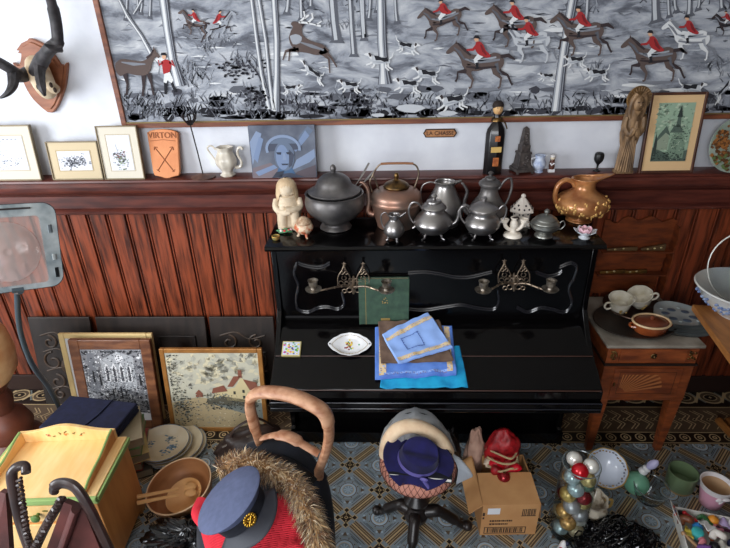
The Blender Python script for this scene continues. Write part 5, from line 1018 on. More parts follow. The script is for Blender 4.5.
# magnifier lamp at the left edge
lampm = M('lamp_chrome', (206,214,216), .25, .5, c2=(150,162,168), scale=14); armm = M('lamp_arm', (66,78,86), .4, .3); plast = M('clear_lens', (232,224,220), .06, trans=.7, ior=1.42, coat=.5)
lc = at(13,248,Y=-.78); t = thing('magnifier_lamp', 'square chrome-framed magnifying lens on a thin curved grey stand at the left edge', 'magnifying lamp', (at(62,416,z=0).x, at(62,416,z=0).y, 0))
o_ = Vector(t.location); sc = mpp(lc)
cam_dir = (CAM-lc).normalized(); up_ = Vector((0,0,1)); rt = up_.cross(cam_dir).normalized(); u2 = cam_dir.cross(rt).normalized(); rt, u2 = (rt*math.cos(R(-9))+u2*math.sin(R(-9))), (u2*math.cos(R(-9))-rt*math.sin(R(-9)))
def FR(u, v, d=0): return tuple(lc - o_ + rt*u*sc + u2*v*sc + cam_dir*d)
def rrect(hw, hh, r, n=6): 
    o = []
    for (cx_, cy_, a0) in ((hw-r,hh-r,0),(-hw+r,hh-r,90),(-hw+r,-hh+r,180),(hw-r,-hh+r,270)):
        for k in range(n+1): a = R(a0+90*k/n); o.append((cx_+r*math.cos(a), cy_+r*math.sin(a)))
    return o
def ringmesh(b, A_, B_, d0, d1, mat):
    n = len(A_)
    for L_, dd, fl_ in ((0,d1,False),(0,d0,True)):
        vs = [FR(*p, dd) for p in A_]+[FR(*p, dd) for p in B_]; fs = [(i,(i+1)%n,n+(i+1)%n,n+i) for i in range(n)]; b.add(vs, [f[::-1] for f in fs] if fl_ else fs, mat)
    for Q_ in (A_, B_): vs = [FR(*p, d0) for p in Q_]+[FR(*p, d1) for p in Q_]; b.add(vs, [(i,(i+1)%n,n+(i+1)%n,n+i) for i in range(n)], mat)
b = MB(); outr = [(p[0]*(1.0+.03*(p[1]/42)), p[1]) for p in rrect(40,43,12)]; inn = [(p[0]-5, p[1]*.92-3.5) for p in rrect(31,37,4)]
ringmesh(b, outr, inn, -.008, .008, lampm); b.build('lens_frame', t, smooth=30)
b = MB(); ringmesh(b, [(p[0]*1.015,p[1]*1.012) for p in outr], outr, -.012, .010, M('lamp_black', (30,34,38), .4)); b.build('rubber_edge', t, smooth=30)
b = MB(); b.tube([FR(-24,38.5,.011),FR(20,38.5,.011)], .006, M('slot_dark', (40,30,30), .6), 8, flat=.5); b.build('carry_slot', t)
for (v0,v1,m_) in ((12,20,M('switch_grey', (120,128,134), .5)),(-10,-16,M('switch_pale', (190,196,196), .4)),(-24,-34,M('lamp_black', (0,0,0)))): b = MB(); b.tube([FR(34,v0,.012),FR(34,v1,.012)], .010, m_, 8, flat=.5); b.build('switch', t)
b = MB(); n_ = 40
vs = [FR(-5,-3.5,.030)]; fs = []
for j in range(1,13):
    rr = j/12; 
    for k in range(n_): a = 2*PI*k/n_; vs.append(FR(-5+28*rr*math.cos(a), -3.5+30*rr*math.sin(a), .030*(1-rr*rr)+(.003 if j % 2 == 0 else 0)))
for k in range(n_): fs.append((0,1+k,1+(k+1)%n_))
for j in range(11):
    for k in range(n_): fs.append((1+j*n_+k,1+(j+1)*n_+k,1+(j+1)*n_+(k+1)%n_,1+j*n_+(k+1)%n_))
b.add(vs, fs, plast); vs2 = [FR(-5,-3.5,-.030)]+[FR(-5+28*math.cos(2*PI*k/n_),-3.5+30*math.sin(2*PI*k/n_),0) for k in range(n_)]; b.add(vs2, [(0,1+(k+1)%n_,1+k) for k in range(n_)], plast); b.build('lens', t, smooth=60)
b = MB(); iv_ = [FR(*p,0) for p in inn]; hole_ = [(-5+28.3*math.cos(2*PI*k/28), -3.5+30.3*math.sin(2*PI*k/28)) for k in range(28)]
ang = lambda p: math.atan2(p[1]+3.5, p[0]+5)
inn2 = sorted(inn, key=ang); ho2 = sorted(hole_, key=ang); 
b.add([FR(*p,.001) for p in inn2]+[FR(*p,.001) for p in ho2], [(i,(i+1)%28,28+(i+1)%28,28+i) for i in range(28)], plast); b.build('clear_plate', t)
b = MB(); b.tube([FR(-7,-42,.0),FR(-2,-42,.0),FR(3,-42,0)], .012, armm, 8)
g0 = Vector(FR(0,-44,0)); pts_ = [at(17,292,Y=-.74), at(20,330,Y=-.70), at(32,364,Y=-.62), at(48,386,Y=-.45), at(58,405,Y=-.32), at(62,415,z=.03)]
b.tube([g0]+[v-o_ for v in spline(pts_, 6)], [.011]*12+[.012]*20, armm, 10); b.build('curved_stem', t)
b = MB(); b.lathe([(0,0),(.06,0),(.06,.01),(.02,.022),(.012,.04),(0,.04)], M('lamp_black', (0,0,0)), 24); b.build('base', t)
# turned wooden piece at the left edge
tw = M('turned_wood', (206,150,100), .45, c2=(226,184,132), scale=4, stretch=(3,3,3)); tw2 = M('turned_red', (110,58,38), .45, c2=(80,40,28), scale=8)
t = thing('turned_stool', 'turned wooden stool with a pale rounded seat at the left edge', 'stool', (-1.955,-.5,0))
b = MB(); b.lathe([(0,.44),(.10,.44),(.145,.50),(.160,.60),(.150,.70),(.12,.755),(.10,.76),(0,.75)], tw, 40); b.build('rounded_seat', t)
b = MB(); b.lathe([(0,0),(.13,0),(.15,.03),(.14,.07),(.10,.10),(.12,.16),(.10,.22),(.06,.26),(.075,.33),(.06,.38),(.10,.44),(0,.44)], tw2, 32); b.build('turned_pedestal', t)

# ------------------------------------------------------------------ yellow washstand with green trim
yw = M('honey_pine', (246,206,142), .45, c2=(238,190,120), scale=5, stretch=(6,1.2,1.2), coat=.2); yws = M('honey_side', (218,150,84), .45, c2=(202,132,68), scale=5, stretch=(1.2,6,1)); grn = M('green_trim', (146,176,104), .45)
ws = thing('washstand', 'low honey-yellow painted washstand with green trim and a scalloped gallery in the left foreground', 'washstand', (-1.337,-1.01,0), R(3)); hw, hd = .240, .155; WZ = .43
def wb(name, q, mat, parent=ws, bev=.003): b = MB(); b.box(*q, mat); return b.build(name, parent, smooth=0, bevel=bev)
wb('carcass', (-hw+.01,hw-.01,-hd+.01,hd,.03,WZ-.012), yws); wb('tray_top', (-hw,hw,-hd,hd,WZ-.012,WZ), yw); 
b = MB(); b.box(-hw-.006,hw+.006,-hd-.012,-hd+.004,WZ-.018,WZ+.004,grn); b.box(-hw-.006,hw+.006,-hd-.006,-hd+.004,WZ-.030,WZ-.022,grn); b.build('front_moulding', ws, smooth=0, bevel=.003)
for e in (-1,1):
    x_ = e*(hw+.001); b = MB(); b.box(min(x_,x_+e*.010),max(x_,x_+e*.010),-hd,hd,WZ-.018,WZ-.004,grn); b.box(min(x_,x_+e*.005),max(x_,x_+e*.005),-hd,hd,WZ-.034,WZ-.024,grn); b.build('side_moulding', ws, smooth=0, bevel=.002)
gw = hw-.040
bk = [(-gw,WZ),(gw,WZ)]+[(gw-2*gw*k/20, WZ+.058+.018*math.cos(PI*(k/10-1))*.5+.010+(.018*math.exp(-((k-10)/4.5)**2))-.010) for k in range(21)]
b = MB(); b.ext([(v[0],hd-.016,v[1]) for v in bk], (0,.016,0), yw); bb_ = b.build('back_gallery', ws, smooth=0, bevel=.002)
for e in (-1,1):
    pr = [(hd-.016,WZ),(hd-.016,WZ+.055),(hd-.05,WZ+.052),(hd-.10,WZ+.040),(hd-.15,WZ+.030),(hd-.20,WZ+.028),(hd-.25,WZ+.022),(-hd+.03,WZ+.012),(-hd+.004,WZ+.014),(-hd+.004,WZ)]
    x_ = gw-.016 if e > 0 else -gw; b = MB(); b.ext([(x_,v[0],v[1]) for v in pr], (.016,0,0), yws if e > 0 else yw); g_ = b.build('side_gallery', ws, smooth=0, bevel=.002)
    b = MB(); b.tube([(x_+.008,v[0],v[1]) for v in pr[1:-1]], .0055, grn, 8); b.build('green_edge', g_)
dcol = [M('decal_rust', (170,90,60), .6), M('decal_olive', (120,110,50), .6), M('decal_orange', (226,130,60), .6)]
for (x_, z_, n__, i_) in ((-.075,WZ+.035,5,0),(-.052,WZ+.030,3,1),(-.030,WZ+.043,3,1),(.0,WZ+.036,9,2),(.0,WZ+.050,4,1),(.035,WZ+.044,3,1),(.065,WZ+.038,4,1),(.06,WZ+.030,2,2)):
    b = MB()
    for k in range(n__): b.ball((x_+rnd.uniform(-.010,.010), hd-.0165, z_+rnd.uniform(-.005,.005)), (.0045,.0012,.0028), dcol[i_], 8, 4)
    b.build('painted_sprig', bb_)
fr = wb('drawer', (-hw+.03,hw-.03,-hd+.003,-hd+.012,.30,.385), yw); b = MB(); b.lathe([(0,0),(.006,0),(.007,.010),(.016,.018),(.017,.026),(.010,.032),(0,.033)], M('green_knob', (92,124,62), .4), 18); o = b.build('knob', fr); o.location = (.0,-hd+.004,.345); o.rotation_euler = (PI/2,0,0)
b = MB()
for (x_, z_) in ((-.03,.33),(.03,.36),(-.05,.36),(.04,.325),(-.02,.315)): b.ball((x_,-hd+.0025,z_), (.012,.001,.006), dcol[1], 8, 4)
b.build('painted_garland', fr)
wb('drawer', (-hw+.03,hw-.03,-hd+.003,-hd+.012,.10,.28), yw)
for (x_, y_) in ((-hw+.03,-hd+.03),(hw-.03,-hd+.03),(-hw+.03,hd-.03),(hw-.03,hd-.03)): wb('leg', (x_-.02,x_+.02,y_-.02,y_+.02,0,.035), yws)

# blue case on a pile of magazines
p = at(98,407,z=.30); nav = M('navy_canvas', (26,32,62), .8, c2=(20,24,48), scale=30, bump=.15); 
mags = [('magazine',(150,138,112),'cream paper magazine at the top of the stack under the blue case'),('magazine',(84,122,70),'green-covered magazine second in the stack under the blue case'),('magazine',(200,176,120),'straw-coloured magazine in the middle of the stack under the blue case'),('magazine',(150,60,54),'red-edged magazine low in the stack beside the washstand'),('magazine',(70,66,60),'dark magazine at the bottom of the stack beside the washstand')]
mx_, my_ = -1.375, -.63
for i in range(5):
    nm, c_, lb = mags[4-i]; rz_ = (24,14,30,18,26)[i]; t = thing(nm, lb, 'magazine', (mx_+(.02,-.01,.015,0,.01)[i], my_+(.0,.02,-.01,.01,0)[i], .001+i*.049), R(rz_), 'magazines stacked under the blue case')
    b = MB(); b.box(-.17,.17,-.12,.12,.003,.044,M('magazine_pages', (150,140,120), .8)); b.build('pages', t, smooth=0, bevel=.001); cm_ = M('cover_%d' % i, c_, .5)
    b = MB(); b.box(-.173,.173,-.123,.123,0,.003,cm_); b.box(-.173,.173,-.123,.123,.044,.047,cm_); b.box(-.174,-.171,-.123,.123,0,.047,cm_); b.build('cover', t, smooth=0)
t = thing('blue_case', 'folded navy blue canvas case lying on the magazines behind the washstand', 'case', (-1.445,-.575,.249), R(-8))
for i in range(3):
    b = MB(); b.box(-.19,.19,-.115,.115,.0+i*.019,.017+i*.019,nav); b.build('flap', t, smooth=0, bevel=.008)
b = MB(); b.tube([(.02,-.116,.0575),(.05,.0,.0585),(.055,.115,.0575)], .003, M('navy_seam', (16,20,44), .9), 6); b.build('seam', t)

# dark carved chair backs in the near left corner
dk = M('dark_carved_oak', (62,44,40), .4, c2=(40,28,26), scale=12, coat=.25); lea = M('maroon_leather', (92,48,44), .5, c2=(58,32,30), scale=9, bump=.1)
t = thing('carved_armchair', 'dark carved chair with scrolled twisted posts and maroon leather, cut by the lower left corner', 'armchair', (-1.03,-1.60,0))
def cpt(px, py, z): v = at(px, py, z=z); return (v.x+1.03, v.y+1.60, v.z)
def rope(b, a, c_, r, turns, mat):
    a, c_ = Vector(a), Vector(c_); d = c_-a; n_ = 90; pts = []; u = d.normalized().orthogonal().normalized(); v = d.normalized().cross(u)
    for k in range(n_+1): q_ = k/n_; an = turns*2*PI*q_; pts.append(a+d*q_+(u*math.cos(an)+v*math.sin(an))*r)
    b.tube(pts, r*.9, mat, 6)
PA = [cpt(34,560,.50), cpt(20,520,.62), cpt(14,492,.72), cpt(12,474,.78), cpt(17,467,.80), cpt(25,466,.80), cpt(26,473,.79)]
b = MB(); b.tube(spline(PA,6), [.016]*20+[.015]*10+[.014]*7, dk, 10); b.build('left_post', t)
b = MB(); rope(b, cpt(30,552,.53), cpt(19,478,.78), .006, 17, dk); b.build('twist_carving', t)
PBs = [cpt(24,575,.46), cpt(44,530,.60), cpt(62,500,.72)]; b = MB(); b.tube(spline(PBs,6), .015, dk, 10); rope(b, cpt(32,552,.54), cpt(62,497,.74), .007, 16, dk); b.build('right_post', t)
b = MB(); b.tube(spline([cpt(54,492,.75), cpt(55,486,.78), cpt(64,483,.79), cpt(76,488,.78), cpt(88,506,.72), cpt(100,530,.62), cpt(114,560,.50)], 6), [.011]*6+[.014]*6+[.014]*25, dk, 10, flat=1.3); b.build('scrolled_arm', t)
b = MB(); b.add([cpt(66,500,.73), cpt(86,508,.70), cpt(104,552,.54), cpt(96,590,.42), cpt(36,580,.42)], [(0,1,2,3,4)], lea); b.build('leather_panel', t, solid=.02, smooth=0)
b = MB(); b.tube([cpt(76,508,.72), cpt(58,560,.52)], .022, lea, 10, flat=.6); b.build('padded_roll', t)
b = MB(); b.add([cpt(8,492,.72), cpt(2,490,.72), cpt(-12,580,.42), cpt(14,580,.42)], [(0,1,2,3)], lea); b.build('leather_panel', t, solid=.02, smooth=0)
b = MB(); b.box(-.24,.20,-.30,.08,.38,.43,lea); b.build('seat', t, smooth=0, bevel=.015)
for (x_, y_) in ((-.22,-.28),(.18,-.28),(-.22,.06),(.18,.06)): b = MB(); b.box(x_-.02,x_+.02,y_-.02,y_+.02,0,.4,dk); b.build('leg', t, smooth=0, bevel=.004)

# plates on the floor
plc = M('cream_plate', (222,208,180), .22, c2=(208,190,158), scale=5, coat=.4); pblue = M('plate_blue', (112,136,164), .4)
pp_ = [(-1.105,-.50,.0,.165,'large worn cream plate at the bottom of the stack on the floor'),(-1.112,-.507,.016,.158,'second cream plate from the floor in the plate stack'),(-1.14,-.525,.032,.138,'cream soup plate under the flowered one in the floor stack'),(-1.148,-.53,.048,.134,'topmost cream plate with blue flowers on the floor beside the framed prints')]
for i, (x_, y_, z_, r_, lb) in enumerate(pp_):
    t = thing('dinner_plate', lb, 'plate', (x_,y_,.001+z_*1.0), (R(-2),R(2),0), 'cream plates stacked on the floor')
    b = MB(); b.lathe([(0,0),(r_*.58,0),(r_*.62,.004),(r_*.97,.021),(r_,.025),(r_*.97,.027),(r_*.64,.010),(r_*.56,.006),(0,.006)], plc, 48); b.build('plate', t)
    b = MB(); b.tube(arc((0,0,.026),r_*.985,0,355,60,'xy'), .002, M('plate_rim_blue', (120,132,150), .4), 6, closed=True); b.build('rim_line', t)
    if i == 3:
        b = MB()
        for (cx_, cy_, n__) in ((.02,.05,26),(.055,-.01,34),(-.07,.01,16),(.03,-.04,20)):
            for k in range(n__):
                x2, y2 = cx_+rnd.gauss(0,.016), cy_+rnd.gauss(0,.012); rr = math.hypot(x2,y2)/r_; zz = .0062+max(0,rr-.6)*.05
                if rr < .92: b.ball((x2,y2,zz), (.007,.0035,.0012), rnd.choice([pblue,M('plate_leaf',(84,110,122),.4)]), 8, 4)
        b.build('painted_flowers', t)

# wooden salad bowl with small bowl and servers
bw = M('salad_wood', (184,128,84), .45, c2=(156,102,62), scale=5, stretch=(1,1,4)); bwr = M('pale_rim', (226,190,150), .5); bwl = M('pale_server', (226,172,112), .45, c2=(210,152,92), scale=6)
bz = at(184,488,z=.09); t = thing('salad_bowl', 'big turned wooden salad bowl on the floor beside the washstand', 'bowl', (bz.x,bz.y,.0005), (R(6),R(-6),0)); r_ = .148
b = MB(); b.lathe([(0,.002),(.07,.002),(.075,.008),(.12,.045),(.142,.09),(.148,.125),(.143,.125),(.135,.09),(.11,.045),(.06,.018),(0,.014)], bw, 48); b.build('bowl', t)
b = MB(); b.tube(arc((0,0,.126),.1455,0,355,60,'xy'), .0035, bwr, 8, closed=True); b.build('rim', t)
b_in = Vector((bz.x+.012,bz.y-.02,.040)); t = thing('small_wooden_bowl', 'smaller pale wooden bowl lying inside the big salad bowl', 'bowl', b_in, (R(12),R(-10),0))
b = MB(); b.lathe([(0,0),(.035,0),(.06,.012),(.082,.036),(.084,.040),(.078,.038),(.055,.018),(0,.010)], bwl, 40); b.build('bowl', t)
for i in range(2):
    h0, h1 = at(137,497+i*6,z=.16), at(188,487+i*6,z=.10); t = thing('salad_server', ['wooden salad spoon, the upper of the pair resting on the bowl rim','wooden salad fork, the lower of the pair resting on the bowl rim'][i], 'salad server', h0, 0, 'wooden servers in the salad bowl')
    d = h1-h0; b = MB(); b.tube([(0,0,0),tuple(d*.45),tuple(d*.8)], [.012,.009,.008], bwl, 10, flat=.5); b.build('handle', t)
    b = MB(); e_ = d*1.05; b.ball((e_.x,e_.y,e_.z), (.030,.022,.010), bwl, 16, 8); b.build('head', t)

# crumpled black bin bag in front
def lump(name, label, cat, c_, rad, mat, amp=.25, freq=6, seed=0, n=40, sharp=False, kind=None, parent=None, flatb=True, rz=0):
    b = MB(); 
    def fn(u, v):
        a = u*2*PI; e = -PI/2+v*PI; d = Vector((math.cos(e)*math.cos(a), math.cos(e)*math.sin(a), math.sin(e))); q_ = Vector((d.x*freq*.3+seed, d.y*freq*.3, d.z*freq*.3))
        k = 1+amp*(noise.noise(q_*1.0)+.5*noise.noise(q_*2.3)+(.35*abs(noise.noise(q_*5)) if sharp else 0)); z_ = d.z*rad[2]*k
        return (d.x*rad[0]*k, d.y*rad[1]*k, max(z_, -rad[2]*.98) if flatb else z_)
    b.grid(fn, n, n//2, mat, True); o = b.build(name, parent, smooth=0 if sharp else 60)
    if parent is None: tag(o, label, cat, loc=c_, rot=rz, kind=kind)
    else: o.location = c_
    return o
blackbag = M('bin_bag', (14,14,16), .22, coat=.3); bb2 = M('black_leather', (20,18,19), .35, c2=(34,30,30), scale=9, bump=.3)
p = at(192,543,z=.04); lump('black_plastic_bag', 'shiny crumpled black plastic bag at the bottom edge in front of the salad bowl', 'plastic bag', (p.x,p.y,.062), (.16,.10,.063), blackbag, .5, 9, 3, 64, True)

# ------------------------------------------------------------------ balloon-back chair with clothes
bir = M('bleached_wood', (196,150,118), .5, c2=(150,98,68), scale=22, stretch=(1,1,2.2), detail=8, bump=.1)
L0, R0 = at(249,400,z=.85), at(330,425,z=.85); pd = Vector((R0.x-L0.x, R0.y-L0.y, 0)).normalized(); pn_ = Vector((-pd.y, pd.x, 0))
def ap(px, py, off=0):
    d = ROT @ Vector(((px-365)/FPX, -(py-274)/FPX, -1)); P0 = Vector((L0.x, L0.y, 0))+pn_*off; tt_ = (P0-CAM).dot(pn_)/d.dot(pn_); return CAM+d*tt_
mid = (L0+R0)/2; org = Vector((mid.x, mid.y, 0))-pn_*.22; ang = math.atan2(pd.y, pd.x)
ch = thing('balloon_back_chair', 'pale wooden balloon-back chair in the foreground, loaded with clothes', 'chair', org, ang)
inv = (Matrix.Translation(org) @ Matrix.Rotation(ang, 4, 'Z')).inverted(); LC = lambda v: inv @ Vector(v)
b = MB(); pth = [ap(268,462), ap(259,440), ap(253,420), ap(250,405), ap(254,395), ap(266,392), ap(290,395), ap(312,404), ap(325,414), ap(329,430), ap(327,448), ap(319,470)]
b.tube([LC(v) for v in spline(pth, 5)], [.019]*8+[.023]*10+[.028]*26+[.023]*12, bir, 12, flat=.7); b.build('back_hoop', ch)
b = MB(); b.tube([LC(v) for v in spline([ap(262,438), ap(276,435), ap(290,437), ap(304,445), ap(319,454)], 5)], [.016]*6+[.024]*8+[.016]*7, bir, 10, flat=.5); b.build('middle_rail', ch)
b = MB(); b.lathe([(0,.40),(.21,.40),(.225,.42),(.22,.46),(.18,.48),(0,.485)], M('seat_cloth', (90,60,50), .8), 32, 1, .92, wob=lambda q,r,z: 1+.04*math.cos(4*q+PI)); b.build('seat', ch)
for (px, py, sx) in ((268,462,-1),(319,470,1)):
    a = LC(ap(px,py)); b = MB(); b.tube(spline([a, (a[0]*.97, a[1]-.01,.46), (a[0], a[1]+.01,.25), (a[0]*1.05,a[1]+.05,.0)], 4), .017, bir, 10); b.build('rear_leg', ch)
    b = MB(); b.tube([(sx*.17,-.17,.42),(sx*.175,-.175,.2),(sx*.18,-.18,0)], [.022,.017,.013], bir, 10); b.build('front_leg', ch)
coatm = M('black_coat', (15,17,25), .85, c2=(24,28,40), scale=9, bump=.25, sheen=.08)
ct_ = thing('black_coat', 'black winter coat with a thick fur collar heaped on the balloon-back chair', 'coat', (org.x,org.y,.49), ang)
inv2 = (Matrix.Translation((org.x,org.y,.49)) @ Matrix.Rotation(ang, 4, 'Z')).inverted(); LD = lambda v: inv2 @ Vector(v)
def coatf(u, v):
    a = u*2*PI; r = v; rx, ry = .262, .215; x_ = rx*r*math.cos(a); y_ = ry*r*math.sin(a)
    z_ = .125*(1-r**3.2)+.02*noise.noise(Vector((x_*14,y_*14,1)))+.008*math.sin(x_*60+y_*20)*(1-r)
    if r > .82: z_ -= (r-.82)*(1.2+.6*max(0,math.cos(a)))
    return (x_, y_, z_)
b = MB(); b.grid(coatf, 48, 22, coatm, True); b.build('body', ct_, solid=.006)
b = MB(); b.tube([LD(v) for v in spline([at(243,452,z=.62), at(262,446,z=.645), at(285,450,z=.645), at(306,462,z=.62), at(322,482,z=.57)], 5)], [.012]+[.03]*9+[.034]*6+[.03]*5, coatm, 12, flat=.6); b.build('sleeve_fold', ct_)
b = MB(); b.tube([LD(v) for v in spline([at(306,466,z=.58), at(318,482,z=.56), at(323,505,z=.54), at(325,530,z=.50), at(326,560,z=.44)], 5)], [.02]+[.034]*18+[.03]*2, coatm, 12); b.build('hanging_side', ct_)
b = MB(); b.tube([LD(v) for v in spline([at(250,460,z=.655), at(275,457,z=.665), at(300,468,z=.655), at(315,482,z=.62)], 5)], [.014]*16, M('belt_black', (10,11,14), .5), 8, flat=.3); b.build('belt', ct_)
furm = [M('fur_%d' % i, c_, .8, sheen=.4) for i, c_ in enumerate([(196,160,112),(222,194,150),(164,124,80),(120,86,56),(232,214,184),(182,142,94)])]
fp = [at(222,470,z=.62), at(236,464,z=.655), at(253,464,z=.685), at(272,472,z=.70), at(288,482,z=.70), at(300,494,z=.70), at(306,508,z=.69), at(313,524,z=.67), at(319,545,z=.64), at(324,570,z=.60)]
FPt = spline(fp, 14); fb_ = MB(); rr0 = .030
fb_.tube([LD(v) for v in FPt], [.008]+[rr0*.85]*(len(FPt)-2)+[.01], furm[2], 10); rf = random.Random(5)
for i in range(5200):
    k = rf.randrange(1, len(FPt)-1); c_ = LD(FPt[k]); tg = (LD(FPt[min(k+1,len(FPt)-1)])-LD(FPt[k-1])).normalized(); u = tg.orthogonal().normalized(); v = tg.cross(u); a = rf.uniform(0,2*PI); nd = u*math.cos(a)+v*math.sin(a)
    if nd.z < -.5: continue
    base = c_+nd*rr0*rf.uniform(.6,.9); cl = noise.noise(base*30); d_ = (nd*1.0+tg*(.5+.5*cl)+Vector((0,0,-.25))+Vector((rf.gauss(0,.22),rf.gauss(0,.22),rf.gauss(0,.22)))).normalized(); L_ = rf.uniform(.02,.042); w_ = d_.cross(nd); w_ = (w_.normalized() if w_.length > .01 else tg)*.0016
    m1 = base+d_*L_*.6; tip = base+d_*L_+Vector((0,0,-.006))+tg*.004; mt = rf.choice(furm) if abs(cl) < .25 else (furm[1] if cl > 0 else furm[3]) if rf.random() < .6 else rf.choice(furm)
    fb_.add([base-w_, base+w_, m1+w_*.8, m1-w_*.8, tip], [(0,1,2,3),(3,2,4)], mt)
fo = fb_.build('fur_collar', ct_, smooth=0); fo['kind'] = 'stuff'
# red ribbed knit
redk = M('red_knit', (214,44,60), .85, c2=(190,32,48), scale=20, bump=.2); t = thing('red_jumper', 'bright red ribbed knitted jumper lying under the cap on the chair', 'jumper', at(250,535,z=.60))
o_ = Vector(t.location); c4 = [at(197,514,z=.60), at(292,492,z=.655), at(312,560,z=.62), at(215,585,z=.58)]
def knit(u, v, dz=0):
    p = (c4[0]*(1-u)+c4[1]*u)*(1-v)+(c4[3]*(1-u)+c4[2]*u)*v; p = p-o_; e = min(u,1-u,v,1-v); p.z += .030*min(1,e*7)**.5+.0022*math.sin(v*240+u*9)+.022*noise.noise(Vector((u*3,v*3,4)))-(.0 if dz == 0 else dz); return p
b = MB(); b.grid(lambda u, v: knit(v, u), 300, 24, redk); b.build('knit_body', t, solid=.005)
b = MB(); b.tube([v-o_ for v in spline([at(203,500,z=.60), at(198,512,z=.60), at(206,524,z=.61), at(222,534,z=.62)],4)], .022, redk, 12, flat=.7); b.build('rolled_cuff', t)
# uniform cap
pc = at(243,512,z=.70); n1 = (Vector((-.50,.05,.75))).normalized(); cq = n1.to_track_quat('Z', 'Y'); t = thing('peaked_cap', 'grey-blue uniform peaked cap with gold badge lying on the clothes pile', 'cap', pc); t.rotation_mode = 'XYZ'
fwd = Vector((.62,-.55,.0)); fwd = (fwd-n1*fwd.dot(n1)).normalized(); sd = n1.cross(fwd); t.rotation_euler = Matrix((fwd, sd, n1)).transposed().to_euler()
capb = M('cap_blue_grey', (84,92,122), .85, c2=(76,84,112), scale=60); capd = M('cap_band', (24,26,36), .85); capv = M('cap_visor', (50,52,60), .6)
b = MB(); b.lathe([(.088,.0),(.094,.004),(.097,.035),(.126,.062),(.128,.066),(.122,.071),(.06,.078),(0,.080)], capb, 48, 1, .88, mats=[capd,capd,capb,capb,capb,capb,capb]); b.build('crown', t)
b = MB(); b.lathe([(.0895,.0),(.0905,.002),(.0985,.036),(.094,.037)], capd, 48, 1.012, .895); b.build('band', t)
b = MB(); b.grid(lambda u, v: ((.088+v*.055*math.cos((u-.5)*PI*.9)**.6)*math.cos((u-.5)*PI*.8), (.088+v*.04)*.9*math.sin((u-.5)*PI*.8), .004-.030*v*math.cos((u-.5)*PI*.7)), 24, 6, capv); b.build('visor', t, solid=.003)
b = MB(); gd = M('gold_badge', (206,160,60), .3, .9)
for k in range(14): a = k*2*PI/14; b.ball((.100,.016*math.cos(a),.020+.016*math.sin(a)), (.003,.005,.005), gd, 8, 6)
b.ball((.100,0,.020), (.004,.009,.009), gd); b.tube([(.1015,-.010,.011),(.103,.010,.029)], .0022, gd); b.tube([(.1015,.010,.011),(.103,-.010,.029)], .0022, gd); b.build('badge', t)
# leather bag behind the chair
p = at(252,446,z=.12); t = thing('leather_bag', 'dark brown leather bag slumped on the floor behind the chair', 'bag', (p.x-.01,p.y+.03,0), R(20)); brl = M('brown_leather', (44,32,28), .45, c2=(62,46,40), scale=8, bump=.3)
lump('bag_body', '', '', (0,0,.10), (.17,.08,.10), brl, .22, 6, 2, 40, parent=t); b = MB(); b.tube(spline([(-.10,0,.17),(-.06,-.01,.24),(.04,0,.26),(.12,0,.18)], 6), .009, brl, 8, flat=.5); b.build('handle', t)
b = MB(); b.tube(spline([(-.14,-.02,.15),(0,-.03,.185),(.14,-.02,.15)], 6), .007, M('bag_zip', (96,88,80), .3, .7), 6); b.build('zip', t)

# ------------------------------------------------------------------ pedestal stool with hats
SX, SY = .135, -.945; dkst = M('black_turned', (16,13,13), .38, c2=(38,30,28), scale=14, coat=.1, bump=.2)
st = thing('pedestal_stool', 'round pedestal stool with a net-covered pink seat and three carved black feet', 'stool', (SX,SY,0))
b = MB(); b.lathe([(0,.06),(.03,.06),(.05,.075),(.055,.10),(.04,.125),(.03,.15),(.05,.17),(.055,.19),(.04,.21),(.025,.23),(.03,.27),(.045,.30),(.05,.33),(.09,.345),(0,.35)], dkst, 32); b.build('column', st)
for (px, py, zz) in ((378,511,.02),(466,526,.02),(411,556,.02)):
    f = at(px,py,z=zz); d = Vector((f.x-SX, f.y-SY, 0)); b = MB()
    P_ = spline([(d.x*.12,d.y*.12,.10),(d.x*.4,d.y*.4,.115),(d.x*.72,d.y*.72,.065),(d.x*.9,d.y*.9,.028),(d.x*1.02,d.y*1.02,.024)], 5); b.tube(P_, [.028]*6+[.023]*6+[.016]*5+[.018]*4, dkst, 10); b.ball((d.x*1.02,d.y*1.02,.023), (.024,.024,.022), dkst, 12, 8); b.build('foot', st)
pink = M('pink_seat', (222,160,140), .7, c2=(206,140,122), scale=9); net = M('net_brown', (96,50,40), .7)
sp_ = lambda v: ((.118+.037*math.sin(min(1,v*1.25)*PI/2))*(1 if v < .8 else 1-(v-.8)*.5), .345+.085*v)
b = MB(); b.lathe([(0,.345),(.11,.345),(.145,.365),(.155,.39),(.152,.415),(.135,.43),(0,.436)], pink, 48); sb_ = b.build('seat', st)
b = MB(); prf = [(.11,.3445),(.130,.355),(.1465,.366),(.154,.378),(.1565,.39),(.1555,.405),(.1525,.417),(.1455,.425),(.136,.4315)]
for k in range(40):
    for e in (-1,1): b.tube([(r__*math.cos(2*PI*k/40+e*j*.045), r__*math.sin(2*PI*k/40+e*j*.045), z__) for j, (r__, z__) in enumerate(prf)], .0011, net, 4, caps=False)
o = b.build('netting', sb_)
b = MB()
for k in range(24): a = k*PI/12; b.tube([(.052*math.cos(a),.052*math.sin(a),.30),(.062*math.cos(a),.062*math.sin(a),.342)], .006, dkst, 6)
b.build('reeding', st)
t = thing('white_book', 'thin white-paged book with dark cover lying under the hats on the stool', 'book', (SX+.005,SY-.045,.438), (0,0,R(-6)))
b = MB(); b.box(-.115,.12,-.075,.075,.003,.020,M('book_pages', (226,222,214), .7)); b.build('pages', t, smooth=0); b = MB(); b.box(-.118,.123,-.078,.078,0,.003,capd); b.box(-.118,.123,-.078,.078,.020,.023,capd); b.build('cover', t, smooth=0)
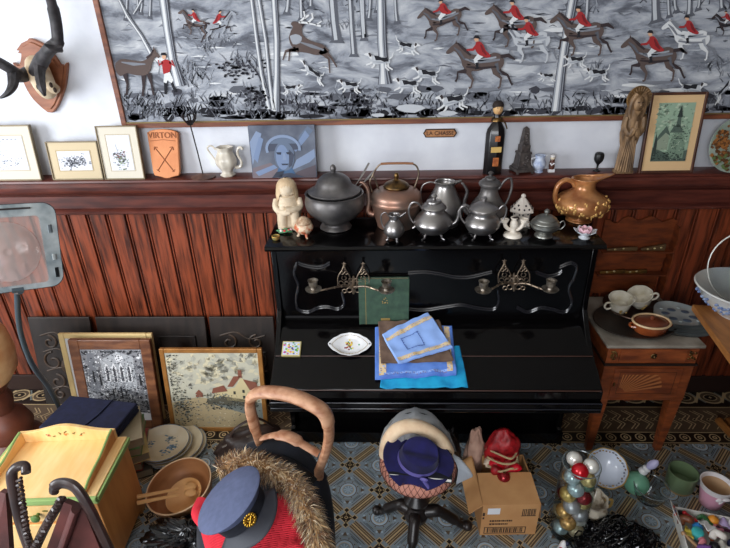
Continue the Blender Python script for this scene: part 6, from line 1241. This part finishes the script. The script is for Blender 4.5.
navf = M('navy_felt', (26,24,84), .9, c2=(18,16,60), scale=20, sheen=.08); lav = M('lavender_ribbon', (112,104,176), .5)
t = thing('navy_felt_hat', 'navy felt hat with lavender ribbon lying on the stool before the veiled hat', 'hat', (SX-.005,SY-.06,.482), (R(20),R(8),R(-8)))
wav = lambda q, r, z: 1+(.10*math.cos(2*q+.5) if r > .09 else .02*math.cos(2*q))
def brim(u, v):
    a = u*2*PI; r = .074+v*.050*(1+.15*math.cos(2*a)); return (r*math.cos(a)*1.05, r*math.sin(a)*.92, -.002+v*(-.030*math.sin(a)**2*(1 if math.sin(a) < 0 else .2)+.018*math.cos(2*a+.6))+.004*noise.noise(Vector((math.cos(a)*3,math.sin(a)*3,v))))
b = MB(); b.grid(brim, 56, 8, navf, True); b.build('brim', t, solid=.004)
def crown(u, v):
    a = u*2*PI; r = .076-.016*v if v < .7 else (.0648-.0648*((v-.7)/.3)**1.3); z_ = v/.7*.078 if v < .7 else .078+.012*math.sin((v-.7)/.3*PI/2); x_, y_ = r*math.cos(a)*1.05, r*math.sin(a)*.9
    if v > .45: z_ -= .028*math.exp(-(y_/.022)**2)*min(1,(v-.45)*3)*(1-.3*abs(x_)/.08)
    return (x_, y_, z_)
b = MB(); b.grid(crown, 48, 24, navf, True); b.build('crown', t)
b = MB(); b.grid(lambda u, v: ((.0775-.003*v)*math.cos(2*PI*u)*1.05, (.0775-.003*v)*math.sin(2*PI*u)*.91, .002+v*.024), 48, 2, lav, True); rb = b.build('ribbon', t)
b = MB(); b.ball((.03,-.078,.014), (.016,.006,.013), lav, 12, 8); b.tube([(.03,-.08,.01),(.05,-.088,-.012),(.056,-.09,-.02)], .008, lav, 8, flat=.3); b.build('bow', rb)
crs = M('cream_straw', (240,214,180), .6, c2=(228,194,158), scale=30); tul = M('grey_tulle', (176,178,180), .9, alpha=.55); tulw = M('white_tulle', (206,212,220), .9, alpha=.75)
t = thing('veiled_hat', 'cream rolled-brim hat draped with grey tulle veil at the back of the stool', 'hat', (SX,SY+.03,.46)); o_ = Vector(t.location)
HB = spline([at(385,456,Y=-.93)-o_, at(388,441,Y=-.93)-o_, at(397,430,Y=-.92)-o_, at(411,426,Y=-.91)-o_, at(427,430,Y=-.91)-o_, at(441,440,Y=-.92)-o_, at(449,454,Y=-.93)-o_], 6)
HO = spline([at(378,452,Y=-.90)-o_, at(383,432,Y=-.88)-o_, at(396,418,Y=-.86)-o_, at(414,412,Y=-.85)-o_, at(434,418,Y=-.85)-o_, at(449,434,Y=-.87)-o_, at(457,453,Y=-.90)-o_], 6)
HI = spline([at(388,464,Y=-.95)-o_, at(395,452,Y=-.95)-o_, at(402,442,Y=-.95)-o_, at(412,439,Y=-.95)-o_, at(425,442,Y=-.95)-o_, at(436,450,Y=-.95)-o_, at(444,462,Y=-.95)-o_], 6)
m_ = len(HB); b = MB(); b.tube(HB, [.018]+[.033]*(m_-2)+[.022], crs, 14, flat=.8); b.build('rolled_brim', t)
b = MB(); cen = (HB[3*6]+HB[0])/2; b.ball(((HB[0].x+HB[-1].x)/2, HB[18].y+.055, HB[0].z+.035), (.088,.075,.072), crs, 28, 18); b.build('crown', t)
def lerp3(A_, B_, k, q_, bulge=.0):
    a, c_ = A_[k], B_[k]; v = a*(1-q_)+c_*q_; v = v.copy(); v.z += bulge*math.sin(PI*q_)+.004*math.sin(k*1.1)*q_; v.y += .004*math.cos(k*1.7)*q_; return v
b = MB(); b.grid(lambda u, v: lerp3(HB, HO, int(round(u*(m_-1))), v, .010), m_-1, 6, tul); b.grid(lambda u, v: lerp3(HB, HI, int(round(u*(m_-1))), v, .006), m_-1, 5, tul)
BK = [Vector((v.x*.55, v.y+.10, max(.0, v.z*.3))) for v in HO]; b.grid(lambda u, v: lerp3(HO, BK, int(round(u*(m_-1))), v, .02), m_-1, 6, tul); b.build('veil', t, smooth=60)
b = MB(); P0_ = [at(448,450,Y=-.94)-o_]
for k in range(11):
    P_ = [at(449,451,Y=-.94), at(455+k*.4,459,Y=-.95), at(459+k*.9,469,Y=-.97), at(457+k*1.5,483-k*.7,Y=-.98)]; b.tube([v-o_ for v in spline(P_,4)], [.005]*4+[.009]*5+[.010]*4, tulw, 6, flat=.35)
b.build('tulle_tail', t)

# ------------------------------------------------------------------ cardboard box and what is around it
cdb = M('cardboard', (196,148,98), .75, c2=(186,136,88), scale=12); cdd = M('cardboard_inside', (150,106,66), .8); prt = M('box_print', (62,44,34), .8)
bx = thing('cardboard_box', 'open brown cardboard box with printed front standing before the piano', 'box', (.525,-.84,0), R(2)); HW, HD, HH = .120, .135, .190
for (nm, q) in (('front_panel',(-HW,HW,-HD,-HD+.004,0,HH)),('back_panel',(-HW,HW,HD-.004,HD,0,HH)),('side_panel',(-HW,-HW+.004,-HD+.004,HD-.004,0,HH)),('side_panel',(HW-.004,HW,-HD+.004,HD-.004,0,HH)),('bottom_panel',(-HW,HW,-HD,HD,0,.004))): b = MB(); b.box(*q, cdb); b.build(nm, bx, smooth=0)
def flap(name, pts, mat=cdb): b = MB(); b.add(pts, [tuple(range(len(pts)))], mat); b.build(name, bx, smooth=0, solid=.004)
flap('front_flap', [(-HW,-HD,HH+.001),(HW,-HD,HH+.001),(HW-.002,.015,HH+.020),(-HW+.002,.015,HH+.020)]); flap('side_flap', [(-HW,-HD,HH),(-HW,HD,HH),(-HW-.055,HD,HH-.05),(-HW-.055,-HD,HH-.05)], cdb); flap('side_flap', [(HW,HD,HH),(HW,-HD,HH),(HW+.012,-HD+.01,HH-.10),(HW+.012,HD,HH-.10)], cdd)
fy = -HD-.0008
def fpl(b, x0_, x1_, z0_, z1_, m_): b.add([(x0_,fy,z0_),(x1_,fy,z0_),(x1_,fy,z1_),(x0_,fy,z1_)], [(0,1,2,3)], m_)
b = MB(); fpl(b,-.098,-.046,.135,.172,M('white_sticker',(222,224,230),.6)); b.build('sticker', bx, smooth=0)
b = MB(); fpl(b,.045,.108,.12,.124,prt); x_ = .048
while x_ < .106: w_ = rnd.choice([.0015,.003,.004]); fpl(b,x_,x_+w_,.124,.165,prt); x_ += w_+rnd.choice([.0015,.003])
b.build('barcode', bx, smooth=0); b = MB()
for (a0,a1,b0,b1) in ((-.105,.075,.012,.016),(-.105,.075,.050,.054),(-.105,-.101,.012,.054),(.071,.075,.012,.054)): fpl(b,a0,a1,b0,b1,prt)
x_ = -.092
while x_ < .06: w_ = rnd.choice([.002,.004,.006]); fpl(b,x_,x_+w_,.018,.048,prt); x_ += w_+rnd.choice([.002,.004])
b.build('barcode', bx, smooth=0); b = MB(); x_ = -.085
for zz, xe in ((.088,.01),(.068,-.005)):
    x_ = -.085
    while x_ < xe: w_ = rnd.uniform(.004,.011); fpl(b,x_,x_+w_,zz,zz+.010,prt); x_ += w_+.002
b.build('printed_line', bx, smooth=0)
b = MB(); fpl(b,-.118,-.108,.125,.145,prt); fpl(b,-.117,-.109,.105,.118,prt); b.build('printed_mark', bx, smooth=0)
redv = M('red_sequin', (170,22,30), .5, c2=(120,12,20), scale=40, bump=.3); wfur = M('white_fluff', (206,186,164), .95, c2=(180,156,132), scale=20, bump=.5); pearl = M('pearl_bead', (210,190,150), .25, .4)
RZ = .17
t = thing('red_christmas_hat', 'red velvety Christmas hat with white trim sticking out of the cardboard box', 'hat', (0.530,-.735,RZ))
lump('felt_body', '', '', (0,.0,.09), (.075,.05,.105), redv, .25, 5, 4, 36, parent=t, flatb=False); lump('white_trim', '', '', (-.045,-.04,.045), (.038,.024,.024), wfur, .3, 8, 5, 30, parent=t, flatb=False)
t = thing('red_ribbon_bow', 'crumpled red ribbon with bead strings in the cardboard box', 'ribbon', (0.530,-.815,RZ+.02))
for k in range(4): a = k*1.2; b = MB(); b.tube(spline([(0,0,.02),(.05*math.cos(a),.03*math.sin(a),.055),(.065*math.cos(a+.3),.035*math.sin(a+.3),.03),(.01,0,.01)], 6), .015, redv if k % 2 else M('red_satin', (196,20,40), .3), 8, flat=.35); b.build('loop', t)
for j in range(3):
    t = thing('bead_string', ['pale bead string looped highest over the red hat','pale bead string looped across the middle of the red ribbon','pale bead string lowest in the box, near the red bauble'][j], 'beads', (0.520,-.80,RZ+.05), 0, 'bead strings in the box')
    b = MB(); P_ = spline([(-.06,.06-j*.03,.045-j*.02),(-.02,-.0-j*.02,.075-j*.03),(.03,-.01-j*.01,.06-j*.02),(.065,.03-j*.02,.05-j*.02),(.075,.06,.035)], 9)
    for v in P_: b.ball(v, .0052, pearl, 6, 4)
    b.build('beads', t)
t = thing('red_bauble', 'dark red bauble lying in the cardboard box behind its flap', 'bauble', (0.520,-.845,RZ+.035)); b = MB(); b.ball((0,0,0), .029, M('bauble_dark_red', (140,30,36), .2, .5), 20, 14); b.build('ball', t); b = MB(); b.lathe([(0,.027),(.006,.027),(.006,.034),(0,.034)], brass, 12); b.build('cap', t)
p = at(475,452,z=.2); lump('plush_toy', 'soft tan fluffy bundle between the stool and the cardboard box', 'soft toy', (p.x+.005,p.y+.02,.16), (.045,.05,.16), M('tan_plush', (186,150,132), .95, c2=(160,124,108), scale=15, bump=.5), .3, 6, 8, 40)
p = at(462,458,z=.2); lump('black_bag', 'black leather bag slumped between the stool and the cardboard box', 'bag', (p.x-.045,p.y+.05,.15), (.05,.07,.15), bb2, .3, 7, 12, 44)

# ------------------------------------------------------------------ right foreground
VX, VY = .79, -.945
gv = thing('glass_vase', 'tall clear glass cylinder vase filled with Christmas baubles on the floor', 'vase', (VX,VY,0))
b = MB(); b.lathe([(0,.0),(.070,.0),(.074,.01),(.074,.40),(.0715,.40),(.0715,.012),(.068,.008),(0,.008)], glass, 48); b.build('cylinder', gv)
b = MB(); b.tube(arc((0,0,.40),.0728,0,352,44,'xy'), .0022, M('glass_lip', (120,128,128), .1, .2), 6, closed=True); b.build('lip', gv)
bcol = [('silver-blue',(176,196,200)),('champagne',(214,196,160)),('pale gold',(206,184,120)),('orange-gold',(208,160,90)),('pearl white',(232,230,222)),('silver',(190,190,196)),('red',(196,24,36)),('green',(120,160,140)),('gold',(200,168,92)),('pearl white',(232,230,222)),('dark red',(150,24,34)),('pale gold',(206,184,120))]
seq = [0,1,2, 3,9,1, 3,5,8, 5,2,10, 8,10,2, 0,7,8, 0,2,8, 6,4,9]
lvl_names = ['lowest layer','second layer','third layer','fourth layer','fifth layer','sixth layer','seventh layer','topmost layer']
pos_names = ['left','right','rear']
for i in range(24):
    L_ = i//3; k = i % 3; a = R([215,325,90][k]+(L_%2)*38-10); ci = seq[i]; r_ = .031 if k else .033
    nm, c_ = bcol[ci]; t = thing('bauble', '%s bauble at the %s of the %s in the glass vase' % (nm, pos_names[k], lvl_names[L_]), 'bauble', (VX+.037*math.cos(a), VY+.037*math.sin(a), .042+L_*.050+(.0 if k else .003)), (R(rnd.uniform(-130,-95)),R(rnd.uniform(-30,30)),0), 'baubles in the glass vase')
    m_ = M('bauble_%d' % ci, c_, .3 if ci % 3 else .18, .35, coat=.3); b = MB(); b.ball((0,0,0), r_, m_, 22, 14); b.build('ball', t); b = MB(); b.lathe([(0,r_-.002),(.006,r_-.002),(.006,r_+.005),(0,r_+.005)], brass, 10); b.build('cap', t)
# ornate tureen with a floral bowl leaning on it
orn = M('ornate_china', (206,196,178), .3, c2=(120,100,76), scale=26, lo=.45, hi=.6, coat=.3)
p = at(590,508,z=.05); t = thing('ornate_jardiniere', 'small gilt and white jardiniere on the floor under the floral bowl', 'jardiniere', (p.x,p.y,0)); ox_ = Vector(t.location)
b = MB(); b.lathe([(0,0),(.045,0),(.05,.008),(.04,.02),(.062,.045),(.070,.075),(.060,.10),(.066,.115),(.058,.112),(.05,.09),(0,.05)], orn, 40, wob=lambda q,r,z: 1+.05*math.cos(8*q)); b.build('body', t)
for e in (-1,1): b = MB(); b.tube(spline([(e*.055,0,.10),(e*.085,0,.105),(e*.085,0,.065),(e*.06,0,.05)],4), .006, M('faded_gilt', (0,0,0)), 8); b.build('handle', t)
fbw = M('floral_bowl', (214,220,232), .2, c2=(200,208,224), scale=4, coat=.5); nb_ = Vector((-.18,-.50,.78)).normalized(); pc = at(607,468,z=.14)
t = thing('floral_bowl', 'white scalloped bowl with gold flowered rim propped open behind the bauble vase', 'bowl', pc-nb_*.03); t.rotation_euler = nb_.to_track_quat('Z','Y').to_euler()
sc_ = lambda q, r, z: 1+(.03*abs(math.cos(5*q)) if r > .05 else 0)
b = MB(); b.lathe([(0,-.03),(.04,-.03),(.045,-.026),(.072,.0),(.084,.022),(.088,.030),(.084,.030),(.066,.0),(.04,-.02),(0,-.024)], fbw, 60, wob=sc_); b.build('bowl', t)
b = MB(); b.grid(lambda u, v: ((.087+.003*math.cos(2*PI*v))*(1+.03*abs(math.cos(5*2*PI*u)))*math.cos(2*PI*u), (.087+.003*math.cos(2*PI*v))*(1+.03*abs(math.cos(5*2*PI*u)))*math.sin(2*PI*u), .030+.003*math.sin(2*PI*v)), 80, 6, M('faded_gilt', (0,0,0)), True); b.build('gilt_rim', t)
b = MB()
for k in range(34): a = k*2*PI/34; rr = rnd.uniform(.073,.081); b.ball((rr*math.cos(a),rr*math.sin(a),.0195+(rr-.079)*1.4), (.0065*rnd.uniform(.6,1.2),.005,.003), rnd.choice([M('bloom_brown',(130,104,84),.4),M('bloom_grey',(120,126,140),.4),M('faded_gilt',(0,0,0))]), 8, 4)
b.build('rim_flowers', t)
# glass bowl, green ball, bulb
p = at(648,498,z=.02); gb_ = Vector((p.x,p.y,0)); t = thing('glass_bowl', 'clear glass bowl on the floor holding a green glass shade', 'bowl', gb_)
b = MB(); b.lathe([(0,.004),(.03,.0),(.034,.006),(.058,.03),(.072,.065),(.075,.095),(.072,.095),(.069,.066),(.055,.033),(.03,.01),(0,.010)], glass, 44); b.build('bowl', t); b = MB(); b.tube(arc((0,0,.095),.0735,0,352,44,'xy'), .002, M('glass_lip', (0,0,0)), 6, closed=True); b.build('lip', t)
p = at(637,481,z=.07); t = thing('green_glass_shade', 'pale green round glass lamp shade lying between the floral bowl and the green pot', 'lamp shade', (p.x,p.y,.056)); b = MB(); b.ball((0,0,0), (.056,.056,.055), M('jade_glass', (120,176,148), .18, c2=(104,160,132), scale=4, coat=.5), 32, 20); b.build('globe', t)
p = at(646,469,z=.13); t = thing('bulb_with_socket', 'lavender bulb in a small white ceramic socket leaning on the green shade', 'light bulb', p, (R(10),R(26),0)); t.scale = (1.35,1.35,1.35)
b = MB(); b.lathe([(0,-.02),(.014,-.02),(.015,-.01),(.012,-.004),(.014,.004),(.010,.010),(0,.010)], whitec, 20); b.build('socket', t); b = MB(); b.lathe([(0,.010),(.008,.010),(.0135,.022),(.0145,.034),(.010,.048),(.004,.055),(0,.056)], M('lavender_bulb', (190,186,226), .25, coat=.4), 20); b.build('bulb', t)
b = MB(); b.tube(spline([(.0,0,-.02),(.02,.02,-.035),(.055,.035,-.02),(.07,.02,-.05)],5), .003, iron, 6); b.build('wire', t)
# green pot
p = at(678,487,z=0); t = thing('green_pot', 'plain green glazed cylindrical pot standing on the tiled floor', 'flower pot', (p.x,p.y,0)); gg = M('celadon', (112,132,98), .3, c2=(98,118,86), scale=6, coat=.3)
b = MB(); b.lathe([(0,.012),(.056,.012),(.061,.02),(.063,.10),(.064,.106),(.060,.107),(.057,.10),(.055,.03),(0,.026)], gg, 48); b.build('body', t); b = MB(); b.lathe([(0,0),(.054,0),(.058,.006),(.058,.013),(0,.013)], M('saucer_clay', (164,136,96), .6), 40); b.build('base', t)
# pink and white planter with a bow
p = at(707,503,z=0); t = thing('pink_planter', 'white planter shading to pink with a raised bow, at the right edge', 'planter', (p.x+.01,p.y,0)); pkm = M('pink_glaze', (226,166,190), .3, coat=.3); whm = M('planter_white', (232,228,230), .3, coat=.3)
b = MB(); b.lathe([(0,0),(.040,0),(.044,.004),(.052,.055),(.062,.10),(.066,.122),(.068,.128),(.063,.128),(.058,.11),(.046,.03),(0,.02)], whm, 40, mats=[pkm,pkm,pkm,pkm,whm,whm,whm,whm,M('planter_inside',(196,160,124),.5),M('planter_inside',(0,0,0))]); b.build('body', t)
b = MB(); b.ball((.014,-.063,.096), (.018,.006,.008), whm, 12, 8); b.ball((-.016,-.061,.090), (.016,.006,.010), whm, 12, 8); b.tube([(0,-.062,.09),(-.012,-.062,.07)], .004, whm); b.build('bow', t)
# white box tray of trinkets
tr = at(675,507,z=.05); t = thing('trinket_tray', 'open white cardboard tray full of colourful trinkets in the lower right corner', 'box', (tr.x,tr.y,0), R(-14)); wt = M('white_card_tray', (222,220,214), .6); TX, TYY, TH = .30, -.26, .055
for (nm, q) in (('bottom_panel',(0,TX,TYY,0,0,.003)),('back_panel',(0,TX,-.004,0,0,TH)),('side_panel',(0,.004,TYY,0,0,TH)),('side_panel',(TX-.004,TX,TYY,0,0,TH)),('front_panel',(0,TX,TYY,TYY+.004,0,TH))): b = MB(); b.box(*q, wt); b.build(nm, t, smooth=0, bevel=.001)
b = MB(); b.add([(-.002,-.01,TH),(-.002,-.09,TH),(-.035,-.07,TH+.050),(-.03,-.01,TH+.040)], [(0,1,2,3)], wt); fo_ = b.build('printed_flap', t, smooth=0, solid=.003)
for (v_, cc_) in ((-.030,(190,60,50)),(-.052,(60,80,140)),(-.066,(190,60,50))): b = MB(); b.ball((-.0195,v_,TH+.024), (.006,.007,.009), M('flap_ink_%d' % cc_[0], cc_, .6), 8, 6); b.build('flap_picture', fo_)
Mt = Matrix.Translation((tr.x,tr.y,0)) @ Matrix.Rotation(R(-14),4,'Z')
items = [('black round box','box',(24,22,26)),('bright red clip','clip',(206,40,50)),('dark green leaf ornament','ornament',(50,104,60)),('orange gift bow','bow',(230,150,50)),('lilac purse','purse',(190,170,214)),('white paper packet','packet',(226,222,222)),('black velvet pouch','pouch',(20,18,24)),('brown leather tag','tag',(120,70,46)),('blue toy block','toy',(60,140,210)),('white plastic stick','stick',(230,230,230)),('pink ribbon reel','ribbon',(226,150,170)),('dark plum bauble','bauble',(70,30,50)),('cream paper doily','doily',(232,224,206)),('grey metal tin','tin',(140,144,150)),('yellow thread spool','spool',(222,196,80)),('turquoise bead','bead',(70,190,190)),('rust coloured cone','ornament',(170,84,46)),('white shell','shell',(236,228,220)),('navy sock','sock',(30,34,66)),('crimson berry sprig','sprig',(160,24,40)),('silver ball','ball',(190,190,196)),('tan cork','cork',(190,150,110)),('small pink eraser','eraser',(226,140,150)),('black button card','card',(30,28,32)),('white lace roll','lace',(232,228,220)),('olive glass marble','marble',(110,120,60)),('scarlet felt heart','ornament',(200,30,44)),('sky blue dice','dice',(110,170,220)),('brass bell','bell',(190,150,80)),('violet tassel','tassel',(120,80,150)),('dark teal reel','reel',(30,90,96)),('ivory domino','domino',(232,224,200)),('amber bottle','bottle',(170,100,40)),('grey pebble','pebble',(120,120,118)),('white candle stub','candle',(236,232,224)),('black comb','comb',(22,22,24))]
where = ['back left corner','back edge','back right','left side','middle','right of the middle','front left','front middle','front right']
ri = random.Random(3)
hues = ['black','bright red','dark green','orange','lilac','off-white','jet black','brown','blue','plain white','pink','dark plum','cream','metal grey','yellow','turquoise','rust-coloured','shell white','navy','crimson','silver grey','tan','salmon pink','charcoal','milky white','olive','scarlet','sky blue','brass yellow','violet','dark teal','ivory','amber','mid grey','chalk white','sooty black']
for i, (lb, ct__, c_) in enumerate(items):
    gx, gy = i % 7, i//7; x_ = .028+gx*.041+ri.uniform(-.008,.008); y_ = -.028-gy*.042+ri.uniform(-.008,.008); v = Mt @ Vector((x_,y_,.026+.012*(i%2))); wi = min(2,int(gx/2.4))+3*min(2,int(gy/1.7))
    m_ = M('trinket_%d' % i, c_, .35); rz_ = ri.uniform(0,3); t2 = thing('trinket', '%s %s trinket at the %s of the white tray' % (hues[i], ('pot-shaped','stick-like','curved','rounded','flat')[i % 5], where[wi]), 'trinket', v, (ri.uniform(-.3,.3),ri.uniform(-.3,.3),rz_), 'trinkets in the white tray')
    b = MB(); k = i % 5
    if k == 0: b.lathe([(0,-.02),(.02,-.02),(.022,-.016),(.022,.010),(.023,.011),(.023,.018),(.018,.022),(0,.023)], m_, 20)
    elif k == 1: b.tube([(-.032,0,0),(.032,0,.008)], .007, m_, 8); b.ball((.034,0,.009), .010, m_, 10, 8)
    elif k == 2: b.tube(spline([(-.03,0,.0),(-.01,.014,.02),(.01,-.01,.02),(.03,0,.0)],5), [.004]+[.014]*14+[.004], m_, 10, flat=.6)
    elif k == 3: b.ball((0,0,.008), (.022,.020,.018), m_, 16, 10); b.tube([(0,0,.025),(.004,0,.034)], .003, m_, 6)
    else: b.grid(lambda u, v_: (-.03+.06*u, -.02+.04*v_, .018+.006*math.sin(u*9+v_*4)), 10, 8, m_)
    o = b.build('body', t2, solid=.002 if k == 4 else 0); o.scale = (1.0,1.0,1.0)
# heap of shiny black strings
p = at(618,545,z=.05); blks = M('gloss_black_cord', (16,16,20), .12, coat=.6); hb_ = random.Random(11); b = MB()
b.lathe([(.15,.0),(.14,.03),(.10,.06),(.05,.078),(0,.082)], M('heap_core', (8,8,10), .4), 32, 1, .75)
for i in range(190):
    a = hb_.uniform(0,2*PI); r_ = hb_.uniform(0,1)**.6*.145; cx_, cy_ = r_*math.cos(a), r_*.75*math.sin(a); zz = .085*(1-(r_/.165)**2); pts = []
    a0 = hb_.uniform(0,6.28); R_ = hb_.uniform(.012,.035); tl = hb_.uniform(-1,1)
    for k in range(9): q_ = a0+k*.62; pts.append((cx_+R_*math.cos(q_), cy_+R_*math.sin(q_), max(.004,zz+.016*math.sin(q_*1.3+tl)+tl*.004*k)))
    b.tube(pts, .0028, blks, 5)
for i in range(170):
    a = hb_.uniform(0,2*PI); r_ = hb_.uniform(0,1)**.6*.14; b.ball((r_*math.cos(a), r_*.75*math.sin(a), .012+.085*(1-(r_/.165)**2)), .0042, blks, 6, 4)
tag(b.build('black_bead_heap', smooth=60), 'heap of tangled shiny black strings and beads at the bottom edge', 'beads', kind='stuff', loc=(p.x+.005,p.y+.015,0)).scale = (1.12,1.1,1.15)
p = at(563,546,z=.05); t = thing('red_white_figure', 'small red and white paper figure beside the black bead heap at the bottom edge', 'figurine', (p.x,p.y,0)); b = MB(); b.lathe([(0,0),(.022,0),(.020,.03),(.010,.075),(0,.085)], M('paper_white',(230,228,230),.6), 16); b.build('body', t)
b = MB(); b.ball((-.010,-.012,.035), (.012,.010,.022), M('paper_red',(210,50,44),.5), 12, 8); b.build('red_patch', t); b = MB(); b.ball((.012,-.004,.07), (.010,.009,.012), M('paper_dark',(40,44,70),.5), 12, 8); b.build('hood', t)
